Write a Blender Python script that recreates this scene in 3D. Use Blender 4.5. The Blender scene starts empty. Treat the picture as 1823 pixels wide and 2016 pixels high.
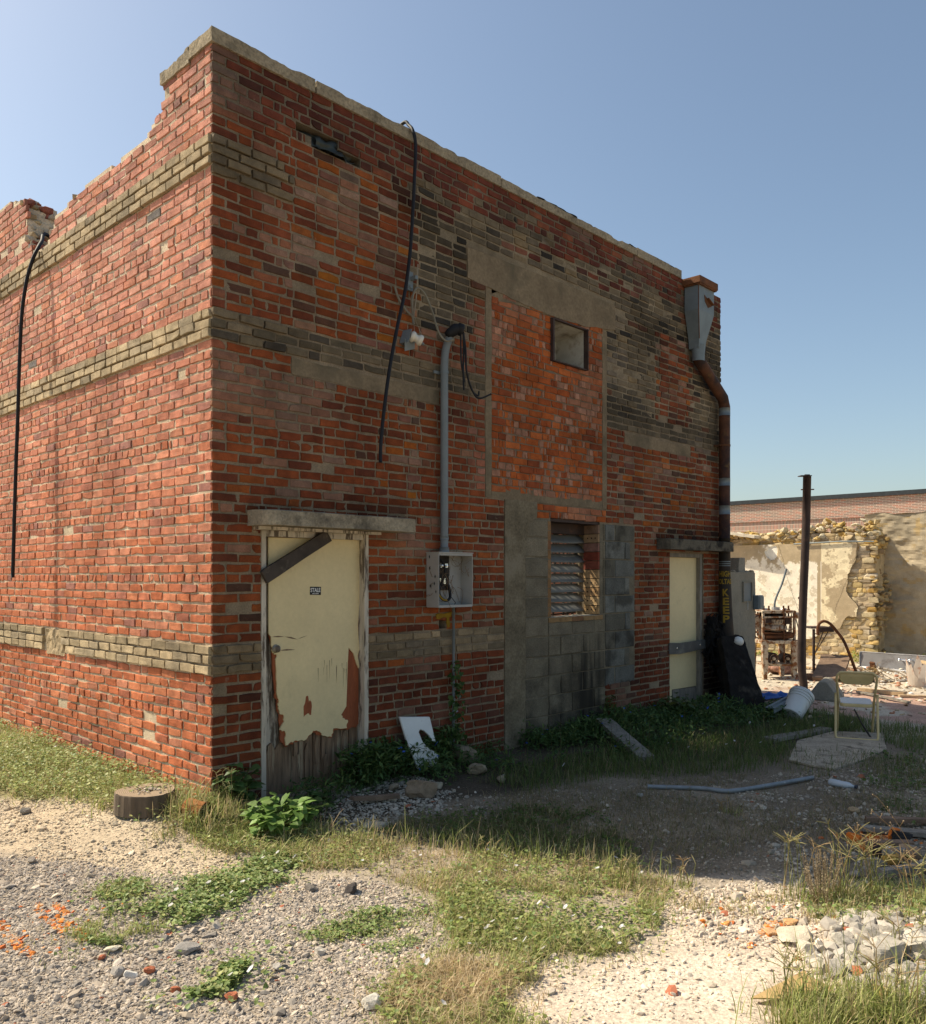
import bpy, bmesh, math, random
import numpy as np
from mathutils import Vector, Matrix, noise as mnoise, Euler

random.seed(7)
RNG = np.random.default_rng(11)
SC = bpy.context.scene
COL = SC.collection

# ------------------------------------------------------------------ camera
F_PX, CX_PX, HY_PX, EYE = 1666.0, 911.5, 1135.0, 1.70      # focal length, centre column, horizon row on an 1823 px wide view
AX, AY = 0.690, 0.7238                                       # heading
CAMX, CAMY = -3.0378, -5.2916
cam_d = bpy.data.cameras.new('camera')
cam_d.sensor_fit = 'HORIZONTAL'
cam_d.sensor_width = 36.0
cam_d.lens = 36.0 * F_PX / 1823.0
cam_d.shift_y = (HY_PX - 1008.0) / 1823.0
cam_d.clip_start = 0.05
cam_d.clip_end = 3000
cam = bpy.data.objects.new('camera', cam_d)
COL.objects.link(cam)
cam.location = (CAMX, CAMY, EYE)
cam.rotation_euler = (math.radians(90), 0, -math.atan2(AY, AX))
SC.camera = cam

# ------------------------------------------------------------------ light
SUN_EL = math.radians(48)
SUN_AZ = math.atan2(-0.412, 0.911)          # clockwise from +Y
w = bpy.data.worlds.new('World')
SC.world = w
w.use_nodes = True
nt = w.node_tree
nt.nodes.clear()
wo = nt.nodes.new('ShaderNodeOutputWorld')
bg = nt.nodes.new('ShaderNodeBackground')
sky = nt.nodes.new('ShaderNodeTexSky')
sky.sky_type = 'NISHITA'
sky.sun_disc = False
sky.sun_elevation = SUN_EL
sky.sun_rotation = SUN_AZ
sky.altitude = 50
sky.air_density = 1.0
sky.dust_density = 1.9
sky.ozone_density = 4.0
bg.inputs['Strength'].default_value = 0.128
nt.links.new(sky.outputs[0], bg.inputs[0])
nt.links.new(bg.outputs[0], wo.inputs[0])
sun_d = bpy.data.lights.new('sun', 'SUN')
sun_d.energy = 4.6
sun_d.angle = math.radians(0.5)
sun_d.color = (1.0, 0.95, 0.88)
sun = bpy.data.objects.new('sun', sun_d)
COL.objects.link(sun)
sdir = Vector((math.sin(SUN_AZ) * math.cos(SUN_EL), math.cos(SUN_AZ) * math.cos(SUN_EL), math.sin(SUN_EL)))
sun.rotation_euler = sdir.to_track_quat('Z', 'Y').to_euler()
sun.location = sdir * 40
SC.view_settings.view_transform = 'Standard'
SC.view_settings.look = 'None'
SC.view_settings.gamma = 1
SC.view_settings.use_curve_mapping = False
SC.view_settings.exposure = 0.48
SC.view_settings.use_white_balance = True      # the photograph is balanced a little warm
SC.view_settings.white_balance_temperature = 7700
SC.view_settings.white_balance_tint = 6
SC.cycles.max_bounces = 8

# ------------------------------------------------------------------ numeric helpers
def hash2(ix, iy, seed):
    h = (ix.astype(np.int64) * 374761393 + iy.astype(np.int64) * 668265263 + seed * 1274126177) & 0x7fffffff
    h = ((h ^ (h >> 13)) * 1103515245) & 0x7fffffff
    h = (h ^ (h >> 16)) & 0x7fffffff
    return (h % 100003) / 100003.0

def vn(x, y, seed=0):
    x = np.asarray(x, float); y = np.asarray(y, float)
    ix = np.floor(x); iy = np.floor(y)
    fx = x - ix; fy = y - iy
    fx = fx * fx * (3 - 2 * fx); fy = fy * fy * (3 - 2 * fy)
    a = hash2(ix, iy, seed); b = hash2(ix + 1, iy, seed)
    c = hash2(ix, iy + 1, seed); d = hash2(ix + 1, iy + 1, seed)
    return (a * (1 - fx) + b * fx) * (1 - fy) + (c * (1 - fx) + d * fx) * fy

def fbm(x, y, seed=0, o=4):
    s = 0; a = 0.5; f = 1.0
    for i in range(o):
        s = s + a * vn(np.asarray(x) * f, np.asarray(y) * f, seed + i * 17)
        a *= 0.5; f *= 2.03
    return s / (1 - 0.5 ** o)

def sstep(a, b, x):
    t = np.clip((np.asarray(x, float) - a) / (b - a), 0, 1)
    return t * t * (3 - 2 * t)

def gz(x, y):
    """height of the ground"""
    x = np.asarray(x, float); y = np.asarray(y, float)
    dx = np.maximum(np.maximum(-x, x - 7.5), 0); dy = np.maximum(np.maximum(-y, y - 9), 0)
    d = np.sqrt(dx * dx + dy * dy)
    left = sstep(0.5, -0.2, x) * sstep(-0.7, 0.5, y)
    z = 0.15 * np.exp(-(d / 0.75) ** 2) * left + 0.05 * np.exp(-(d / 0.5) ** 2) * (1 - left)
    z = z + 0.05 * (fbm(x * 0.9 + 3, y * 0.9, 5, 3) - 0.5) * sstep(30, 12, np.hypot(x, y)) + 0.016 * (fbm(x * 5, y * 5, 9, 3) - 0.5)
    # rubble heap at the right front, loose bank
    z = z + 0.13 * np.exp(-(((x - 1.45) / 0.55) ** 2 + ((y + 4.35) / 0.40) ** 2))
    return z

def ray(x, y):
    a = (x - CX_PX) / F_PX; b = (HY_PX - y) / F_PX
    return (AX * a + AY, -AY * a + AX, b)

def FP(x, y, Y=0.0):
    r = ray(x, y); t = (Y - CAMY) / r[1]
    return CAMX + t * r[0], EYE + t * r[2]

def LP(x, y, X=0.0):
    r = ray(x, y); t = (X - CAMX) / r[0]
    return CAMY + t * r[1], EYE + t * r[2]

def GP(x, y, lift=0.0):
    r = ray(x, y); z = 0.0
    for _ in range(8):
        t = (z + lift - EYE) / r[2]
        X = CAMX + t * r[0]; Y = CAMY + t * r[1]
        z = float(gz(X, Y))
    return X, Y

def AT(x, y, fwd):
    r = ray(x, y)
    return CAMX + fwd * r[0], CAMY + fwd * r[1], EYE + fwd * r[2]

def proj(X, Y, Z):
    X = np.asarray(X, float) - CAMX; Y = np.asarray(Y, float) - CAMY
    rt = AX * X - AY * Y; fw = AY * X + AX * Y
    fw = np.where(fw < 0.05, 0.05, fw)
    return CX_PX + F_PX * rt / fw, HY_PX - F_PX * (np.asarray(Z) - EYE) / fw

def inpoly(px, py, poly):
    px = np.asarray(px); py = np.asarray(py)
    r = np.zeros(px.shape, bool)
    n = len(poly); j = n - 1
    for i in range(n):
        xi, yi = poly[i]; xj, yj = poly[j]
        c = ((yi > py) != (yj > py)) & (px < (xj - xi) * (py - yi) / (yj - yi + 1e-12) + xi)
        r ^= c
        j = i
    return r

def gpoly(pts):
    return [GP(*p) for p in pts]

# ------------------------------------------------------------------ object helpers
def tag(o, label=None, cat=None, group=None, kind=None):
    if label: o['label'] = label
    if cat: o['category'] = cat
    if group: o['group'] = group
    if kind: o['kind'] = kind
    return o

def empty(name, loc=(0, 0, 0), rz=0.0, label=None, cat=None, group=None):
    o = bpy.data.objects.new(name, None)
    o.empty_display_size = 0.1
    COL.objects.link(o)
    o.location = loc
    o.rotation_euler = (0, 0, rz)
    return tag(o, label, cat, group)

class MB:
    def __init__(self):
        self.v = []; self.n = 0; self.f = []
    def add(self, V, F, col=(1, 1, 1), mi=0):
        V = np.asarray(V, float).reshape(-1, 3)
        b = self.n
        self.v.append(V); self.n += len(V)
        if isinstance(F, np.ndarray):
            groups = {F.shape[1]: F}
        else:
            groups = {}
            for f in F: groups.setdefault(len(f), []).append(f)
        for k, fs in groups.items():
            fs = np.asarray(fs, np.int64) + b
            c = np.asarray(col, float)
            if c.ndim == 1: c = np.tile(c[:3], (len(fs), 1))
            self.f.append((fs, c[:len(fs), :3], mi))
        return self
    def box(self, c, s, rot=None, col=(1, 1, 1), mi=0):
        x, y, z = s[0] / 2, s[1] / 2, s[2] / 2
        V = np.array([(-x, -y, -z), (x, -y, -z), (x, y, -z), (-x, y, -z), (-x, -y, z), (x, -y, z), (x, y, z), (-x, y, z)])
        if rot is not None: V = V @ np.array(rot.to_3x3()).T
        V = V + np.array(c)
        return self.add(V, [(0, 3, 2, 1), (4, 5, 6, 7), (0, 1, 5, 4), (1, 2, 6, 5), (2, 3, 7, 6), (3, 0, 4, 7)], col, mi)
    def tube(self, path, r, n=10, col=(1, 1, 1), mi=0, caps=True, flat=1.0):
        P = [Vector(p) for p in path]
        R = r if hasattr(r, '__len__') else [r] * len(P)
        V = []; up = None
        for i, p in enumerate(P):
            t = (P[min(i + 1, len(P) - 1)] - P[max(i - 1, 0)])
            t.normalize()
            if up is None:
                up = Vector((0, 0, 1)) if abs(t.z) < 0.9 else Vector((1, 0, 0))
            a = t.cross(up)
            if a.length < 1e-5: a = t.orthogonal()
            a.normalize(); b = a.cross(t); b.normalize(); up = b
            for k in range(n):
                an = 2 * math.pi * k / n
                V.append(p + a * (R[i] * math.cos(an)) + b * (R[i] * flat * math.sin(an)))
        F = []
        for i in range(len(P) - 1):
            for k in range(n):
                k2 = (k + 1) % n
                F.append((i * n + k, i * n + k2, (i + 1) * n + k2, (i + 1) * n + k))
        if caps:
            F.append(tuple(range(n)))
            F.append(tuple(reversed(range((len(P) - 1) * n, len(P) * n))))
        return self.add([tuple(q) for q in V], F, col, mi)
    def lathe(self, prof, base=(0, 0, 0), axis=(0, 0, 1), n=24, col=(1, 1, 1), mi=0):
        """prof: (radius, height) along axis"""
        q = Vector((0, 0, 1)).rotation_difference(Vector(axis).normalized())
        V = []; F = []
        for (r, h) in prof:
            for k in range(n):
                an = 2 * math.pi * k / n
                V.append(tuple(Vector(base) + q @ Vector((r * math.cos(an), r * math.sin(an), h))))
        for i in range(len(prof) - 1):
            for k in range(n):
                k2 = (k + 1) % n
                F.append((i * n + k, i * n + k2, (i + 1) * n + k2, (i + 1) * n + k))
        return self.add(V, F, col, mi)
    def prism(self, poly, fn, d0, d1, col=(1, 1, 1), mi=0):
        """poly (u,v) list extruded from d0 to d1, fn(u,v,d) -> xyz"""
        n = len(poly)
        V = [fn(u, v, d0) for u, v in poly] + [fn(u, v, d1) for u, v in poly]
        F = [tuple(range(n))[::-1], tuple(range(n, 2 * n))]
        F += [(i, (i + 1) % n, n + (i + 1) % n, n + i) for i in range(n)]
        return self.add(V, F, col, mi)
    def verts(self):
        return np.concatenate(self.v)
    def rough(self, freq, amp, seed=0):
        V = self.verts()
        o = np.empty_like(V)
        for i, p in enumerate(V):
            q = Vector(p) * freq + Vector((seed * 3.1, seed * 1.7, 0))
            d = mnoise.noise_vector(q) + 0.5 * mnoise.noise_vector(q * 2.3)
            o[i] = p + np.array(d) * amp
        self.v = [o]
        return self
    def build(self, name, mats, parent=None, smooth=False, colattr=True):
        me = bpy.data.meshes.new(name)
        V = self.verts()
        me.vertices.add(len(V)); me.vertices.foreach_set('co', V.astype(np.float32).ravel())
        tot = sum(f.size for f, _, _ in self.f); nf = sum(len(f) for f, _, _ in self.f)
        me.loops.add(tot); me.polygons.add(nf)
        me.loops.foreach_set('vertex_index', np.concatenate([f.ravel() for f, _, _ in self.f]).astype(np.int32))
        sizes = np.concatenate([np.full(len(f), f.shape[1]) for f, _, _ in self.f])
        st = np.concatenate([[0], np.cumsum(sizes)[:-1]])
        me.polygons.foreach_set('loop_start', st.astype(np.int32))
        try: me.polygons.foreach_set('loop_total', sizes.astype(np.int32))
        except Exception: pass
        me.polygons.foreach_set('material_index', np.concatenate([np.full(len(f), mi) for f, _, mi in self.f]).astype(np.int32))
        if colattr:
            at = me.attributes.new('col', 'FLOAT_COLOR', 'CORNER')
            cc = np.concatenate([c for _, c, _ in self.f])
            cc = np.repeat(cc, sizes, axis=0)
            at.data.foreach_set('color', np.concatenate([cc, np.ones((len(cc), 1))], 1).astype(np.float32).ravel())
        if not isinstance(mats, (list, tuple)): mats = [mats]
        for m in mats: me.materials.append(m)
        me.update(calc_edges=True)
        me.validate()
        me.polygons.foreach_set('use_smooth', np.full(len(me.polygons), bool(smooth)))
        o = bpy.data.objects.new(name, me)
        COL.objects.link(o)
        if parent is not None: o.parent = parent
        return o

def bev(o, wd=0.004, seg=2):
    m = o.modifiers.new('bevel', 'BEVEL'); m.width = wd; m.segments = seg; m.limit_method = 'ANGLE'; m.angle_limit = math.radians(35)
    return o

def smooth_path(pts, n=6):
    """Catmull-Rom"""
    P = [Vector(p) for p in pts]
    out = []
    for i in range(len(P) - 1):
        p0 = P[max(i - 1, 0)]; p1 = P[i]; p2 = P[i + 1]; p3 = P[min(i + 2, len(P) - 1)]
        for k in range(n):
            t = k / n
            out.append(0.5 * ((2 * p1) + (p2 - p0) * t + (2 * p0 - 5 * p1 + 4 * p2 - p3) * t * t + (3 * p1 - p0 - 3 * p2 + p3) * t ** 3))
    out.append(P[-1])
    return out

def rock_mb(seed, sx, sy, sz, sub=2, cut=5, rz=None, col=(1, 1, 1), square=0.0):
    rr = random.Random(seed)
    bm = bmesh.new()
    bmesh.ops.create_icosphere(bm, subdivisions=sub, radius=1)
    planes = []
    for i in range(cut):
        n = Vector((rr.uniform(-1, 1), rr.uniform(-1, 1), rr.uniform(-1, 1))).normalized()
        planes.append((n, rr.uniform(0.45, 0.8)))
    off = Vector((seed * 1.37, seed * 0.71, seed * 2.3))
    for v in bm.verts:
        p = v.co.copy()
        if square:
            p = Vector([math.copysign(abs(c) ** (1 - square), c) for c in p]) * 0.9
        for n, d in planes:
            k = p.dot(n)
            if k > d: p = p - n * (k - d)
        p = p + 0.10 * mnoise.noise_vector(p * 2.2 + off) + 0.05 * mnoise.noise_vector(p * 6 + off)
        v.co = p
    a = rr.uniform(0, 6.28) if rz is None else rz
    M = Matrix.Rotation(a, 3, 'Z')
    V = [tuple(M @ Vector((v.co.x * sx, v.co.y * sy, v.co.z * sz))) for v in bm.verts]
    F = np.array([[v.index for v in f.verts] for f in bm.faces])
    bm.free()
    mb = MB(); mb.add(V, F, col)
    return mb

# ------------------------------------------------------------------ materials
def mat(name, base=(0.5, 0.5, 0.5), attr=False, rough=0.9, metal=0.0, var=0.25, vscale=6.0, bump=0.25, bscale=70.0,
        spot=None, spot_scale=8.0, spot_lo=0.55, spot_hi=0.62, stretch=(1, 1, 1), spec=0.3, transl=0.0, spot2=None, spot2_scale=30.0, spot2_lo=0.6, spot2_hi=0.66, fine=0.0, lowvar=0.0):
    m = bpy.data.materials.new(name); m.use_nodes = True
    t = m.node_tree; N = t.nodes; L = t.links
    N.clear()
    out = N.new('ShaderNodeOutputMaterial'); b = N.new('ShaderNodeBsdfPrincipled')
    tc = N.new('ShaderNodeTexCoord'); mp = N.new('ShaderNodeMapping')
    mp.inputs['Scale'].default_value = stretch
    L.new(tc.outputs['Object'], mp.inputs['Vector'])
    def nz(scale, det=5.0, ro=0.6):
        n = N.new('ShaderNodeTexNoise'); n.inputs['Scale'].default_value = scale; n.inputs['Detail'].default_value = det
        n.inputs['Roughness'].default_value = ro
        L.new(mp.outputs[0], n.inputs['Vector']); return n.outputs['Fac']
    def mixc(fac, a, bb, mode='MIX'):
        x = N.new('ShaderNodeMix'); x.data_type = 'RGBA'; x.blend_type = mode
        if isinstance(fac, float): x.inputs[0].default_value = fac
        else: L.new(fac, x.inputs[0])
        for i, q in ((6, a), (7, bb)):
            if isinstance(q, tuple): x.inputs[i].default_value = (*q, 1) if len(q) == 3 else q
            else: L.new(q, x.inputs[i])
        return x.outputs[2]
    def mrange(s, a, bb, c, d):
        x = N.new('ShaderNodeMapRange'); L.new(s, x.inputs[0])
        for i, q in enumerate((a, bb, c, d)): x.inputs[i + 1].default_value = q
        return x.outputs[0]
    if attr:
        at = N.new('ShaderNodeAttribute'); at.attribute_name = 'col'; c = at.outputs['Color']
    else:
        rgb = N.new('ShaderNodeRGB'); rgb.outputs[0].default_value = (*base, 1); c = rgb.outputs[0]
    if var > 0:
        v = mrange(nz(vscale), 0.3, 0.7, 1 - var, 1 + var)
        c = mixc(1.0, c, v, 'MULTIPLY')
    if lowvar > 0:
        c = mixc(1.0, c, mrange(nz(1.4, 4.0, 0.6), 0.32, 0.68, 1 - lowvar, 1 + lowvar), 'MULTIPLY')
    if fine > 0:
        v = mrange(nz(vscale * 14, 3.0, 0.7), 0.3, 0.7, 1 - fine, 1 + fine)
        c = mixc(1.0, c, v, 'MULTIPLY')
    if spot is not None:
        c = mixc(mrange(nz(spot_scale, 6.0, 0.65), spot_lo, spot_hi, 0, 1), c, spot)
    if spot2 is not None:
        c = mixc(mrange(nz(spot2_scale, 6.0, 0.65), spot2_lo, spot2_hi, 0, 1), c, spot2)
    L.new(c, b.inputs['Base Color'])
    b.inputs['Roughness'].default_value = rough
    b.inputs['Metallic'].default_value = metal
    b.inputs['Specular IOR Level'].default_value = spec
    if bump > 0:
        bp = N.new('ShaderNodeBump'); bp.inputs['Strength'].default_value = bump; bp.inputs['Distance'].default_value = 0.01
        L.new(nz(bscale, 6.0, 0.7), bp.inputs['Height']); L.new(bp.outputs[0], b.inputs['Normal'])
    if transl > 0:
        tr = N.new('ShaderNodeBsdfTranslucent'); L.new(c, tr.inputs['Color'])
        ms = N.new('ShaderNodeMixShader'); ms.inputs[0].default_value = transl
        L.new(b.outputs[0], ms.inputs[1]); L.new(tr.outputs[0], ms.inputs[2]); L.new(ms.outputs[0], out.inputs[0])
    else:
        L.new(b.outputs[0], out.inputs[0])
    return m

M_BRICK = mat('brick', attr=True, lowvar=0.22, rough=0.92, var=0.28, vscale=11, bump=0.6, bscale=55, fine=0.25, spec=0.2, spot=(0.27, 0.21, 0.145), spot_scale=13, spot_lo=0.64, spot_hi=0.80, spot2=(0.045, 0.032, 0.024), spot2_scale=6, spot2_lo=0.64, spot2_hi=0.80)
M_MORTAR = mat('mortar', attr=True, lowvar=0.22, rough=0.95, var=0.22, vscale=7, bump=0.9, bscale=80, fine=0.25, spec=0.15)
M_CONC = mat('weathered_concrete', (0.30, 0.25, 0.18), rough=0.95, var=0.3, vscale=4, bump=0.8, bscale=70, fine=0.3, spot=(0.07, 0.06, 0.048), spot_scale=3.2, spot_lo=0.52, spot_hi=0.68, spec=0.15)
M_COPE = mat('coping_concrete', (0.30, 0.245, 0.17), rough=0.95, var=0.25, vscale=3, bump=1.0, bscale=60, fine=0.35, spot=(0.12, 0.10, 0.07), spot_scale=5, spot_lo=0.55, spot_hi=0.7, spec=0.15)
M_BLOCK = mat('concrete_block', attr=True, rough=0.95, var=0.25, vscale=5, bump=0.7, bscale=110, fine=0.3, spec=0.15)
def _drips(m):
    t = m.node_tree; N = t.nodes; L = t.links
    b = next(n for n in N if n.type == 'BSDF_PRINCIPLED'); src = b.inputs['Base Color'].links[0].from_socket
    tc = N.new('ShaderNodeTexCoord'); sp = N.new('ShaderNodeSeparateXYZ'); L.new(tc.outputs['Object'], sp.inputs[0])
    def ramp(sock, a, bb, c, d):
        x = N.new('ShaderNodeMapRange'); x.interpolation_type = 'SMOOTHSTEP'; L.new(sock, x.inputs[0])
        for i, q in enumerate((a, bb, c, d)): x.inputs[i + 1].default_value = q
        return x.outputs[0]
    def mul(p, q):
        x = N.new('ShaderNodeMath'); x.operation = 'MULTIPLY'; L.new(p, x.inputs[0]); L.new(q, x.inputs[1]); return x.outputs[0]
    mp = N.new('ShaderNodeMapping'); mp.inputs['Scale'].default_value = (7, 7, 0.55); L.new(tc.outputs['Object'], mp.inputs[0])
    nz = N.new('ShaderNodeTexNoise'); nz.inputs['Scale'].default_value = 1.0; nz.inputs['Detail'].default_value = 5; L.new(mp.outputs[0], nz.inputs[0])
    st = ramp(nz.outputs['Fac'], 0.40, 0.56, 0, 1)
    k = mul(mul(st, ramp(sp.outputs['X'], 4.0, 4.32, 0, 1)), mul(ramp(sp.outputs['X'], 4.74, 4.62, 0, 1), ramp(sp.outputs['Z'], 1.25, 0.85, 0, 0.93)))
    n2 = N.new('ShaderNodeTexNoise'); n2.inputs['Scale'].default_value = 2.6; n2.inputs['Detail'].default_value = 6; L.new(tc.outputs['Object'], n2.inputs[0])
    low = mul(ramp(n2.outputs['Fac'], 0.42, 0.62, 0, 0.75), ramp(sp.outputs['Z'], 1.1, 0.3, 0, 1))
    edge = mul(ramp(n2.outputs['Fac'], 0.5, 0.62, 0, 0.7), ramp(sp.outputs['X'], 4.7, 4.85, 0, 1))
    prev = src
    for f in (low, edge, k):
        x = N.new('ShaderNodeMix'); x.data_type = 'RGBA'; L.new(f, x.inputs[0]); L.new(prev, x.inputs[6]); x.inputs[7].default_value = (0.028, 0.025, 0.020, 1); prev = x.outputs[2]
    L.new(prev, b.inputs['Base Color'])
_drips(M_BLOCK)
M_CONCRETE_LIGHT = mat('grey_concrete', (0.27, 0.245, 0.20), rough=0.93, var=0.2, vscale=3, bump=0.6, bscale=60, fine=0.2, spot=(0.15, 0.135, 0.11), spot_scale=4, spot_lo=0.55, spot_hi=0.75, spec=0.15)
M_CREAM = mat('cream_door_paint', (0.72, 0.58, 0.33), rough=0.55, var=0.07, vscale=2.5, bump=0.08, bscale=40, fine=0.04, spot=(0.52, 0.42, 0.24), spot_scale=3, spot_lo=0.60, spot_hi=0.8, spot2=(0.20, 0.15, 0.07), spot2_scale=22, spot2_lo=0.72, spot2_hi=0.76)
M_REDPLY = mat('red_brown_plywood', (0.30, 0.085, 0.036), rough=0.8, var=0.25, vscale=8, stretch=(1, 1, 0.2), bump=0.3, bscale=40, fine=0.15)
M_ROTWOOD = mat('rotten_wood', (0.21, 0.135, 0.085), rough=0.95, var=0.5, vscale=9, stretch=(4, 4, 0.35), bump=0.8, bscale=25, spot=(0.38, 0.30, 0.20), spot_scale=5, spot_lo=0.55, spot_hi=0.65, spot2=(0.02, 0.016, 0.012), spot2_scale=7, spot2_lo=0.6, spot2_hi=0.68)
M_OLDWHITE = mat('flaking_white_paint', (0.55, 0.48, 0.39), rough=0.8, var=0.2, vscale=8, stretch=(2, 2, 0.3), bump=0.6, bscale=30, spot=(0.13, 0.10, 0.075), spot_scale=9, spot_lo=0.5, spot_hi=0.58)
M_DARKWOOD = mat('dark_board', (0.055, 0.042, 0.034), rough=0.75, var=0.4, vscale=6, bump=0.4, bscale=30, spot=(0.14, 0.11, 0.085), spot_scale=9, spot_lo=0.58, spot_hi=0.7)
M_GREYWOOD = mat('grey_weathered_wood', (0.23, 0.205, 0.17), rough=0.9, var=0.3, vscale=7, stretch=(3, 3, 1), bump=0.6, bscale=35, fine=0.2)
M_TANWOOD = mat('tan_board', (0.48, 0.34, 0.20), rough=0.85, var=0.2, vscale=7, bump=0.4, bscale=40, fine=0.15)
M_BROWNWOOD = mat('brown_board', (0.19, 0.125, 0.085), rough=0.9, var=0.3, vscale=7, bump=0.5, bscale=40, fine=0.2)
M_RUST = mat('rust', (0.13, 0.050, 0.020), rough=0.85, var=0.4, vscale=6, bump=0.5, bscale=60, spot=(0.06, 0.026, 0.014), spot_scale=5, spot_lo=0.5, spot_hi=0.66, spec=0.3)
M_RUSTPIPE = mat('rusty_downspout', (0.095, 0.036, 0.017), rough=0.75, var=0.45, vscale=5, bump=0.25, bscale=50, spot=(0.030, 0.015, 0.012), spot_scale=3.5, spot_lo=0.45, spot_hi=0.6, spot2=(0.14, 0.075, 0.022), spot2_scale=9, spot2_lo=0.6, spot2_hi=0.75)
M_GALV = mat('galvanised_grey', (0.17, 0.20, 0.21), rough=0.55, metal=0.2, var=0.15, vscale=6, bump=0.1, bscale=40, spot=(0.16, 0.18, 0.19), spot_scale=5, spot_lo=0.55, spot_hi=0.7, spot2=(0.15, 0.06, 0.02), spot2_scale=14, spot2_lo=0.7, spot2_hi=0.76)
M_CONDUIT = mat('grey_conduit', (0.16, 0.18, 0.185), rough=0.55, var=0.12, vscale=5, bump=0.08, bscale=40, spec=0.4)
M_BOXGREY = mat('grey_box_paint', (0.36, 0.345, 0.32), rough=0.5, var=0.1, vscale=6, bump=0.05, spot=(0.10, 0.07, 0.05), spot_scale=20, spot_lo=0.72, spot_hi=0.75)
M_BLACK = mat('black_rubber', (0.012, 0.012, 0.014), rough=0.6, var=0.2, bump=0.05, spec=0.25)
M_CHAR = mat('charred_wood', (0.016, 0.014, 0.013), spot=(0.07, 0.058, 0.046), spot_scale=5, spot_lo=0.58, spot_hi=0.72, rough=0.9, var=0.4, vscale=14, bump=1.0, bscale=25, stretch=(1, 1, 0.4), spec=0.2)
M_BLACKSTEEL = mat('blackened_steel', (0.050, 0.030, 0.024), rough=0.7, var=0.4, vscale=6, bump=0.4, bscale=60, spot=(0.13, 0.06, 0.035), spot_scale=7, spot_lo=0.6, spot_hi=0.75, spec=0.3)
M_WHITEPL = mat('white_plastic', (0.66, 0.66, 0.63), rough=0.4, var=0.06, bump=0.02, spot=(0.40, 0.37, 0.30), spot_scale=5, spot_lo=0.58, spot_hi=0.75, spec=0.5)
M_DOORLIP = mat('porcelain', (0.62, 0.58, 0.50), rough=0.25, var=0.08, bump=0.02, spec=0.5)
M_CHAIR = mat('tan_chair_enamel', (0.66, 0.50, 0.24), rough=0.42, var=0.12, vscale=5, bump=0.06, bscale=50, spot=(0.17, 0.09, 0.04), spot_scale=26, spot_lo=0.68, spot_hi=0.72, spec=0.5)
M_SEAT = mat('worn_seat_enamel', (0.55, 0.56, 0.54), rough=0.35, var=0.1, vscale=5, bump=0.05, spot=(0.16, 0.12, 0.07), spot_scale=7, spot_lo=0.60, spot_hi=0.68, spec=0.5)
M_RUSTWHITE = mat('rusty_white_enamel', (0.52, 0.43, 0.32), rough=0.7, var=0.2, vscale=8, bump=0.4, bscale=50, spot=(0.22, 0.085, 0.03), spot_scale=11, spot_lo=0.47, spot_hi=0.56, spot2=(0.06, 0.03, 0.018), spot2_scale=16, spot2_lo=0.6, spot2_hi=0.68)
M_STAINLESS = mat('stainless_steel', (0.42, 0.42, 0.43), rough=0.38, metal=0.75, var=0.15, vscale=3, bump=0.06, bscale=20, spot=(0.22, 0.20, 0.19), spot_scale=4, spot_lo=0.55, spot_hi=0.75)
M_CHROME = mat('chrome', (0.75, 0.75, 0.76), rough=0.18, metal=1.0, var=0.05, bump=0)
M_STUMP = mat('stump_bark', (0.13, 0.10, 0.072), rough=0.95, var=0.4, vscale=14, stretch=(1, 1, 0.12), bump=1.0, bscale=22)
M_YELLOW = mat('yellow_paint', (0.30, 0.185, 0.02), rough=0.7, var=0.2, bump=0.1)
M_WHITEPAINT = mat('white_paint', (0.7, 0.7, 0.68), rough=0.7, var=0.1, bump=0.05)
M_LEAF = mat('leaf', attr=True, rough=0.5, var=0.15, vscale=10, bump=0, transl=0.4, spec=0.3)
M_BLADE = mat('grass_blade', attr=True, rough=0.55, var=0.1, vscale=8, bump=0, transl=0.35, spec=0.25)
M_STONE = mat('stone', attr=True, rough=0.93, var=0.25, vscale=14, bump=0.5, bscale=90, fine=0.2, spec=0.2)
M_PEBBLE = mat('pebble', attr=True, rough=0.93, var=0.15, vscale=30, bump=0, spec=0.2)
M_PLASTER = mat('old_plaster', attr=True, rough=0.93, var=0.12, vscale=5, bump=0.5, bscale=45, fine=0.12, spec=0.15)
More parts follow.
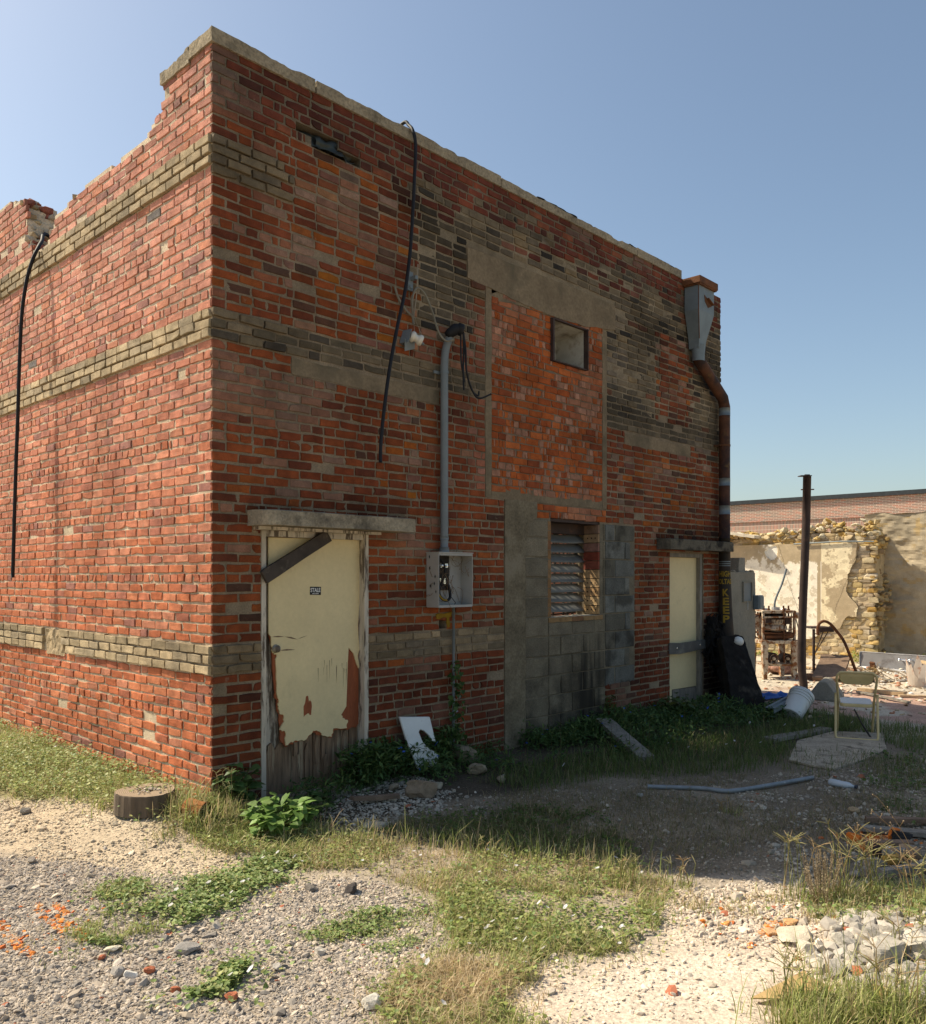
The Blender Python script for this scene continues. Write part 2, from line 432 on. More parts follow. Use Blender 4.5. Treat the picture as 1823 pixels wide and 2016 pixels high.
# ------------------------------------------------------------------ ground
def build_ground():
    def axis(lo, hi, st, far, flo):
        a = list(np.arange(lo, hi + 1e-6, st))
        s = st; x = hi
        while x < far:
            s *= 1.22; x += s; a.append(x)
        s = st; x = lo; pre = []
        while x > flo:
            s *= 1.22; x -= s; pre.append(x)
        return np.array(pre[::-1] + a)
    xs = axis(-3.4, 9.0, 0.05, 900, -900); ys = axis(-5.2, 2.4, 0.05, 900, -900)
    X, Y = np.meshgrid(xs, ys)
    Z = gz(X, Y)
    nx, ny = len(xs), len(ys)
    V = np.stack([X, Y, Z], -1).reshape(-1, 3)
    i = np.arange(nx - 1)[None, :] + (np.arange(ny - 1) * nx)[:, None]
    i = i.ravel()
    F = np.stack([i, i + 1, i + nx + 1, i + nx], 1)
    x = X.ravel(); y = Y.ravel(); z = Z.ravel()
    fw = AY * (x - CAMX) + AX * (y - CAMY)
    px, py = proj(x, y, z)
    px = px + 60 * (fbm(x * 2.1, y * 2.1, 31, 4) - 0.5) * np.clip(6 / np.maximum(fw, 1), 0, 1.5)
    py = py + 50 * (fbm(x * 2.1, y * 2.1, 37, 4) - 0.5) * np.clip(6 / np.maximum(fw, 1), 0, 1.5)
    C = np.tile(np.array([0.38, 0.315, 0.245]), (len(x), 1))
    zones = [
        ([(0, 1540), (230, 1585), (420, 1640), (480, 1700), (430, 1735), (250, 1705), (100, 1700), (0, 1680)], (0.50, 0.40, 0.285)),
        ([(980, 1925), (1280, 1860), (1340, 1760), (1540, 1770), (1600, 1830), (1823, 1830), (1900, 2100), (980, 2100)], (0.60, 0.49, 0.385)),
        ([(1090, 1940), (1400, 1860), (1520, 1900), (1480, 1970), (1200, 2010)], (0.66, 0.545, 0.435)),
        ([(560, 1560), (1500, 1470), (1900, 1440), (1900, 1775), (1500, 1728), (1000, 1682), (640, 1645)], (0.225, 0.18, 0.13)),  # follows the building's shadow outline: shade put into the ground colour
        ([(1000, 1560), (1250, 1530), (1500, 1560), (1520, 1640), (1250, 1660), (1050, 1620)], (0.28, 0.225, 0.16)),
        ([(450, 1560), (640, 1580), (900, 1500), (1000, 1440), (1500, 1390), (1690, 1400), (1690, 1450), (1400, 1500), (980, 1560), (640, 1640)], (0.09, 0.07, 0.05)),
        ([(430, 1560), (0, 1380), (-200, 1330), (-200, 1560), (200, 1575), (420, 1650)], (0.28, 0.24, 0.13)),
    ]
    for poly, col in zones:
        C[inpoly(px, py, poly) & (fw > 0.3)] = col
    back = (fw > 9.6 + 0.8 * (fbm(x, y, 3, 3) - 0.5)) & (x > 7.6)
    C[back] = (0.50, 0.43, 0.335)
    pink = back & (fw < 13) & (x < 10.2) & (fbm(x * 1.6, y * 1.6, 8, 3) > 0.45)
    C[pink] = (0.42, 0.27, 0.21)
    far = (np.hypot(x, y) > 45)
    C[far] = (0.20, 0.20, 0.12)
    n = 0.8 + 0.4 * fbm(x * 3, y * 3, 77, 4)
    C = C * n[:, None]
    # smooth a little between vertices
    G = C.reshape(ny, nx, 3)
    G = (G + np.roll(G, 1, 0) + np.roll(G, -1, 0) + np.roll(G, 1, 1) + np.roll(G, -1, 1)) / 5
    C = G.reshape(-1, 3)
    mb = MB(); mb.add(V, F)
    m = mat('ground_soil', attr=True, rough=0.97, var=0.15, vscale=4, bump=1.0, bscale=38, fine=0.35, spec=0.1,
            spot=(0.16, 0.135, 0.105), spot_scale=26, spot_lo=0.62, spot_hi=0.70, spot2=(0.50, 0.45, 0.38), spot2_scale=34, spot2_lo=0.66, spot2_hi=0.72)
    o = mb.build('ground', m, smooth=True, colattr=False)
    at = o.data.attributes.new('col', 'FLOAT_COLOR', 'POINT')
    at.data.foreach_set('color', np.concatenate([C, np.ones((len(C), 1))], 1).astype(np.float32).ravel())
    tag(o, kind='structure')
build_ground()

# ------------------------------------------------------------------ brick building
BLD = empty('brick_building', (0, 0, 0), label='derelict roofless red brick building with boarded cream doors and broken parapet', cat='building')
CH = 0.0709

# template of one brick: rings of 8 points at three depths
_rx = np.array([-1, 0, 1, 1, 1, 0, -1, -1.0]); _ry = np.array([-1, -1, -1, 0, 1, 1, 1, 0.0])
_F = []
for r in range(2):
    for k in range(8):
        k2 = (k + 1) % 8
        _F.append((r * 8 + k, r * 8 + k2, (r + 1) * 8 + k2, (r + 1) * 8 + k))
_F = np.array(_F)
_CAP = np.array([[16 + k for k in range(8)]])

def add_bricks(mb, B, fn, mi=0, jit=0.0024, ch=0.0032):
    """B: array rows u0,u1,v0,v1,depth,r,g,b"""
    B = np.asarray(B, float); n = len(B)
    uc = (B[:, 0] + B[:, 1]) / 2; hu = (B[:, 1] - B[:, 0]) / 2
    vc = (B[:, 2] + B[:, 3]) / 2; hv = (B[:, 3] - B[:, 2]) / 2
    ju = RNG.normal(0, jit, (n, 8)); jv = RNG.normal(0, jit * 0.8, (n, 8))
    chip = (RNG.random((n, 8)) < 0.07) * RNG.uniform(0.004, 0.014, (n, 8))
    U = []; Vv = []; D = []
    tu = RNG.normal(0, 0.0012, n); tv = RNG.normal(0, 0.0009, n)
    for ring, (ins, dep) in enumerate(((0, -0.030), (0, -ch), (ch, 0.0))):
        u = uc[:, None] + _rx * (hu[:, None] - ins) + ju - np.sign(_rx) * chip
        v = vc[:, None] + _ry * (hv[:, None] - ins) + jv - np.sign(_ry) * chip * 0.6
        d = B[:, 4][:, None] + dep + (0 if ring == 0 else 1) * (tu[:, None] * _rx + tv[:, None] * _ry)
        if ring == 2: d = d + RNG.normal(0, 0.0009, (n, 8))
        U.append(u); Vv.append(v); D.append(d)
    U = np.concatenate(U, 1).ravel(); Vv = np.concatenate(Vv, 1).ravel(); D = np.concatenate(D, 1).ravel()
    X = fn(U, Vv, D)
    base = (np.arange(n) * 24)[:, None, None]
    F4 = (base + _F[None]).reshape(-1, 4); F8 = (base + _CAP[None]).reshape(-1, 8)
    b = mb.n; mb.v.append(X); mb.n += len(X)
    c = B[:, 5:8]
    mb.f.append((F4 + b, np.repeat(c * 0.92, 16, axis=0), mi))
    mb.f.append((F8 + b, c, mi))

def front_fn(u, v, d):
    return np.stack([u, -np.asarray(d), v], -1) if hasattr(u, '__len__') else (u, -d, v)
def left_fn(u, v, d):
    return np.stack([-np.asarray(d), u, v], -1) if hasattr(u, '__len__') else (-d, u, v)

def core(mb, us, vs, mask, colf, fn, d_front, d_back, mi, jit=0.003):
    """mask[iv,iu] of filled cells -> front sheet with noise, back sheet and the edge faces"""
    nu, nv = len(us), len(vs)
    U, V = np.meshgrid(us, vs)
    dj = d_front + jit * 2 * (fbm(U * 14, V * 14, 3, 3) - 0.5)
    A = fn(U.ravel(), V.ravel(), dj.ravel()); Bk = fn(U.ravel(), V.ravel(), np.full(U.size, d_back))
    iv, iu = np.nonzero(mask)
    i = iv * nu + iu
    off = nu * nv
    FQ = np.stack([i, i + 1, i + nu + 1, i + nu], 1)
    cu = (us[iu] + us[iu + 1]) / 2; cv = (vs[iv] + vs[iv + 1]) / 2
    col = colf(cu, cv)
    b = mb.n
    mb.v.append(np.concatenate([A, Bk])); mb.n += 2 * off
    mb.f.append((FQ + b, col, mi)); mb.f.append((FQ[:, ::-1] + off + b, col * 0.8, mi))
    pm = np.pad(mask, 1)
    for dv, du, e in ((0, -1, (0, nu)), (0, 1, (1, nu + 1)), (-1, 0, (0, 1)), (1, 0, (nu, nu + 1))):
        edge = mask & ~pm[1 + dv:1 + dv + mask.shape[0], 1 + du:1 + du + mask.shape[1]]
        ev, eu = np.nonzero(edge)
        if len(ev) == 0: continue
        j = ev * nu + eu
        Q = np.stack([j + e[0], j + e[1], j + e[1] + off, j + e[0] + off], 1)
        ccu = (us[eu] + us[eu + 1]) / 2; ccv = (vs[ev] + vs[ev + 1]) / 2
        mb.f.append((Q + b, colf(ccu, ccv), mi))

# ---- front wall layout (u along the wall, v up)
HOLES = [(0.40, 1.405, -1, 2.05), (3.81, 4.69, 1.27, 2.30), (3.815, 4.395, 3.90, 4.32), (6.17, 7.02, -1, 1.99), (0.70, 1.10, 5.055, 5.125), (0.84, 1.32, 4.985, 5.056), (2.215, 2.30, 1.24, 1.33)]
SLABS = [(3.09, 3.40, -1, 2.52), (2.57, 4.97, 4.42, 4.74), (0.66, 2.21, 3.215, 3.33), (5.17, 6.68, 3.20, 3.325),
         (2.82, 2.905, 2.5, 4.42), (4.725, 4.815, 2.45, 4.42), (2.82, 4.815, 2.44, 2.53), (3.38, 3.58, 2.26, 2.45)]
R_OPEN, R_SLAB, R_RED, R_TOP, R_GREY, R_INF, R_LWIN, R_RWIN, R_BELT, R_LBELT, R_TBELT, R_CMU, R_BLUE, R_PINK, R_DARKRED = range(15)

def front_region(u, v):
    u = np.asarray(u, float); v = np.asarray(v, float)
    r = np.full(u.shape, R_RED)
    wob = 0.10 * (fbm(u * 2.0, v * 2.0, 51, 3) - 0.5)
    r[(v < 0.95)] = R_DARKRED
    topz = 5.02 + 0.02 * (u - 1.9)
    grey = ((u > 1.92) & (u < 2.82) & (v > 3.95)) | (u > 4.8) & (v > 3.32) | ((u >= 2.57) & (v > 4.4))
    r[grey] = R_GREY
    r[(u > 2.62) & (u < 2.82) & (v > 2.5) & (v < 4.3)] = R_PINK
    r[v > topz + wob] = R_TOP
    r[(u > 0.62) & (u < 1.92) & (v > 3.58) & (v < 4.93)] = R_LWIN
    r[(u > 5.89) & (u < 6.70) & (v > 3.57) & (v < 4.62)] = R_RWIN
    r[(v > 3.335) & (v < 3.565) & ((u < 2.82) | (u > 4.815))] = R_BELT
    r[(u < 0.625) & (v > 4.52) & (v < 4.76)] = R_TBELT
    r[(v > 0.985) & (v < 1.215) & (u < 3.10)] = R_LBELT
    r[(u > 2.9) & (u < 4.73) & (v > 2.52) & (v < 4.43)] = R_INF
    r[(u > 3.55) & (u < 4.80) & (v > 2.29) & (v < 2.46)] = R_INF
    r[(u > 5.1) & (u < 6.75) & (v > 2.25) & (v < 3.2)] = R_LWIN
    r[(u > 1.55) & (u < 1.92) & (v > 2.3) & (v < 3.2)] = R_LWIN
    r[(u > 3.38) & (u < 4.78) & (v < 2.29)] = R_CMU
    r[(u >= 4.78) & (u < 5.38) & (v > 0.50) & (v < 2.29)] = R_BLUE
    for (a, b, c, d) in SLABS: r[(u > a) & (u < b) & (v > c) & (v < d)] = R_SLAB
    for (a, b, c, d) in HOLES: r[(u > a) & (u < b) & (v > c) & (v < d)] = R_OPEN
    r[u > 7.5] = R_OPEN
    return r

def pick(rng, pal, wts):
    return np.array(pal[rng.choice(len(pal), p=np.array(wts) / sum(wts))])

PAL = {  # brick reds darker than the side wall's: some shade is in the colour
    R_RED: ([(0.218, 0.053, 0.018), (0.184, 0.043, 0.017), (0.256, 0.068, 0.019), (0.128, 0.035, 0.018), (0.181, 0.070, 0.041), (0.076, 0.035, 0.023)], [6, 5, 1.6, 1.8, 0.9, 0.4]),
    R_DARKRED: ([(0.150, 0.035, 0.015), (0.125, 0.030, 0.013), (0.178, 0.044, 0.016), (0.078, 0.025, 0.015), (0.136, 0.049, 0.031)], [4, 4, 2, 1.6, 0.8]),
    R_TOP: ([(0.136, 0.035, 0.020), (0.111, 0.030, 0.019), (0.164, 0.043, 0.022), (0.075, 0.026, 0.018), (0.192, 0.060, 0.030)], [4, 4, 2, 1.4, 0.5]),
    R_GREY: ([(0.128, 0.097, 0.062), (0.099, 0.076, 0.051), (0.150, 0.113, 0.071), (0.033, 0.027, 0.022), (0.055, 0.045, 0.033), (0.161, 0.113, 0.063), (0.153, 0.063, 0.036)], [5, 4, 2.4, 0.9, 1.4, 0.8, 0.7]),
    R_INF: ([(0.315, 0.075, 0.019), (0.289, 0.065, 0.018), (0.340, 0.088, 0.025), (0.238, 0.056, 0.020)], [5, 4, 3, 1.5]),
    R_LWIN: ([(0.213, 0.052, 0.017), (0.280, 0.074, 0.014), (0.158, 0.040, 0.018), (0.199, 0.085, 0.060), (0.088, 0.039, 0.024), (0.309, 0.096, 0.014)], [5, 2, 4, 1.5, 1.2, 0.6]),
    R_RWIN: ([(0.219, 0.054, 0.020), (0.281, 0.082, 0.018), (0.149, 0.043, 0.021), (0.242, 0.129, 0.093), (0.090, 0.039, 0.025)], [5, 2, 3, 1.2, 2]),
    R_BELT: ([(0.135, 0.103, 0.065), (0.104, 0.082, 0.054), (0.162, 0.122, 0.077), (0.068, 0.054, 0.040)], [4, 4, 2, 1]),
    R_LBELT: ([(0.237, 0.171, 0.101), (0.190, 0.140, 0.086), (0.266, 0.189, 0.112), (0.147, 0.112, 0.074)], [4, 3, 2, 1.2]),
    R_TBELT: ([(0.171, 0.127, 0.077), (0.144, 0.109, 0.071), (0.189, 0.144, 0.090)], [4, 3, 2]),
    R_CMU: ([(0.185, 0.155, 0.108), (0.16, 0.135, 0.096), (0.205, 0.17, 0.118)], [3, 3, 2]),
    R_BLUE: ([(0.15, 0.15, 0.132), (0.13, 0.13, 0.115), (0.165, 0.164, 0.143), (0.125, 0.115, 0.09)], [3, 3, 2, 1.5]),
    R_PINK: ([(0.267, 0.097, 0.057), (0.230, 0.067, 0.031), (0.294, 0.129, 0.088)], [3, 3, 2]),
}

def soot(u, v):
    """black weathering with a shape of its own (multiplies the brick colour)"""
    s = np.ones_like(np.asarray(u, float))
    a = fbm(u * 1.3 + 9, v * 2.6, 61, 4)
    band = np.exp(-((v - (4.93 - 0.30 * np.clip(u - 1.6, 0, 1.2))) / 0.16) ** 2) * sstep(1.4, 1.9, u) * sstep(3.6, 2.6, u)
    s = s * (1 - 0.75 * np.clip(band * (0.6 + a), 0, 1))
    b2 = np.exp(-((v - 4.6) / 0.45) ** 2) * sstep(4.9, 5.6, u) * (a > 0.47)
    s = s * (1 - 0.6 * b2)
    b3 = np.exp(-((v - 3.56) / 0.12) ** 2) * sstep(4.6, 5.0, u)
    s = s * (1 - 0.55 * np.clip(b3 * (0.5 + a), 0, 1))
    b4 = sstep(1.0, 0.55, np.abs(u - 4.35) / 0.35) * sstep(1.25, 0.2, v) * (fbm(u * 6, v * 0.7, 71, 3) > 0.42)
    s = s * (1 - 0.88 * b4)
    b5 = sstep(2.45, 2.2, v) * sstep(2.08, 2.2, v) * ((np.abs(u - 1.1) < 0.8) | (np.abs(u - 6.7) < 0.8))
    s = s * (1 - 0.6 * b5 * (a > 0.4))
    b6 = sstep(0.62, 0.75, u) * sstep(1.35, 0.8, u) * sstep(4.35, 3.9, v) * sstep(3.3, 3.5, v)
    s = s * (1 - 0.45 * b6 * (fbm(u * 5, v * 5, 90, 3) > 0.45))
    b7 = sstep(6.95, 7.1, u) * sstep(1.5, 0.9, v)
    s = s * (1 - 0.85 * b7)
    return s

def front_bricks():
    out = []; blocks = []
    rng = np.random.default_rng(5)
    us = np.arange(0.0, 7.505, 0.01)
    nrow = 77
    for row in range(nrow):
        v0 = row * CH - 0.05; v1 = v0 + CH
        vm = (v0 + v1) / 2
        if vm > 5.40: break
        reg = front_region(us + 0.005, np.full(us.shape, vm))
        alt = front_region(us + 0.005 + (0.055 if row % 2 else -0.055) * (0.5 + float(hash2(np.array([row]), np.array([3]), 5)[0])), np.full(us.shape, vm))
        fixed = [R_OPEN, R_SLAB, R_CMU, R_BLUE, R_INF]
        ok_ = ~np.isin(reg, fixed) & ~np.isin(alt, fixed)
        reg = np.where(ok_, alt, reg)
        k = 0
        while k < len(us):
            e = k
            while e < len(us) and reg[e] == reg[k]: e += 1
            R = reg[k]; a = us[k]; b = min(us[e - 1] + 0.01, 7.495)
            k = e
            if R in (R_OPEN, R_SLAB, R_CMU, R_BLUE) or b - a < 0.02: continue
            L = 0.2085
            joint = 0.0165 if R != R_INF else 0.010
            hdr = (row % 7 == 3) and R in (R_RED, R_DARKRED, R_TOP)
            if hdr: L = 0.108
            x = a
            first = True
            while x < b - 0.02:
                ln = L * rng.uniform(0.93, 1.05)
                if first:
                    if R == R_INF: ln = L * [1.0, 0.5, 0.75][row % 3]
                    elif a < 0.01: ln = L if row % 2 == 0 else L * 0.52
                    else: ln = L * (1.0 if row % 2 == 0 else rng.uniform(0.4, 0.6))
                    first = False
                if R not in (R_INF,) and rng.random() < 0.06: ln *= 0.55
                x1 = min(x + ln, b)
                if b - x1 < 0.05: x1 = b
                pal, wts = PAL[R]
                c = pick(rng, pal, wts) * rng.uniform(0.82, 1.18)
                xm = (x + x1) / 2
                ed = vm - (5.02 + 0.02 * (xm - 1.9))
                if R == R_TOP and ed < 0.22 and xm > 1.7 and rng.random() < 0.45 - ed * 1.6: c = pick(rng, *PAL[R_GREY]) * rng.uniform(0.7, 1.1)
                if R == R_GREY and ed > -0.2 and rng.random() < 0.3: c = pick(rng, *PAL[R_TOP]) * 0.9
                if R == R_RED and xm > 4.8 and 3.2 < vm < 3.36 and rng.random() < 0.5: c = pick(rng, *PAL[R_GREY])
                if R == R_RED and 1.9 < xm < 2.8 and 3.8 < vm < 4.0 and rng.random() < 0.4: c = pick(rng, *PAL[R_GREY])
                c = c * (0.72 + 0.56 * float(fbm(np.array([xm * 1.1 + 30]), np.array([vm * 1.1]), 41, 3)[0]))
                wh = float(sstep(0.60, 0.74, fbm(np.array([xm * 1.6 + 11]), np.array([vm * 2.0 + 5]), 47, 3))[0])
                c = c * (1 - 0.35 * wh) + np.array([0.28, 0.22, 0.165]) * 0.35 * wh
                c = c * float(soot(np.array([xm]), np.array([vm]))[0])
                if R in (R_LWIN, R_RWIN, R_RED) and rng.random() < 0.07: c = c * 0.6 + np.array([0.13, 0.095, 0.07])
                d = rng.normal(0, 0.0018)
                if R == R_BELT and (xm < 0.6): d += 0.014
                if R in (R_TBELT,): d += 0.016
                if R == R_LBELT: d += 0.012 if xm < 0.5 else 0.002
                if R == R_GREY: d += rng.normal(0, 0.003)
                if R == R_INF: d -= 0.001
                if rng.random() < 0.012 and R != R_INF: d -= 0.014; c = c * 0.8
                vj = rng.normal(0, 0.002)
                j2 = joint / 2
                if R == R_INF and (x1 - x) > 0.15 and rng.random() < 0.45:
                    # face with pale vertical kiln streaks: cut in narrow strips
                    n = rng.integers(3, 6); cuts = np.sort(rng.uniform(x + 0.02, x1 - 0.02, n))
                    seq = np.concatenate([[x + j2], cuts, [x1 - j2]])
                    for q in range(len(seq) - 1):
                        if seq[q + 1] - seq[q] < 0.004: continue
                        cc = c if rng.random() < 0.55 else np.array([0.34, 0.165, 0.105]) * rng.uniform(0.75, 1.15)
                        out.append([seq[q], seq[q + 1], v0 + j2 + vj, v1 - j2 + vj, d, *cc])
                else:
                    out.append([x + j2 if x > 0.001 else 0.002, x1 - j2, v0 + j2 + vj, v1 - j2 + vj, d, *c])
                x = x1
    # concrete blocks around the louver window and below it
    bh = 0.2
    rng = np.random.default_rng(8)
    for row in range(12):
        v0 = row * bh - 0.11; v1 = v0 + bh
        for (a0, a1, L, R) in ((3.40, 3.77, 0.37, R_CMU), (3.77, 4.78, 0.40, R_CMU), (4.78, 5.38, 0.39, R_BLUE)):
            if R == R_BLUE and (v0 < 0.45): continue
            x = a0; off = (row % 2) * 0.5
            first = True
            while x < a1 - 0.03:
                x1 = x + L * (off if (first and off > 0 and L != 0.37) else 1); first = False
                x1 = min(x1, a1)
                if R == R_BLUE and row % 2 == 0 and x1 > 5.15: x1 = min(x1, 5.28)
                if a1 - x1 < 0.06: x1 = a1
                spans = [(x, x1)]
                vv0, vv1 = v0, min(v1, 2.28)
                if vv1 > 1.27 and vv0 < 2.30:
                    ns = []
                    for (p, q) in spans:
                        if q <= 3.77 or p >= 4.73: ns.append((p, q))
                        else:
                            if vv0 < 1.20: ns.append((p, q)); vv1 = min(vv1, 1.235)
                            else:
                                if p < 3.77: ns.append((p, 3.77))
                                if q > 4.74: ns.append((4.74, q))
                    spans = ns
                pal, wts = PAL[R]
                for (p, q) in spans:
                    if q - p < 0.03 or vv1 - vv0 < 0.03: continue
                    c = pick(rng, pal, wts) * rng.uniform(0.85, 1.15) * float(soot(np.array([(p + q) / 2]), np.array([(vv0 + vv1) / 2]))[0] * 0.5 + 0.5)
                    blocks.append([p + 0.006, q - 0.006, vv0 + 0.006, vv1 - 0.006, rng.normal(0.002, 0.0025), *c])
                x = x1
                if R == R_BLUE and row % 2 == 0 and x >= 5.28: break
    return np.array(out), np.array(blocks)

def front_mortar_col(u, v):
    r = front_region(u, v)
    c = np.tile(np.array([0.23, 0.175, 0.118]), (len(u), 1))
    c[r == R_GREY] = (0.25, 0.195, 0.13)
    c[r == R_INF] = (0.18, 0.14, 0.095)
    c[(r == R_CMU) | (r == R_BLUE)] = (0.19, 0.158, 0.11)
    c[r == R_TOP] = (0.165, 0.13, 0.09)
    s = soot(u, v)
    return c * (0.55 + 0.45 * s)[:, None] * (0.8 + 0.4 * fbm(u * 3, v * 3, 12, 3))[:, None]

def build_front_wall():
    mb = MB()
    br, bl = front_bricks()
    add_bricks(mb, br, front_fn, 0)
    add_bricks(mb, bl, front_fn, 2, jit=0.002, ch=0.006)
    us = np.unique(np.round(np.concatenate([np.arange(0.012, 7.49, 0.04), [7.488], [h for q in HOLES for h in q[:2]]]), 4))
    us = us[(us >= 0.012) & (us <= 7.488)]
    vs = np.unique(np.round(np.concatenate([np.arange(-0.2, 5.41, 0.04), [5.41], [h for q in HOLES for h in q[2:] if h > 0]]), 4))
    cu = (us[:-1] + us[1:]) / 2; cv = (vs[:-1] + vs[1:]) / 2
    CU, CV = np.meshgrid(cu, cv)
    mask = np.ones(CU.shape, bool)
    for (a, b, c, d) in HOLES: mask &= ~((CU > a) & (CU < b) & (CV > c) & (CV < d))
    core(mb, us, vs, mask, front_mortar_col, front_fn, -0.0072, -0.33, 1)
    return mb.build('wall', [M_BRICK, M_MORTAR, M_BLOCK], BLD)
FRONT = build_front_wall()
FRONT['label'] = 'shaded brick front wall with bricked-up openings'

# ---- left wall
LPROF = [(0, 5.40), (0.70, 5.38), (0.71, 5.20), (0.86, 5.16), (1.09, 5.08), (1.3, 5.10), (1.54, 5.06), (1.75, 5.11), (2.14, 5.08), (2.58, 5.04), (2.78, 5.02), (2.82, 4.93), (2.90, 4.86), (3.10, 4.80), (3.30, 4.80),
         (3.36, 4.88), (3.42, 5.0), (3.46, 5.1), (3.54, 5.25), (3.62, 5.42), (3.95, 5.50), (4.4, 5.52), (9.0, 5.5)]
def lprof(u):
    return np.interp(u, [p[0] for p in LPROF], [p[1] for p in LPROF])
LHOLES = [(2.30, 2.38, 0.78, 0.85), (2.06, 2.14, 0.78, 0.86), (0.43, 0.50, 3.92, 3.985)]
def left_bricks():
    out = []
    rng = np.random.default_rng(15)
    pal_hi = [(0.54, 0.235, 0.165), (0.49, 0.205, 0.145), (0.57, 0.27, 0.195), (0.42, 0.185, 0.145), (0.51, 0.205, 0.125), (0.35, 0.165, 0.135)]  # both palettes lighter than the front wall's: some sunlight is in the colour
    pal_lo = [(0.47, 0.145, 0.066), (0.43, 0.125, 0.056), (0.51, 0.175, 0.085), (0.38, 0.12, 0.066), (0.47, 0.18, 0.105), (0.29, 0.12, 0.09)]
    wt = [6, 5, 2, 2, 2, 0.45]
    pst = [(0.44, 0.335, 0.205), (0.39, 0.30, 0.185), (0.48, 0.37, 0.23), (0.33, 0.26, 0.17)]
    for row in range(80):
        v0 = row * CH - 0.05; v1 = v0 + CH; vm = (v0 + v1) / 2
        belt = (4.525 < vm < 4.745) or (3.335 < vm < 3.565) or (0.985 < vm < 1.215)
        low = 0.985 < vm < 1.215
        L = 0.2085
        if row % 7 == 3 and not belt: L = 0.108
        x = 0.0; first = True
        end = 4.9
        while x < end:
            ln = L * rng.uniform(0.94, 1.05)
            if first: ln = (L * 0.52 if row % 2 == 0 else L); first = False
            elif rng.random() < 0.05: ln *= 0.55
            x1 = x + ln; xm = (x + x1) / 2
            top = lprof(xm)
            skip = v1 > top + 0.012 + rng.uniform(-0.02, 0.02)
            if xm < 0.70: skip = vm > 5.40
            for h in LHOLES:
                if h[0] < xm < h[1] and h[2] < vm < h[3]: skip = True
            if low and 2.55 < xm < 2.98: skip = True
            if not skip:
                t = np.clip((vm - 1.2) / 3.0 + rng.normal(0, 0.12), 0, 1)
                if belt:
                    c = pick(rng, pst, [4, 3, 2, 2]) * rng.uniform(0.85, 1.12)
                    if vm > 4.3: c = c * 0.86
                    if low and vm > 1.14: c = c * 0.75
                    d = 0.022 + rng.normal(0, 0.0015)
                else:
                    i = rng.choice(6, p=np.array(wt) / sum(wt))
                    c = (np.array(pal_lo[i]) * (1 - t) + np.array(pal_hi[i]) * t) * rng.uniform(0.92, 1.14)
                    d = rng.normal(0, 0.0017)
                    if rng.random() < 0.012: d -= 0.012
                    if rng.random() < 0.003: c = np.array([0.16, 0.14, 0.13])
                    if vm > 4.75 and rng.random() < 0.3: c = c * 0.75
                    if v0 < 0.9 and rng.random() < 0.08: d += 0.006
                vj = rng.normal(0, 0.002)
                j2 = 0.0062 if belt else 0.0078
                out.append([x + j2 if x > 0.001 else 0.014, x1 - j2, v0 + j2 + vj, v1 - j2 + vj, d, *c])
            x = x1
    return np.array(out)

def left_mortar_col(u, v):
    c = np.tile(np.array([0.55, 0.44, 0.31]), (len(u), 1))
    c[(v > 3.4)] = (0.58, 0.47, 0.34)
    return c * (0.8 + 0.4 * fbm(u * 3, v * 3, 19, 3))[:, None]

def build_left_wall():
    mb = MB()
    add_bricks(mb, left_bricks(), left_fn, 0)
    us = np.concatenate([np.arange(0.345, 5.0, 0.035), np.arange(5.2, 9.05, 0.4)]); us = np.insert(us, 0, [0.013, 0.06, 0.1, 0.15, 0.2, 0.25, 0.30])
    vs = np.arange(-0.2, 5.53, 0.035)
    CU, CV = np.meshgrid((us[:-1] + us[1:]) / 2, (vs[:-1] + vs[1:]) / 2)
    mask = CV < np.where(CU < 0.70, 5.40, lprof(CU) - 0.012)
    core(mb, us, vs, mask, left_mortar_col, left_fn, -0.0075, -0.33, 1)
    # tan rubble mortar where the lower belt lost its bricks
    m2 = MB()
    m2.box((-0.002, 2.765, 1.10), (0.026, 0.43, 0.22), col=(0.40, 0.30, 0.18), mi=1)
    o = mb.build('wall', [M_BRICK, M_MORTAR], BLD)
    return o
LEFT = build_left_wall()
LEFT['label'] = 'sunlit brick side wall with broken top'

def grid_box(x0, x1, y0, y1, z0, z1, st):
    """subdivided box, faces per side"""
    mb = MB()
    def side(a0, a1, b0, b1, fn, flip):
        na = max(1, int(round((a1 - a0) / st))); nb = max(1, int(round((b1 - b0) / st)))
        A, B = np.meshgrid(np.linspace(a0, a1, na + 1), np.linspace(b0, b1, nb + 1))
        V = np.array([fn(p, q) for p, q in zip(A.ravel(), B.ravel())])
        i = (np.arange(na)[None] + (np.arange(nb) * (na + 1))[:, None]).ravel()
        F = np.stack([i, i + 1, i + na + 2, i + na + 1], 1)
        mb.add(V, F[:, ::-1] if flip else F)
    side(x0, x1, y0, y1, lambda a, b: (a, b, z1), False); side(x0, x1, y0, y1, lambda a, b: (a, b, z0), True)
    side(x0, x1, z0, z1, lambda a, b: (a, y0, b), False); side(x0, x1, z0, z1, lambda a, b: (a, y1, b), True)
    side(y0, y1, z0, z1, lambda a, b: (x0, a, b), True); side(y0, y1, z0, z1, lambda a, b: (x1, a, b), False)
    return mb

def rough_slab(name, m, parent, x0, x1, y0, y1, z0, z1, st=0.05, freq=8, amp=0.006, seed=0, bevel=0.0):
    g = grid_box(x0, x1, y0, y1, z0, z1, st).rough(freq, amp, seed)
    return g.build(name, m, parent, colattr=False)

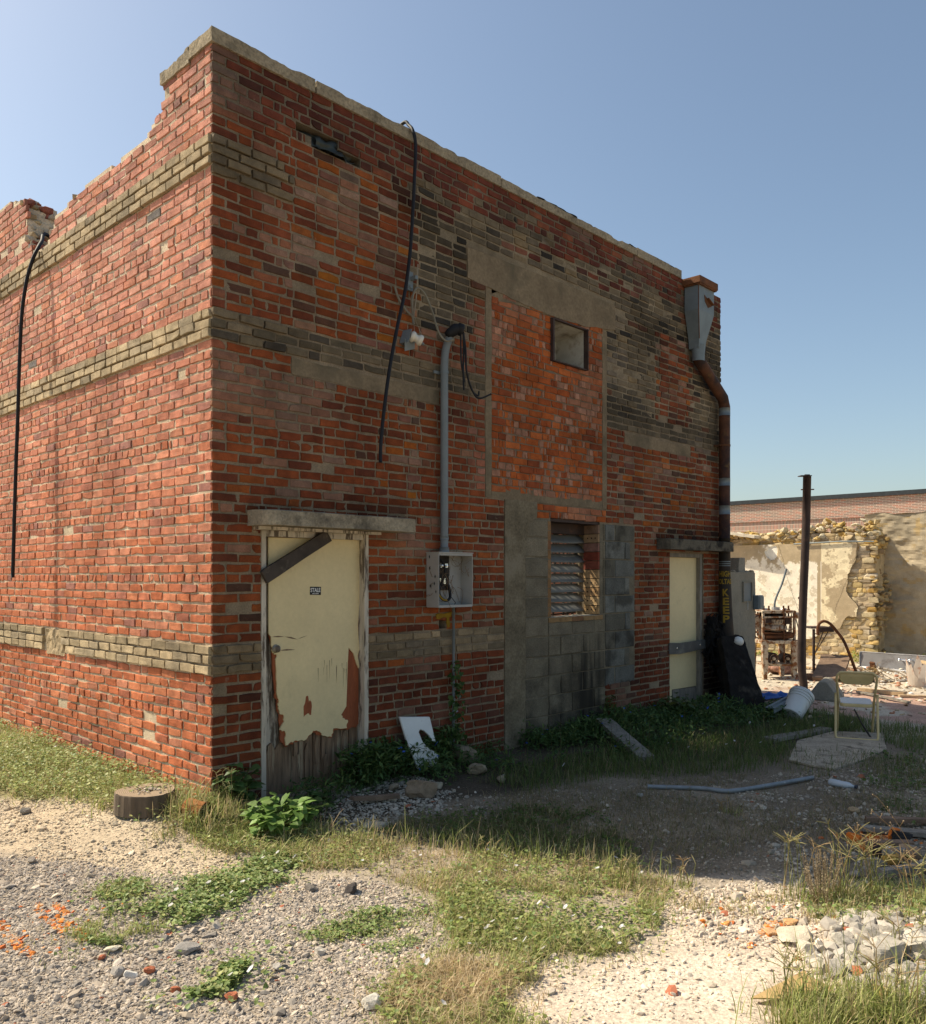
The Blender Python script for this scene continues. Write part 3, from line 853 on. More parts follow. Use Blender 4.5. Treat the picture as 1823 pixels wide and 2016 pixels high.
# broken end of the far piece of the left wall: rubble core with pale stones
def build_broken_end():
    mb = MB(); rr = random.Random(3)
    pal = [(0.42, 0.36, 0.28), (0.50, 0.45, 0.38), (0.36, 0.27, 0.17), (0.33, 0.11, 0.07), (0.28, 0.10, 0.075), (0.40, 0.31, 0.19)]
    for i in range(46):
        z = rr.uniform(4.80, 5.44); x = rr.uniform(0.02, 0.30)
        y = float(np.interp(z, [4.78, 5.0, 5.1, 5.25, 5.42, 5.5], [3.30, 3.42, 3.46, 3.54, 3.62, 3.9])) + rr.uniform(-0.02, 0.05)
        s = rr.uniform(0.035, 0.075)
        r = rock_mb(900 + i, s * 1.1, s, s * 0.7, sub=1, cut=4)
        mb.add(r.verts() + np.array((x, y, z)), r.f[0][0], rr.choice(pal))
    for i in range(30):
        y = rr.uniform(2.75, 3.4); x = rr.uniform(0.03, 0.3); s = rr.uniform(0.03, 0.06)
        r = rock_mb(960 + i, s * 1.2, s, s * 0.7, sub=1, cut=4)
        mb.add(r.verts() + np.array((x, y, float(lprof(y)) + 0.0)), r.f[0][0], rr.choice(pal))
    for i in range(26):
        y = rr.uniform(0.72, 2.8); s = rr.uniform(0.035, 0.06)
        r = rock_mb(1010 + i, s * 1.6, s, s * 0.6, sub=1, cut=4)
        mb.add(r.verts() + np.array((rr.uniform(0.06, 0.28), y, float(lprof(y)) - 0.005)), r.f[0][0], rr.choice(pal[2:5]))
    o = mb.build('rubble_core', M_STONE, BLD)
    o['label'] = 'pale rubble core in the broken wall end'
build_broken_end()

# coping: sagging concrete slabs on the front wall, one return on the left wall
def build_coping():
    cuts = [(-0.016, 0.86), (0.875, 3.02), (3.03, 3.9), (3.905, 5.4), (5.41, 6.42)]
    for i, (a, b) in enumerate(cuts):
        g = grid_box(a, b, -0.018, 0.30, 5.395 + 0.004 * (i % 2), 5.495 - (0.0 if i < 2 else 0.006 * i % 0.02), 0.035)
        V = g.verts()
        nse = fbm(V[:, 0] * 5 + 40, V[:, 1] * 5 + 7, 4, 4)
        V[:, 2] -= np.where(V[:, 2] > 5.44, np.clip(nse - 0.55, 0, 1) * 0.09, 0)
        g.v = [V]
        g.rough(16, 0.0032, i)
        g.build('coping', M_COPE, BLD, colattr=False)
    g = grid_box(-0.018, 0.30, 0.302, 0.715, 5.372, 5.488, 0.035)
    V = g.verts(); nse = fbm(V[:, 1] * 7 + 11, V[:, 0] * 7, 6, 3)
    V[:, 2] -= np.where(V[:, 2] > 5.43, sstep(0.40, 0.72, V[:, 1]) * 0.03 + np.clip(nse - 0.45, 0, 1) * 0.10, 0)
    g.v = [V]; g.rough(11, 0.008, 9)
    g.build('coping', M_COPE, BLD, colattr=False)
    # tar paper flashing showing above the slabs
    mb = MB()
    for (a, b, h) in ((3.62, 4.3, 0.02), (5.3, 5.9, 0.015), (6.05, 6.38, 0.02)):
        g = grid_box(a, b, 0.02, 0.26, 5.478, 5.494 + h, 0.05).rough(9, 0.01, int(a * 7))
        g.build('roofing_felt', M_CHAR, BLD, colattr=False)
build_coping()

# concrete patches set into the front wall
def patch(name, poly, d1, m, seed, label=None, step=0.05, jit=0.006, d0=-0.06):
    P = []
    n = len(poly)
    for i in range(n):
        a = Vector(poly[i]); b = Vector(poly[(i + 1) % n])
        k = max(1, int((b - a).length / step))
        for j in range(k):
            q = a.lerp(b, j / k)
            P.append((q.x + jit * (mnoise.noise(Vector((q.x * 9, q.y * 9, seed))) * 1.6), q.y + jit * (mnoise.noise(Vector((q.x * 9, q.y * 9, seed + 5))) * 1.6)))
    mb = MB(); mb.prism(P, front_fn, d0, d1)
    o = mb.build(name, m, BLD, colattr=False)
    if label: o['label'] = label
    return o
M_PATCH = mat('stained_render', (0.215, 0.162, 0.105), rough=0.95, var=0.25, vscale=2.5, bump=0.7, bscale=50, fine=0.2, spot=(0.13, 0.105, 0.07), spot_scale=2.6, spot_lo=0.50, spot_hi=0.66, spec=0.1)
M_PILAST = mat('rough_render', (0.185, 0.15, 0.10), rough=0.95, var=0.3, vscale=3, bump=1.0, bscale=40, fine=0.3, spot=(0.25, 0.21, 0.15), spot_scale=3.0, spot_lo=0.52, spot_hi=0.66, spot2=(0.10, 0.085, 0.062), spot2_scale=4, spot2_lo=0.6, spot2_hi=0.7, spec=0.1)
patch('lintel', [(2.57, 4.42), (2.90, 4.40), (3.3, 4.37), (3.8, 4.35), (4.4, 4.37), (4.97, 4.45), (4.97, 4.72), (4.2, 4.73), (3.4, 4.72), (2.57, 4.70)], 0.006, M_PATCH, 1, 'wide stained concrete lintel over the orange infill')
patch('lintel', [(0.66, 3.215), (2.21, 3.21), (2.21, 3.335), (1.5, 3.33), (0.66, 3.335)], -0.002, M_PATCH, 2)
patch('lintel', [(5.17, 3.20), (6.68, 3.19), (6.68, 3.33), (5.17, 3.325)], -0.002, M_PATCH, 3)
patch('mortar_band', [(2.82, 2.44), (2.905, 2.44), (2.905, 4.36), (3.0, 4.40), (2.82, 4.42)], -0.001, M_PATCH, 4)
patch('mortar_band', [(4.728, 2.44), (4.815, 2.44), (4.815, 4.40), (4.60, 4.36), (4.728, 4.33)], -0.001, M_PATCH, 5)
patch('mortar_band', [(2.907, 2.44), (4.726, 2.44), (4.726, 2.53), (3.7, 2.525), (3.5, 2.56), (2.907, 2.53)], -0.002, M_PATCH, 6)
patch('mortar_band', [(2.907, 4.30), (3.3, 4.345), (3.79, 4.345), (3.79, 4.365), (3.3, 4.38), (2.907, 4.40)], -0.001, M_PATCH, 8)
patch('concrete_pilaster', [(3.09, -0.1), (3.40, -0.1), (3.40, 2.0), (3.46, 2.22), (3.58, 2.29), (3.58, 2.44), (3.40, 2.44), (3.09, 2.44)], 0.005, M_PILAST, 7, 'rough concrete strip beside the block infill')
def left_belt_gap():
    g = grid_box(-0.008, 0.02, 2.552, 2.978, 0.985, 1.215, 0.03).rough(16, 0.012, 2)
    g.build('mortar_patch', mat('tan_mortar', (0.42, 0.315, 0.19), rough=0.95, var=0.3, vscale=10, bump=1.0, bscale=40, fine=0.2), BLD, colattr=False)
left_belt_gap()

# far and right walls of the shell (plain, behind)
def back_walls():
    m = mat('far_brick', (0.15, 0.055, 0.035), rough=0.95, var=0.3, vscale=8, bump=0.6, bscale=30, fine=0.25)
    mb = MB(); mb.box((7.33, 4.7, 2.2), (0.31, 8.7, 4.8)); mb.build('wall', m, BLD, colattr=False)
    mb = MB(); mb.box((3.75, 9.16, 2.2), (7.4, 0.3, 4.8)); mb.build('wall', m, BLD, colattr=False)
back_walls()
# ------------------------------------------------------------------ doors, window, duct and fittings of the building
def C4(x, y): return ((600 + x / 2.0163) / 1.4882, (1400 + y / 2.0163) / 1.4882)
def C6(x, y): return ((1850 + x / 2.1124) / 1.4882, (1350 + y / 2.1124) / 1.4882)
def C3(x, y): return ((1250 + x / 1.919) / 1.4882, (600 + y / 1.919) / 1.4882)
def ZD(x, y): return ((1900 + x / 4.0333) / 1.4882, (750 + y / 4.032) / 1.4882)
def ZW(x, y): return ((1560 + x / 5.041) / 1.4882, (1480 + y / 5.04) / 1.4882)
def ZM(x, y): return ((1220 + x / 5.306) / 1.4882, (1580 + y / 5.305) / 1.4882)
def ZI(x, y): return ((1130 + x / 4.8) / 1.4882, (780 + y / 4.8) / 1.4882)

def fp_poly(pts, conv, Y): return [FP(*conv(*p), Y=Y) for p in pts]
def jag(poly, i0, i1, amp, n, seed):
    """ragged edge between vertices i0..i1 of a polygon"""
    rr = random.Random(seed); out = []
    for i in range(len(poly)):
        out.append(poly[i])
        if i0 <= i < i1:
            a = Vector(poly[i]); b = Vector(poly[(i + 1) % len(poly)])
            d = b - a; nrm = Vector((-d.y, d.x)); nrm = nrm.normalized() if nrm.length > 0 else nrm
            for k in range(1, n):
                q = a + d * (k / n) + nrm * rr.uniform(-amp, amp)
                out.append((q.x, q.y))
    return out

def text_mesh(body, size, font_bold=False, fine=False):
    cu = bpy.data.curves.new('tmp', 'FONT'); cu.body = body; cu.size = size; cu.align_x = 'CENTER'; cu.align_y = 'CENTER'
    cu.resolution_u = 3
    if font_bold: cu.offset = size * 0.03
    ob = bpy.data.objects.new('tmp', cu); COL.objects.link(ob)
    dg = bpy.context.evaluated_depsgraph_get(); dg.update()
    me = ob.evaluated_get(dg).to_mesh()
    bm = bmesh.new(); bm.from_mesh(me); bmesh.ops.triangulate(bm, faces=bm.faces[:])
    if fine: bmesh.ops.subdivide_edges(bm, edges=[e for e in bm.edges if e.calc_length() > size * 0.12], cuts=3, use_grid_fill=True); bmesh.ops.triangulate(bm, faces=bm.faces[:])
    bm.verts.ensure_lookup_table(); bm.verts.index_update()
    V = np.array([v.co[:] for v in bm.verts]); F = [tuple(v.index for v in p.verts) for p in bm.faces]; bm.free()
    ob.evaluated_get(dg).to_mesh_clear()
    bpy.data.objects.remove(ob); bpy.data.curves.remove(cu)
    return V, F

def build_doors():
    # --- near door
    D = empty('door', (0, 0, 0)); D.parent = BLD
    D['label'] = 'near cream door with peeling bottom and a dark board nailed across it'
    # frame: jambs and head, set a little back
    fr = MB()
    fr.box((0.425, 0.10, 1.0), (0.05, 0.16, 2.1)); fr.box((1.387, 0.09, 1.0), (0.044, 0.17, 2.1)); fr.box((0.907, 0.10, 2.022), (0.914, 0.16, 0.055))
    bev(fr.build('frame', M_OLDWHITE, D, colattr=False), 0.004)
    # rotten boards at the bottom
    rr = random.Random(4)
    wood = MB(); x = 0.452
    while x < 1.35:
        w_ = rr.uniform(0.05, 0.12); top = rr.uniform(0.42, 0.62); dep = rr.uniform(0.085, 0.12)
        w_ = min(w_, 1.36 - x)
        n = 5
        pl = [(x, -0.1), (x + w_ - 0.004, -0.1), (x + w_ - 0.004, top + rr.uniform(-.04, .04)), (x + w_ * 0.6, top + rr.uniform(-.09, .05)), (x + w_ * 0.3, top + rr.uniform(-.02, .09)), (x, top + rr.uniform(-.05, .05))]
        wood.prism(pl, front_fn, -dep - 0.02, -dep)
        if rr.random() < 0.75:
            h0 = rr.uniform(0.05, 0.35); hh = rr.uniform(0.12, 0.3)
            p2 = [(x + 0.01, h0), (x + w_ * 0.7, h0 + rr.uniform(-.04, .06)), (x + w_ * 0.6, h0 + hh), (x + w_ * 0.3, h0 + hh + rr.uniform(0, .08)), (x + 0.005, h0 + hh * 0.8)]
            wood.prism(p2, front_fn, -dep, -dep + rr.uniform(0.008, 0.02))
        x += w_
    wood.build('rotten_boards', M_ROTWOOD, D, colattr=False)
    pnl = MB(); pnl.prism([(0.45, -0.1), (1.36, -0.1), (1.36, 1.995), (0.45, 1.995)], front_fn, -0.16, -0.125)
    pnl.build('door_core', M_OLDWHITE, D, colattr=False)
    red = [(375, 350), (378, 920), (395, 1000), (400, 1100), (412, 1250), (425, 1330), (440, 1450), (450, 1560), (475, 1590), (500, 1575), (545, 1560), (600, 1545), (640, 1505), (690, 1520), (750, 1535), (765, 1490), (845, 1490), (900, 1465), (935, 1435), (940, 1300), (932, 1150), (922, 1000), (918, 900), (916, 365)]
    P = jag(fp_poly(red, C4, 0.082), 3, 18, 0.010, 5, 3)
    r = MB(); r.prism(P, front_fn, -0.095, -0.082); r.build('plywood', M_REDPLY, D, colattr=False)
    crm = [(376, 352), (377, 920), (392, 940), (396, 1000), (402, 1036), (425, 1044), (420, 1100), (425, 1260), (438, 1310), (432, 1340), (442, 1390), (466, 1402), (470, 1440), (442, 1490), (476, 1500), (479, 1582), (500, 1568), (540, 1550), (585, 1553), (610, 1528), (640, 1494), (680, 1498), (700, 1523), (750, 1530), (760, 1480), (840, 1478), (845, 1430), (817, 1420), (806, 1400), (836, 1350), (840, 1250), (845, 1090), (850, 1002), (880, 1038), (898, 1100), (910, 1125), (914, 1115), (904, 1050), (915, 1010), (908, 940), (905, 870), (914, 735), (915, 366)]
    P = jag(fp_poly(crm, C4, 0.070), 2, 28, 0.007, 4, 9)
    c = MB(); c.prism(P, front_fn, -0.0815, -0.070); c.build('cream_panel', M_CREAM, D, colattr=False)
    h = jag(fp_poly([(598, 1292), (610, 1288), (612, 1340), (624, 1310), (630, 1325), (628, 1400), (606, 1392), (585, 1412), (584, 1350)], C4, 0.069), 0, 9, 0.006, 3, 5)
    c = MB(); c.prism(h, front_fn, -0.0705, -0.0685); c.build('torn_patch', M_REDPLY, D, colattr=False)
    # splits in the cream face and loose splinters
    sp = MB()
    for k in range(15):
        x0 = rr.uniform(660, 840); y0 = rr.uniform(1060, 1130); ln = rr.uniform(30, 120)
        pp = fp_poly([(x0, y0), (x0 + 2.2, y0), (x0 + 1.5, y0 + ln)], C4, 0.0692); sp.prism(pp, front_fn, -0.0705, -0.0690)
    for (a, b, q) in (((395, 940), (470, 938), 6), ((470, 938), (550, 955), 7), ((550, 952), (605, 932), 3), ((440, 1020), (535, 1015), 7), ((400, 1000), (440, 990), 9)):
        pp = fp_poly([a, (a[0] + (b[0] - a[0]) / 2, (a[1] + b[1]) / 2 - q), b, (a[0] + (b[0] - a[0]) / 2, (a[1] + b[1]) / 2 + q * 0.5)], C4, 0.0692); sp.prism(pp, front_fn, -0.0705, -0.0688)
    sp.build('splits', M_ROTWOOD, D, colattr=False)
    kb = MB(); kx, kz = FP(*C4(422, 1010), Y=0.06)
    kb.lathe([(0.0, 0.045), (0.018, 0.042), (0.026, 0.03), (0.026, 0.02), (0.012, 0.012), (0.012, 0.0), (0.032, 0.0), (0.0, -0.002)], (kx, 0.068, kz), (0, -1, 0), 16)
    kb.build('doorknob', M_OLDWHITE, D, smooth=True, colattr=False)
    pk = MB(); pl = fp_poly([(338, 556), (352, 540), (520, 436), (700, 322), (722, 316), (738, 345), (752, 372), (600, 470), (450, 572), (372, 624)], C4, -0.03)
    pk.prism(pl, front_fn, 0.0, 0.032)
    o = bev(pk.build('board', M_DARKWOOD, D, colattr=False), 0.003); o['label'] = 'dark board nailed diagonally across the near door'
    # sticker
    st = MB(); sp4 = fp_poly([(622, 643), (687, 644), (686, 692), (621, 691)], C4, 0.068)
    st.prism(sp4, front_fn, -0.0698, -0.0685)
    so = st.build('sticker', M_BLACK, D, colattr=False); so['label'] = 'small black sticker on the near door'
    u0 = min(p[0] for p in sp4); u1 = max(p[0] for p in sp4); v0 = min(p[1] for p in sp4); v1 = max(p[1] for p in sp4)
    W = u1 - u0; H = v1 - v0
    tx = MB()
    for body, sz, cy, wx in (('STALE', H * 0.66, v0 + H * 0.60, 0.88), ('HALF DEAD', H * 0.2, v0 + H * 0.18, 0.58)):
        V, F = text_mesh(body, sz, True)
        V[:, 0] -= (V[:, 0].min() + V[:, 0].max()) / 2; V[:, 1] -= (V[:, 1].min() + V[:, 1].max()) / 2
        V[:, 0] *= W * wx / (V[:, 0].max() - V[:, 0].min())
        tx.add(np.stack([(u0 + u1) / 2 + V[:, 0], np.full(len(V), 0.0682), cy + V[:, 1]], 1), F)
    tx.build('lettering', M_WHITEPAINT, so, colattr=False)

    # --- far door
    D2 = empty('door', (0, 0, 0)); D2.parent = BLD
    D2['label'] = 'far narrow cream door with a grey metal bar across it'
    fr = MB(); fr.box((6.185, 0.10, 1.0), (0.035, 0.16, 2.0)); fr.box((6.99, 0.10, 1.0), (0.06, 0.16, 2.0)); fr.box((6.58, 0.10, 1.965), (0.76, 0.16, 0.05))
    bev(fr.build('frame', M_GREYWOOD, D2, colattr=False), 0.004)
    c = MB(); P = fp_poly([(231, 571), (448, 576), (449, 900), (446, 960), (447, 1100), (449, 1280), (456, 1384), (250, 1416), (250, 1535), (238, 1530), (236, 1300), (229, 1120), (230, 800)], C6, 0.075)
    c.prism(P, front_fn, -0.09, -0.075); c.build('cream_panel', M_CREAM, D2, colattr=False)
    c = MB(); c.prism([(6.2, -0.1), (6.96, -0.1), (6.96, 1.95), (6.2, 1.95)], front_fn, -0.14, -0.095); c.build('door_core', M_GREYWOOD, D2, colattr=False)
    c = MB(); c.prism(fp_poly([(254, 1418), (464, 1388), (466, 1580), (262, 1600)], C6, 0.08), front_fn, -0.0945, -0.078); c.build('kick_board', M_GREYWOOD, D2, colattr=False)
    c = MB(); P = fp_poly([(232, 1128), (300, 1128), (455, 1104), (492, 1100), (492, 1152), (440, 1165), (300, 1196), (232, 1198)], C6, -0.01); c.prism(P, front_fn, 0.003, 0.018)
    o = bev(c.build('metal_bar', M_BARGREY, D2, colattr=False), 0.003)
    for q in ((282, 1160), (425, 1138)):
        bl = MB(); bx, bz = FP(*C6(*q), Y=-0.02); bl.lathe([(0, 0.01), (0.012, 0.008), (0.014, 0)], (bx, -0.018, bz), (0, -1, 0), 10)
        bl.build('bolt', M_CHROME, o, colattr=False)
    for nm, x0, x1, dp, z0, z1, ch, lab in (('canopy', 0.28, 1.70, 0.26, 2.062, 2.165, 0.07, 'near concrete door canopy'), ('canopy', 5.86, 7.47, 0.20, 2.025, 2.145, 0.07, 'far sooty concrete door canopy')):
        pl = [(x0, 0.05), (x0, -dp + ch), (x0 + ch * 0.25, -dp + ch * 0.3), (x0 + ch, -dp), (x1 - 0.02, -dp), (x1, -dp + 0.02), (x1, 0.05)]
        mb = MB(); n = len(pl)
        st = 0.05
        PP = []
        for i in range(n):
            a = Vector(pl[i]); b = Vector(pl[(i + 1) % n]); k = max(1, int((b - a).length / st))
            PP += [tuple(a.lerp(b, j / k)) for j in range(k)]
        zz = [z0, z0 + 0.03, z0 + 0.065, z1]
        N = len(PP); V = []; F = []
        for z in zz: V += [(p[0], p[1], z) for p in PP]
        V += [(p[0], p[1] * 0.86 + 0.0, z1 + 0.008) for p in PP]
        for r_ in range(len(zz)):
            for i in range(N): F.append((r_ * N + i, r_ * N + (i + 1) % N, (r_ + 1) * N + (i + 1) % N, (r_ + 1) * N + i))
        F.append(tuple(range(N))[::-1]); F.append(tuple(range(len(zz) * N, len(zz) * N + N)))
        mb.add(V, F); mb.rough(13, 0.004, int(x0 * 10))
        o = mb.build(nm, M_CONC if x0 < 1 else M_CONC_SOOT, BLD, colattr=False); o['label'] = lab
        if x0 < 1:
            mb = MB(); mb.box((0.90, -0.035, 2.05), (1.14, 0.09, 0.022)); mb.rough(9, 0.004, 3).build('soffit_board', M_OLDWHITE, BLD, colattr=False)
M_BARGREY = mat('dull_bar', (0.10, 0.10, 0.095), rough=0.55, metal=0.2, var=0.2, bump=0.1, spot=(0.18, 0.17, 0.15), spot_scale=6, spot_lo=0.55, spot_hi=0.7)
M_CONC_SOOT = mat('sooty_concrete', (0.15, 0.13, 0.098), rough=0.95, var=0.35, vscale=4, bump=0.8, bscale=70, fine=0.3, spot=(0.03, 0.027, 0.023), spot_scale=4, spot_lo=0.45, spot_hi=0.62, spec=0.1)
build_doors()

def build_window():
    W = empty('louver_window', (0, 0, 0)); W.parent = BLD
    W['label'] = 'louvered window with grey metal slats in the block infill'
    # brick reveal: right jamb (holed brick ends), left jamb, head, sill
    ylv = 0.21
    j = MB(); rr = random.Random(5)
    z = 1.285; k = 0
    pal = [(0.44, 0.28, 0.14), (0.48, 0.32, 0.17), (0.40, 0.24, 0.12), (0.46, 0.30, 0.16), (0.40, 0.25, 0.13), (0.24, 0.07, 0.045), (0.22, 0.05, 0.03), (0.26, 0.13, 0.10), (0.36, 0.23, 0.13), (0.26, 0.16, 0.11)]
    while z < 2.26:
        h = 0.098
        mb = grid_box(4.665 + rr.uniform(-0.002, 0.002), 4.735, 0.012, ylv - 0.004, z + 0.004, min(z + h, 2.28) - 0.004, 0.03).rough(30, 0.0035, k)
        j.add(mb.verts(), np.concatenate([f for f, _, _ in mb.f]), pal[min(k, len(pal) - 1)])
        if k in (0, 1, 2, 3, 8):
            for q in (0.05, 0.10, 0.15):
                j.lathe([(0.008, 0.0), (0.008, 0.003), (0.0, 0.0031)], (4.662, q, z + h * 0.52), (-1, 0, 0), 8, (0.02, 0.012, 0.01))
        z += h; k += 1
    j.build('jamb', M_STONE, W)
    j = MB()
    z = 1.285; k = 0
    while z < 2.26:
        mb = grid_box(3.765, 3.818 + rr.uniform(-0.003, 0.003), 0.005, ylv - 0.004, z + 0.004, min(z + 0.098, 2.28) - 0.004, 0.03).rough(30, 0.003, k)
        j.add(mb.verts(), np.concatenate([f for f, _, _ in mb.f]), rr.choice([(0.24, 0.13, 0.06), (0.28, 0.16, 0.08), (0.22, 0.10, 0.05)])); z += 0.098; k += 1
    j.build('jamb', M_STONE, W)
    s = MB(); x = 3.77
    while x < 4.73:
        w_ = rr.uniform(0.18, 0.21); w_ = min(w_, 4.735 - x)
        mb = grid_box(x, x + w_ - 0.006, -0.006, 0.02, 1.232, 1.279, 0.03).rough(30, 0.004, int(x * 30))
        s.add(mb.verts(), np.concatenate([f for f, _, _ in mb.f]), rr.choice([(0.24, 0.14, 0.065), (0.28, 0.17, 0.08), (0.20, 0.10, 0.05), (0.30, 0.12, 0.06)])); x += w_
    s.build('sill', M_STONE, W)
    mb = grid_box(3.80, 4.70, 0.0, 0.24, 1.255, 1.283, 0.04).rough(12, 0.004, 3); mb.build('sill_mortar', M_CONCRETE_LIGHT, W, colattr=False)
    hd = MB(); hd.box((4.25, 0.13, 2.29), (0.96, 0.22, 0.05)); hd.box((4.24, 0.225, 2.215), (0.86, 0.05, 0.11)); hd.build('lintel', M_BLACKSTEEL, W, colattr=False)
    # slats
    n = 8; z0 = 1.315; pitch = (2.16 - z0) / n
    for i in range(n):
        zc = z0 + (i + 0.5) * pitch
        sag = 0.012 * math.sin(i * 1.7)
        mb = MB()
        V = []; F = []
        nx = 9
        prof = [(0.292, 0.050), (0.288, 0.036), (0.245, 0.006), (0.205, -0.026), (0.197, -0.036), (0.197, -0.050)]
        for a in range(nx):
            t = a / (nx - 1); x = 3.825 + t * 0.845
            bend = 0.010 * (mnoise.noise(Vector((t * 2.2, i * 3.3, 0)))) + (0.02 * max(0, t - 0.75) * 4 if i > 4 else 0)
            for (y, z) in prof: V.append((x, y, zc + z * 0.98 + bend * (1 if z > 0 else 0.5)))
        m_ = len(prof)
        for a in range(nx - 1):
            for b in range(m_ - 1): F.append((a * m_ + b, a * m_ + b + 1, (a + 1) * m_ + b + 1, (a + 1) * m_ + b))
        mb.add(V, F)
        o = mb.build('slat', M_LOUVER, W, smooth=True, colattr=False)
        so = o.modifiers.new('solid', 'SOLIDIFY'); so.thickness = 0.0025
    # grille behind the slats
    g = MB()
    for k in range(17): g.box((3.70 + k * 0.07 + rr.uniform(-.02, .02), 0.40, 1.85), (rr.uniform(0.014, 0.035), 0.012, 1.5), Euler((0, math.radians(rr.uniform(-14, 14)), 0)).to_matrix())
    for k in range(6): g.box((4.25, 0.41, 1.30 + k * 0.2 + rr.uniform(-.03, .03)), (1.2, 0.01, 0.018), Euler((0, math.radians(rr.uniform(-4, 4)), 0)).to_matrix())
    g.box((4.25, 0.42, 2.42), (1.3, 0.02, 0.50))  # unseen board added to keep the sun off the top slats
    g.build('grille_and_sun_board', M_BLACKSTEEL, W, colattr=False)
M_LOUVER = mat('louver_paint', (0.16, 0.16, 0.148), rough=0.7, metal=0.0, var=0.15, vscale=5, bump=0.1, spot=(0.13, 0.13, 0.115), spot_scale=7, spot_lo=0.55, spot_hi=0.7)
build_window()

def build_ducts():
    D = empty('vent_duct', (0, 0, 0)); D.parent = BLD; D['label'] = 'square sheet metal duct opening in the orange brick infill'
    x0, x1, z0, z1 = 3.82, 4.39, 3.905, 4.315
    i0, i1, k0, k1 = 3.90, 4.33, 3.98, 4.25
    mb = MB()
    V = [(x0, 0.0, z0), (x1, 0.0, z0), (x1, 0.0, z1), (x0, 0.0, z1), (i0, 0.33, k0), (i1, 0.33, k0), (i1, 0.33, k1), (i0, 0.33, k1), (i0 - 0.01, 0.331, k0 - 0.01), (i1 + 0.01, 0.331, k0 - 0.01), (i1 + 0.01, 0.331, k1 + 0.01), (i0 - 0.01, 0.331, k1 + 0.01)]
    F = [(0, 1, 5, 4), (1, 2, 6, 5), (2, 3, 7, 6), (3, 0, 4, 7), (8, 9, 10, 11)]
    mb.add(V, F)
    mb.build('duct_lining', mat('dusty_tin', (0.40, 0.37, 0.31), rough=0.8, var=0.2, vscale=5, bump=0.2, spot=(0.2, 0.17, 0.13), spot_scale=5, spot_lo=0.5, spot_hi=0.65), D, colattr=False)
    fr = MB()
    fr.box((x0 - 0.006, -0.012, (z0 + z1) / 2), (0.024, 0.05, z1 - z0 + 0.03)); fr.box((x1 + 0.004, -0.02, (z0 + z1) / 2), (0.014, 0.06, z1 - z0 + 0.03))
    fr.box(((x0 + x1) / 2, -0.012, z0 - 0.007), (x1 - x0 - 0.016, 0.05, 0.014)); fr.box(((x0 + x1) / 2, -0.012, z1 + 0.008), (x1 - x0 - 0.016, 0.05, 0.016))
    bev(fr.build('duct_frame', M_BLACKSTEEL, D, colattr=False), 0.003)
    # crumpled tin in the broken hole near the top
    c = empty('tin_vent', (0, 0, 0)); c.parent = BLD; c['label'] = 'crumpled dark tin vent in the hole below the coping'
    m = mat('dark_green_tin', (0.040, 0.046, 0.040), rough=0.45, metal=0.4, var=0.3, bump=0.1, spec=0.4)
    def sheet(cu, cv, w_, h_, seed, dy, nm):
        mb = MB(); n = 8; V = []; F = []
        for a in range(n):
            for b in range(n):
                s = a / (n - 1) - 0.5; t = b / (n - 1) - 0.5
                d = dy + 0.045 * mnoise.noise(Vector((s * 2.5 + seed, t * 2.5, 0))) - 0.07 * (abs(t) ** 1.5) * 2 * (1 if t < 0 else -0.2)
                V.append((cu + s * w_, d, cv + t * h_ + 0.03 * mnoise.noise(Vector((s * 3, t * 2, seed)))))
        for a in range(n - 1):
            for b in range(n - 1): F.append((a * n + b, a * n + b + 1, (a + 1) * n + b + 1, (a + 1) * n + b))
        mb.add(V, F); o = mb.build(nm, m, c, smooth=True, colattr=False); q = o.modifiers.new('s', 'SOLIDIFY'); q.thickness = 0.003
    sheet(0.84, 5.05, 0.22, 0.13, 1.3, 0.06, 'tin_sheet'); sheet(1.02, 5.04, 0.26, 0.11, 4.1, 0.02, 'tin_sheet'); sheet(1.16, 5.05, 0.2, 0.12, 7.7, 0.05, 'tin_sheet')
    mb = MB(); mb.box((1.01, 0.2, 5.055), (0.62, 0.02, 0.18)); mb.build('vent_back', M_BLACK, c, colattr=False)
build_ducts()

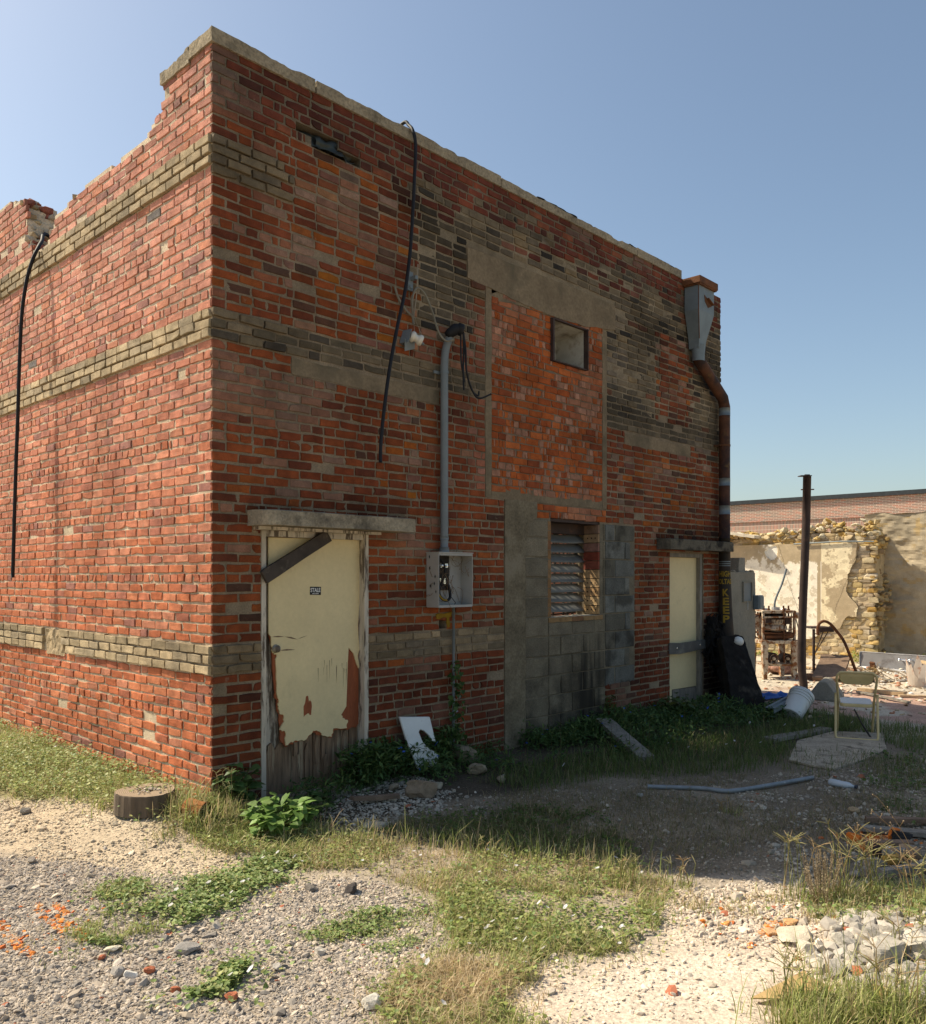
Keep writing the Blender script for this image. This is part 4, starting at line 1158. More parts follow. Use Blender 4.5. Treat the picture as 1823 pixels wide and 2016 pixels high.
def build_downspout():
    D = empty('downspout', (0, 0, 0)); D.parent = BLD; D['label'] = 'rusty downspout with a grey leader head at the far corner'
    # leader head
    X0, X1, dp = 6.50, 6.90, 0.205
    def ring(x0, x1, d, z): return [(x0, -0.012, z), (x0, -d, z), (x1, -d, z), (x1, -0.012, z)]
    R = [ring(X0, X1, dp, 5.30), ring(X0, X1, dp, 5.0), ring(X0 + 0.10, X1 - 0.115, dp - 0.045, 4.66), ring(X0 + 0.11, X1 - 0.135, dp - 0.055, 4.55)]
    V = [p for r in R for p in r]; F = []
    for i in range(len(R) - 1):
        for k in range(4): F.append((i * 4 + k, i * 4 + (k + 1) % 4, (i + 1) * 4 + (k + 1) % 4, (i + 1) * 4 + k))
    F.append((0, 1, 2, 3)); F.append((12, 15, 14, 13))
    mb = MB(); mb.add(V, F)
    h = bev(mb.build('leader_head', M_GALV, D, colattr=False), 0.004)
    tr = MB()
    tr.box((6.70, -0.118, 5.355), (0.47, 0.25, 0.085)); tr.box((6.70, -0.122, 5.305), (0.44, 0.225, 0.02))
    bev(tr.build('rim', M_RUST, h, colattr=False), 0.004)
    tr = MB(); tr.tube([(X0 - 0.001, -dp - 0.001, 5.29), (X0 - 0.001, -dp - 0.001, 5.0), (X0 + 0.10, -dp + 0.043, 4.66)], 0.006, 6); tr.build('rust_seam', M_RUST, h, colattr=False)
    tr = MB(); tr.prism([(6.64, 5.20), (6.82, 5.13), (6.82, 5.09), (6.74, 5.06), (6.66, 5.12)], front_fn, dp, dp + 0.006); tr.box((6.76, -dp - 0.02, 5.135), (0.15, 0.04, 0.012), Euler((0, math.radians(22), 0)).to_matrix()); tr.build('overflow', M_RUST, h, colattr=False)
    tr = MB(); tr.prism([(6.9, 5.25), (6.99, 5.05), (7.06, 4.80), (7.0, 4.79), (6.965, 4.62), (6.94, 4.85), (6.9, 4.98)], front_fn, 0.03, 0.034); tr.build('torn_sheet', M_GALV, h, colattr=False)
    cx, cy = 6.69, -0.10
    e = (7.385, -0.105)
    co = MB(); co.lathe([(0.088, 0.0), (0.078, -0.11), (0.076, -0.20)], (cx, cy, 4.60), (0, 0, 1), 20); co.build('collar', M_GALV, D, smooth=True, colattr=False)
    p = MB(); p.tube([(cx + 0.0, cy, 4.50), (cx + 0.01, cy, 4.42), (e[0] - 0.05, e[1], 4.035), (e[0], e[1], 3.93), (e[0], e[1], 2.2)], 0.072, 20); p.build('pipe', M_RUSTPIPE, D, smooth=True, colattr=False)
    # lower, black painted, with writing
    bp = MB(); bp.tube([(e[0], e[1], 2.2), (e[0], e[1], 1.75), (e[0] + 0.03, e[1], 1.2), (e[0] + 0.05, e[1] - 0.03, 0.6), (e[0] + 0.05, e[1] - 0.03, 0.0)], [0.074, 0.076, 0.088, 0.095, 0.10], 24)
    b = bp.build('black_pipe', M_CHAR2, D, smooth=True, colattr=False); b['label'] = 'blackened lower pipe with yellow warning letters'
    for z, r in ((3.86, 0.0735), (2.58, 0.0735), (2.94, 0.0735)):
        bands = MB(); bands.tube([(e[0], e[1], z - (0.10 if z > 2.7 else 0.13) / 2), (e[0], e[1], z + 0.05)], r, 20)
        bands.build('pale_band', M_GALV, D, smooth=True, colattr=False)
    st = MB()
    for z in (3.42,): st.tube([(e[0], e[1], z - 0.012), (e[0], e[1], z + 0.012)], 0.077, 20); st.box((e[0], e[1] + 0.06, z), (0.19, 0.09, 0.022))
    st.build('strap', M_RUST, D, colattr=False)
    st = MB()
    for z in (1.895, 1.868, 1.842): st.tube([(e[0], e[1], z - 0.006), (e[0], e[1], z + 0.006)], 0.0765, 20)
    st.build('white_stripe', M_GALV, b, colattr=False)
    # lettering bent round the pipe, facing the yard
    yaw = -2.58
    def bent(body, size, z, wid, mbx):
        V, F = text_mesh(body, size, True, True)
        V[:, 0] -= (V[:, 0].min() + V[:, 0].max()) / 2
        V[:, 0] *= wid / max(1e-6, V[:, 0].max() - V[:, 0].min())
        V[:, 1] -= (V[:, 1].min() + V[:, 1].max()) / 2
        zz = z + V[:, 1]
        r = np.interp(zz, [1.2, 1.75, 2.2], [0.0915, 0.0795, 0.077]); xo = np.interp(zz, [1.2, 1.75], [0.03, 0.0])
        an = yaw + V[:, 0] / 0.08
        mbx.add(np.stack([e[0] + xo + r * np.cos(an), e[1] + r * np.sin(an), zz], 1), F)
    tx = MB()
    bent('HIGH', 0.10, 1.735, 0.16, tx); bent('VOLTAGE', 0.09, 1.635, 0.26, tx)
    for i, ch in enumerate('KEEP'): bent(ch, 0.13, 1.49 - i * 0.115, 0.075, tx)
    tx.build('lettering', M_YELLOW, b, colattr=False)
M_CHAR2 = mat('blackened_pipe', (0.030, 0.024, 0.020), rough=0.75, var=0.4, vscale=6, bump=0.3, bscale=50, spot=(0.055, 0.035, 0.022), spot_scale=4, spot_lo=0.5, spot_hi=0.65, spec=0.3)
build_downspout()

# yellow paint splash and small wall anchor
def wall_bits():
    mb = MB(); P = jag([(2.17, 1.33), (2.17, 1.37), (2.36, 1.385), (2.36, 1.345), (2.33, 1.335), (2.345, 1.25), (2.31, 1.245), (2.30, 1.335)], 0, 8, 0.008, 4, 8)
    mb.prism(P, front_fn, -0.01, 0.0055); o = mb.build('paint_patch', mat('mustard_paint', (0.30, 0.17, 0.012), rough=0.8, var=0.3, bump=0.3), BLD, colattr=False); o['label'] = 'mustard yellow paint smear round a small hole'
    ax, az = FP(*ZI(350, 210), Y=-0.02)
    mb = MB(); mb.box((ax, -0.012, az), (0.055, 0.02, 0.16)); mb.box((ax + 0.01, -0.05, az + 0.02), (0.03, 0.07, 0.03)); mb.lathe([(0, 0.012), (0.016, 0.01), (0.016, 0)], (ax, -0.022, az - 0.05), (0, -1, 0), 8)
    o = mb.build('wall_anchor', M_GALV, BLD, colattr=False); o['label'] = 'small grey metal anchor plate beside the hanging cable'
wall_bits()

# ------------------------------------------------------------------ electric service, cables, insulator
def build_service():
    B = empty('meter_box', (2.27, 0, 1.6), label='open grey electric meter box with wires and tall conduit mast', cat='meter box')
    def L(p): return (p[0] - 2.27, p[1], p[2] - 1.6)
    x0, x1, z0, z1, d = 2.055, 2.475, 1.435, 1.905, 0.15
    # sheet metal case: back, two sides, top, bottom
    mb = MB()
    cx, cz = (x0 + x1) / 2, (z0 + z1) / 2
    mb.box(L((cx, -0.008, cz)), (x1 - x0 - 0.008, 0.006, z1 - z0 - 0.008)); mb.box(L((x0, -d / 2 - 0.002, cz)), (0.006, d, z1 - z0)); mb.box(L((x1, -d / 2 - 0.002, cz)), (0.006, d, z1 - z0))
    mb.box(L((cx, -d / 2 - 0.002, z0)), (x1 - x0 - 0.008, d, 0.006)); mb.box(L((cx, -d / 2 - 0.004, z1 + 0.003)), (x1 - x0 + 0.012, d + 0.012, 0.008))
    mb.box(L((cx, -d + 0.001, z1 - 0.012)), (x1 - x0 - 0.01, 0.005, 0.022)); mb.box(L((cx, -d + 0.001, z0 + 0.010)), (x1 - x0 - 0.01, 0.005, 0.016))
    case = mb.build('case', M_BOXGREY, B, colattr=False)
    for (sy, sz) in ((0.04, 1.87), (0.045, 1.77), (0.11, 1.70), (0.10, 1.64), (0.05, 1.62), (0.12, 1.57)):
        kb = MB(); kb.add([L(p) for p in ((x0 - 0.0045, -sy - 0.008, sz), (x0 - 0.0045, -sy, sz - 0.018), (x0 - 0.0045, -sy + 0.008, sz), (x0 - 0.0045, -sy, sz + 0.018))], [(0, 1, 2, 3)])
        kb.build('hole', M_BLACK, case, colattr=False)
    for k in range(3):
        t = MB(); t.box(L((2.13 + k * 0.055, -0.04, 1.795)), (0.035, 0.04, 0.035)); t.lathe([(0, 0.014), (0.010, 0.012), (0.010, 0)], L((2.13 + k * 0.055, -0.06, 1.795)), (0, -1, 0), 8); t.build('terminal', M_CHROME, B, colattr=False)
        t = MB(); t.box(L((2.13 + k * 0.05, -0.035, 1.66)), (0.026, 0.03, 0.05)); t.build('terminal', M_CHROME, B, colattr=False)
    k = MB(); k.box(L((2.2, -0.022, 1.73)), (0.20, 0.022, 0.30)); k.box(L((2.12, -0.04, 1.60)), (0.08, 0.05, 0.12)); k.build('insulator_board', M_CHAR2, B, colattr=False)
    rr = random.Random(12)
    wr = MB()
    for i in range(22):
        p0 = (rr.uniform(2.08, 2.42), -rr.uniform(0.04, 0.14), rr.uniform(1.6, 1.88))
        pts = [p0]
        for q in range(4): pts.append((pts[-1][0] + rr.uniform(-.07, .07), min(-0.02, max(-0.19, pts[-1][1] + rr.uniform(-.03, .03))), pts[-1][2] + rr.uniform(-.12, .05)))
        wr.tube([L(q) for q in smooth_path(pts, 5)], rr.choice([0.0014, 0.0018]), 5)
    wr.build('dry_vine', mat('dry_vine_stem', (0.16, 0.10, 0.055), rough=0.9, bump=0), B, colattr=False)
    w2 = MB()
    w2.tube([L(q) for q in smooth_path([(2.15, -0.05, 1.63), (2.13, -0.08, 1.55), (2.16, -0.09, 1.505), (2.22, -0.085, 1.49), (2.275, -0.07, 1.52), (2.28, -0.05, 1.60), (2.24, -0.04, 1.68)], 6)], 0.013, 8)
    w2.tube([L(q) for q in smooth_path([(2.27, -0.04, 1.6), (2.30, -0.06, 1.52), (2.33, -0.08, 1.47), (2.34, -0.06, 1.455)], 6)], 0.003, 6)
    w2.tube([L(q) for q in smooth_path([(2.14, -0.05, 1.88), (2.20, -0.07, 1.80), (2.21, -0.06, 1.7), (2.18, -0.05, 1.62)], 6)], 0.010, 8)
    w2.build('cable', M_BLACK, B, colattr=False)
    y = MB(); y.tube([L(q) for q in smooth_path([(2.075, -0.11, 1.565), (2.10, -0.12, 1.53), (2.14, -0.12, 1.50), (2.19, -0.11, 1.495)], 6)], 0.008, 8)
    y.build('yellow_lead', M_YELLOW, B, colattr=False)
    # mast
    mx, my = 2.215, -0.058
    m = MB(); m.tube([L(q) for q in smooth_path([(mx, my, 1.93), (mx, my, 2.6), (mx, my, 3.4), (mx, my, 3.55), (mx + 0.01, my - 0.005, 3.68), (mx + 0.035, my - 0.03, 3.80)], 5)], 0.034, 16)
    m.tube([L((mx, my, 1.905)), L((mx, my, 1.955))], 0.043, 14); m.tube([L((mx, my, 2.02)), L((mx, my, 2.05))], 0.038, 14)
    m.build('conduit_mast', M_CONDUIT, B, smooth=True, colattr=False)
    s = MB(); s.tube([L((mx, my, 3.475)), L((mx, my, 3.50))], 0.038, 16); s.box(L((mx - 0.05, -0.012, 3.487)), (0.07, 0.014, 0.025)); s.build('pipe_strap', M_GALV, B, colattr=False)
    hd = MB()
    hx, hz = mx + 0.05, 3.84
    hd.lathe([(0.0, -0.06), (0.034, -0.055), (0.044, -0.02), (0.05, 0.03), (0.048, 0.06), (0.03, 0.085), (0.0, 0.09)], L((hx - 0.01, my - 0.05, hz)), (0.55, -0.5, 0.55), 16)
    hd.lathe([(0.0, -0.03), (0.05, -0.025), (0.055, 0.02), (0.04, 0.035), (0, 0.04)], L((hx + 0.05, my - 0.09, hz + 0.03)), (0.6, -0.6, -0.4), 16)
    hd.build('weatherhead', M_BLACK, B, smooth=True, colattr=False)
    c = MB()
    a = (hx + 0.055, my - 0.10, hz + 0.01)
    c.tube([L(q) for q in smooth_path([a, (a[0] + 0.0, a[1], 3.70), (a[0] + 0.01, a[1], 3.55), (a[0] + 0.045, a[1], 3.44), (a[0] + 0.05, a[1], 3.41)], 6)], 0.0075, 8)
    c.tube([L(q) for q in smooth_path([(a[0] + 0.03, a[1], a[2]), (a[0] + 0.05, a[1] - 0.01, 3.70), (a[0] + 0.075, a[1], 3.50), (a[0] + 0.16, a[1], 3.34), (a[0] + 0.21, a[1] - 0.03, 3.29), (a[0] + 0.34, a[1] - 0.05, 3.345)], 6)], 0.0085, 8)
    c.tube([L(q) for q in smooth_path([(a[0] + 0.045, a[1] + 0.01, a[2]), (a[0] + 0.06, a[1], 3.66), (a[0] + 0.065, a[1] - 0.01, 3.50), (a[0] + 0.14, a[1], 3.36), (a[0] + 0.22, a[1], 3.32), (a[0] + 0.235, a[1], 3.36)], 6)], 0.0085, 8)
    c.tube([L(q) for q in smooth_path([(a[0] + 0.02, a[1] - 0.01, a[2]), (a[0] + 0.035, a[1], 3.68), (a[0] + 0.03, a[1], 3.52), (a[0] + 0.035, a[1], 3.40), (a[0] + 0.04, a[1], 3.34)], 6)], 0.0085, 8)
    c.build('service_wire', M_BLACK, B, smooth=True, colattr=False)
    lc = MB(); lc.tube([L((2.36, -0.03, 1.43)), L((2.36, -0.03, 0.9)), L((2.36, -0.025, 0.05))], 0.0125, 10); lc.build('lower_conduit', M_CONDUIT, B, smooth=True, colattr=False)

    # insulator
    ix, iz = FP(*ZI(420, 1030), Y=-0.09)
    I = empty('wire_insulator', (ix, 0, iz), label='white porcelain spool insulator on a grey bracket with tie wires', cat='insulator')
    s = MB(); ax = Vector((0.75, -0.45, -0.35)).normalized()
    s.lathe([(0.0, -0.055), (0.036, -0.055), (0.046, -0.046), (0.046, -0.024), (0.034, -0.012), (0.030, 0.0), (0.034, 0.012), (0.046, 0.024), (0.046, 0.046), (0.036, 0.055), (0, 0.055)], (0.01, -0.09, 0.01), tuple(ax), 22)
    s.build('spool', M_DOORLIP, I, smooth=True, colattr=False)
    b = MB(); b.box((-0.03, -0.05, -0.035), (0.15, 0.006, 0.10), Euler((0.25, -0.35, 0.2)).to_matrix()); b.box((-0.075, -0.05, 0.02), (0.006, 0.09, 0.13), Euler((0, 0.4, 0.2)).to_matrix()); b.box((-0.02, -0.012, -0.02), (0.12, 0.02, 0.05)); b.lathe([(0, 0.02), (0.012, 0.018), (0.012, 0)], (0.045, -0.12, -0.03), tuple(ax), 8)
    b.build('bracket', M_GALV, I, colattr=False)
    wv = MB()
    kx, kz = 0.02, 0.23
    wv.tube([(-0.02, -0.10, 0.05), (0.005, -0.06, 0.17), (kx, -0.05, kz)], 0.0022, 5); wv.tube([(0.05, -0.11, 0.05), (0.035, -0.06, 0.16), (kx, -0.05, kz)], 0.0022, 5)
    wv.tube(smooth_path([(kx, -0.05, kz), (kx + 0.03, -0.05, 0.42), (kx + 0.045, -0.05, 0.66)], 5), 0.006, 6)
    wv.tube(smooth_path([(kx - 0.02, -0.05, kz), (kx - 0.03, -0.05, 0.36), (kx + 0.035, -0.05, 0.43)], 5), 0.006, 6)
    wv.build('tie_wire', mat('bare_wire', (0.33, 0.26, 0.18), rough=0.5, metal=0.4, bump=0), I, colattr=False)
    g = MB()
    g.tube(smooth_path([(-0.17, -0.02, 0.42), (-0.14, -0.03, 0.33), (-0.06, -0.04, 0.24), (0.0, -0.05, 0.20), (0.015, -0.05, 0.14)], 6), 0.010, 8)
    g.tube(smooth_path([(0.01, -0.05, 0.15), (-0.01, -0.06, 0.32), (0.01, -0.07, 0.42), (0.06, -0.07, 0.45), (0.13, -0.08, 0.40), (0.20, -0.09, 0.27), (0.26, -0.10, 0.12), (0.33, -0.12, 0.05), (0.40, -0.15, 0.07)], 6), 0.009, 8)
    g.build('grey_cable', mat('old_grey_cable', (0.19, 0.17, 0.13), rough=0.7, bump=0.1), I, smooth=True, colattr=False)
build_service()

def build_cables():
    # over the front coping
    pts = [(793, 243, 0.10), (805, 247, 0.02), (813, 258, -0.05), (818, 285, -0.07), (816, 350, -0.08), (812, 430, -0.09), (807, 500, -0.10), (798, 570, -0.12), (783, 640, -0.15), (768, 720, -0.18), (757, 800, -0.20), (750, 870, -0.21), (749, 910, -0.22)]
    P = [(FP(x, y, Y=d)[0], d, FP(x, y, Y=d)[1]) for x, y, d in pts]
    P.insert(0, (P[0][0] - 0.03, 0.35, 5.47))
    mb = MB(); mb.tube(smooth_path(P, 6), 0.0145, 12)
    o = mb.build('hanging_cable', M_BLACK, None, smooth=True, colattr=False)
    tag(o, 'thick black cable hanging over the coping down the shaded front wall', 'cable', 'black cables hanging down the building')
    pts = [(92, 462, 0.15), (82, 476, 0.03), (74, 490, -0.04), (64, 512, -0.09), (52, 555, -0.13), (43, 620, -0.16), (38, 720, -0.18), (35, 820, -0.19), (31, 930, -0.20), (28, 1030, -0.205), (25, 1137, -0.21)]
    P = [(d, LP(x, y, X=d)[0], LP(x, y, X=d)[1]) for x, y, d in pts]
    P.insert(0, (0.4, P[0][1] + 0.02, 4.86))
    mb = MB(); mb.tube(smooth_path(P, 6), 0.0165, 12)
    o = mb.build('hanging_cable', M_BLACK, None, smooth=True, colattr=False)
    tag(o, 'black cable hanging from the notch in the sunlit side wall', 'cable', 'black cables hanging down the building')
build_cables()
# ------------------------------------------------------------------ things at the right and behind
def ground_z(x, y): return float(gz(x, y))
def local(name, x, y, rz=0.0, label=None, cat=None, group=None, z=None):
    return empty(name, (x, y, ground_z(x, y) if z is None else z), rz, label, cat, group)
VIEW = math.atan2(AX, AY)     # heading of the view seen from above
RIGHT = math.atan2(-AY, AX)   # rotation that turns local x into the viewer's right

def quad_board(name, label, cat, p0, p1, wid, th, m, group=None, roll=0.0, lift=0.0, seed=1, end=0.0, taper=0.0, amp=None):
    """board between two ground or space points (centre line of its underside)"""
    a = Vector(p0); b = Vector(p1); d = b - a; L = d.length
    g = grid_box(0, L, -wid / 2, wid / 2, 0, th, max(0.03, L / 14)).rough(5 if amp is None else 9, min(0.008, th * 0.22) if amp is None else amp, seed)
    V = g.verts()
    if taper: V[:, 1] *= 1 - taper * np.clip(V[:, 0] / L, 0, 1)
    if end > 0:
        n = fbm(V[:, 1] * 40 + seed, V[:, 2] * 5, seed, 3)
        V[:, 0] += np.where(V[:, 0] > L - 0.02, -end * n, 0) + np.where(V[:, 0] < 0.02, end * n, 0)
    g.v = [V]
    o = g.build(name, m, None, colattr=False)
    q = d.to_track_quat('X', 'Z')
    o.rotation_mode = 'QUATERNION'; o.rotation_quaternion = q @ Euler((roll, 0, 0)).to_quaternion()
    o.location = a + Vector((0, 0, lift))
    tag(o, label, cat, group)
    return o

def masonry(mb, X, y0, y1, z0, z1, seed, keep=None, dep=0.03, big=1.0):
    """irregular sandstone courses on the plane x=X facing -x"""
    rr = random.Random(seed)
    pal = [(0.50, 0.34, 0.14), (0.46, 0.34, 0.19), (0.54, 0.40, 0.19), (0.40, 0.30, 0.18), (0.56, 0.45, 0.28), (0.46, 0.28, 0.09), (0.36, 0.28, 0.19), (0.52, 0.43, 0.31)]
    z = z0
    while z < z1:
        h = rr.uniform(0.045, 0.125) * big; y = y0 - rr.uniform(0, 0.1)
        while y < y1:
            w_ = rr.uniform(0.09, 0.32) * big; ym = y + w_ / 2; zm = z + h / 2
            if keep is None or keep(ym, zm):
                sx = rr.uniform(-0.012, 0.014)
                r = rock_mb(rr.randint(0, 9999), sx + 0.035, w_ / 2 * 1.12, h / 2 * 1.18, sub=2, cut=2, rz=0.0, square=0.62)
                c = np.array(rr.choice(pal)) * rr.uniform(0.85, 1.15)
                mb.add(r.verts() + np.array((X, ym, zm)), r.f[0][0], c)
            y += w_
        z += h

def build_ruin():
    X = 14.6
    R = empty('ruined_wall', (X, 1.6, 0), label='ruined sandstone wall with flaking white plaster and a rubble top', cat='stone wall')
    def Lc(mb):
        V = mb.verts() - np.array((X, 1.6, 0)); mb.v = [V]; return mb
    yE = XP(1722, 1200, X)[0]                    # broken right end
    yL = 4.6
    topz = XP(1600, 1058, X)[1]
    # masonry
    core_ = MB(); core_.box((X + 0.255, (yE + yL) / 2 + 0.05, topz / 2), (0.44, yL - yE - 0.12, topz))
    Lc(core_).build('wall_core', mat('earth_mortar', (0.50, 0.39, 0.25), rough=0.97, var=0.3, vscale=6, bump=1.0, bscale=30, fine=0.3), R, colattr=False)
    def edge(z):   # ragged right edge of the plaster
        return yE + 0.42 + 0.10 * math.sin(z * 5) + 0.10 * (mnoise.noise(Vector((z * 4, 3, 1))))
    mb = MB()
    masonry(mb, X + 0.05, yE + 0.02, yL, 0.0, topz + 0.05, 21, keep=lambda y, z: (y < edge(z) + 0.22 or z < low(y) + 0.12 or z > topz - 0.28))
    Lc(mb).build('masonry', M_STONE, R)
    # broken end seen side-on
    mb = MB(); rr = random.Random(77)
    rw = MB(); rw.box((X + 0.62, yE + 0.24, topz / 2), (0.70, 0.34, topz))
    Lc(rw).build('return_wall', mat('tan_render', (0.46, 0.36, 0.22), rough=0.97, var=0.3, vscale=5, bump=0.9, bscale=30, fine=0.3), R, colattr=False)
    for i in range(110):
        z = rr.uniform(0.05, topz); x = X + rr.uniform(0.05, 0.85); s = rr.uniform(0.05, 0.12)
        r = rock_mb(300 + i, s, s * 0.7, s * 0.5, sub=2, cut=4, square=0.55)
        c = np.array(rr.choice([(0.40, 0.26, 0.10), (0.32, 0.22, 0.11), (0.42, 0.32, 0.17), (0.28, 0.20, 0.12)]))
        mb.add(r.verts() + np.array((x, yE + 0.05 + 0.08 * math.sin(z * 4) + rr.uniform(-0.03, 0.03), z)), r.f[0][0], c)
    Lc(mb).build('broken_end', M_STONE, R)
    # rubble lying on the top
    mb = MB()
    for i in range(520):
        y = rr.uniform(yE, yL); s = rr.uniform(0.025, 0.095); hh = 0.06 + 0.42 * float(fbm(y * 2.2, 1.0, 4, 3)) ** 1.3 * (1.2 if y < 2.4 else 0.75)
        r = rock_mb(400 + i, s * 1.25, s * 1.2, s * 0.6, sub=2, cut=6, square=0.45)
        V = r.verts(); M = np.array(Euler((rr.uniform(-.5, .5), rr.uniform(-.5, .5), 0)).to_matrix())
        c = np.array(rr.choice([(0.52, 0.37, 0.16), (0.48, 0.31, 0.10), (0.56, 0.44, 0.26), (0.42, 0.32, 0.19), (0.58, 0.50, 0.35)])) * rr.uniform(0.85, 1.15)
        mb.add(V @ M.T + np.array((X + rr.uniform(0.0, 0.42), y, topz - 0.03 + rr.uniform(0.0, 1.0) ** 1.4 * hh)), r.f[0][0], c)
    Lc(mb).build('rubble_cap', M_STONE, R)
    # plaster sheet with its own colours
    ys = np.arange(yE + 0.1, yL, 0.014); zs = np.arange(0.1, topz - 0.12, 0.014)
    Yg, Zg = np.meshgrid(ys, zs)
    px, py = proj(np.full(Yg.shape, X), Yg, Zg)
    n1 = fbm(Yg * 2.2, Zg * 2.2, 3, 5); n2 = fbm(Yg * 9, Zg * 9, 13, 4); n3 = fbm(Yg * 0.9 + 4, Zg * 1.1, 23, 4)
    tan = np.array([0.46, 0.36, 0.235]); wht = np.array([0.88, 0.80, 0.66]); crm = np.array([0.82, 0.70, 0.48]); gry = np.array([0.42, 0.35, 0.26])
    n4 = fbm(Yg * 26, Zg * 26, 33, 3)
    t = sstep(2.20, 2.02, Zg + 1.5 * (n1 - 0.5) + 0.7 * (n2 - 0.5) + 0.35 * (n4 - 0.5))        # white below, tan above
    yR = XP(1618, 1200, X)[0]
    right = Yg < yR
    t = np.where(right, sstep(0.455, 0.50, n1 + 0.34 * (n2 - 0.5) + 0.16 * (n4 - 0.5) + 0.07 * np.sin(Yg * 4) - 0.10 * (Zg - 1.5)), t)
    C = tan[None, None] * (1 - t[..., None]) + np.where(right[..., None], crm, wht) * t[..., None]
    seam = np.abs(Yg - yR - 0.04) < 0.035 + 0.02 * (n2 - 0.5)
    C[seam] = tan * 0.95
    blot = (n2 + 0.3 * (n4 - 0.5) > 0.63) & (t > 0.5); C[blot] = C[blot] * 0.5 + tan * 0.5
    hole = ((Yg - XP(1520, 1060, X)[0]) ** 2 + ((Zg - XP(1520, 1088, X)[1]) * 0.9) ** 2) < (0.13 + 0.08 * (n2 - 0.5)) ** 2
    C[hole] = (0.80, 0.76, 0.66)
    C = C * (0.88 + 0.24 * n3)[..., None]
    crack = np.abs((Yg - 3.0) - (Zg - 1.1) * 0.28 + 0.10 * (n1 - 0.5)) < 0.014
    C[crack & (Zg > 0.6) & (Zg < 2.1)] = (0.16, 0.115, 0.07)
    crack = np.abs((Yg - 2.0) - (Zg - 1.5) * 0.3 + 0.14 * (n1 - 0.5)) < 0.008
    crack |= np.abs((Yg - 0.98) - (Zg - 1.2) * -0.35 + 0.2 * (n1 - 0.5)) < 0.007
    C[crack] *= 0.55
    lo = np.vectorize(low)(Yg); ed = np.vectorize(edge)(Zg)
    ok = (Zg > lo + 0.05 * (n2 - 0.5)) & (Yg > ed + 0.05 * (n2 - 0.5))
    D = 0.012 * (n1 - 0.5) + 0.006 * (n2 - 0.5) - 0.02 * hole
    V = np.stack([X - 0.025 - D, Yg, Zg], -1).reshape(-1, 3); Vb = V + np.array((0.08, 0, 0))
    nu = len(ys); okc = ok[:-1, :-1] & ok[1:, 1:] & ok[1:, :-1] & ok[:-1, 1:]
    iv, iu = np.nonzero(okc); i = iv * nu + iu; off = len(V)
    mb = MB()
    F = np.stack([i, i + nu, i + nu + 1, i + 1], 1)
    mb.v.append(np.concatenate([V, Vb])); mb.n = 2 * off
    cc = C.reshape(-1, 3)[i]
    mb.f.append((F, cc, 0))
    pm = np.pad(okc, 1)
    for dv, du, e in ((0, -1, (0, nu)), (0, 1, (1, nu + 1)), (-1, 0, (0, 1)), (1, 0, (nu, nu + 1))):
        ee = okc & ~pm[1 + dv:1 + dv + okc.shape[0], 1 + du:1 + du + okc.shape[1]]
        ev, eu = np.nonzero(ee); j = ev * nu + eu
        mb.f.append((np.stack([j + e[0], j + e[1], j + e[1] + off, j + e[0] + off], 1), np.tile(tan * 0.8, (len(j), 1)), 0))
    p = Lc(mb).build('plaster', M_PLASTER, R); p['label'] = 'flaking white and tan plaster on the ruined wall'
    # thin pipe along the top, ledge slab throwing the long shadow
    mb = MB(); mb.tube([(X - 0.06, XP(1565, 1052, X)[0], topz - 0.13), (X - 0.06, XP(1660, 1055, X)[0], topz - 0.10), (X - 0.05, XP(1722, 1055, X)[0], topz - 0.12)], 0.015, 6)
    Lc(mb).build('pipe', M_GALV, R, colattr=False)
    a = XP(1500, 1058, X); b = XP(1425, 1048, X)
    g = grid_box(X - 0.32, X, a[0] + 0.02, b[0] + 0.3, a[1] - 0.03, a[1] + 0.03, 0.08).rough(6, 0.012, 3)
    V = g.verts(); V[:, 2] += (V[:, 1] - a[0]) * 0.16; g.v = [V]
    Lc(g).build('ledge', mat('white_ledge', (0.66, 0.58, 0.46), rough=0.9, var=0.15, bump=0.4), R, colattr=False)['label'] = 'white slab ledge jutting from the plaster'
def XP(x, y, X):
    r = ray(x, y); t = (X - CAMX) / r[0]
    return CAMY + t * r[1], EYE + t * r[2]
_lowpts = None
def low(y):
    """bottom edge of the plaster on the ruined wall"""
    global _lowpts
    if _lowpts is None:
        L = [(1440, 1262), (1500, 1255), (1570, 1262), (1608, 1255), (1630, 1236), (1655, 1238), (1668, 1215), (1690, 1213), (1722, 1222)]
        _lowpts = sorted(XP(a, b, 14.6) for a, b in L)
    return float(np.interp(y, [p[0] for p in _lowpts], [p[1] for p in _lowpts])) + 0.04 * mnoise.noise(Vector((y * 6, 0, 2)))
build_ruin()

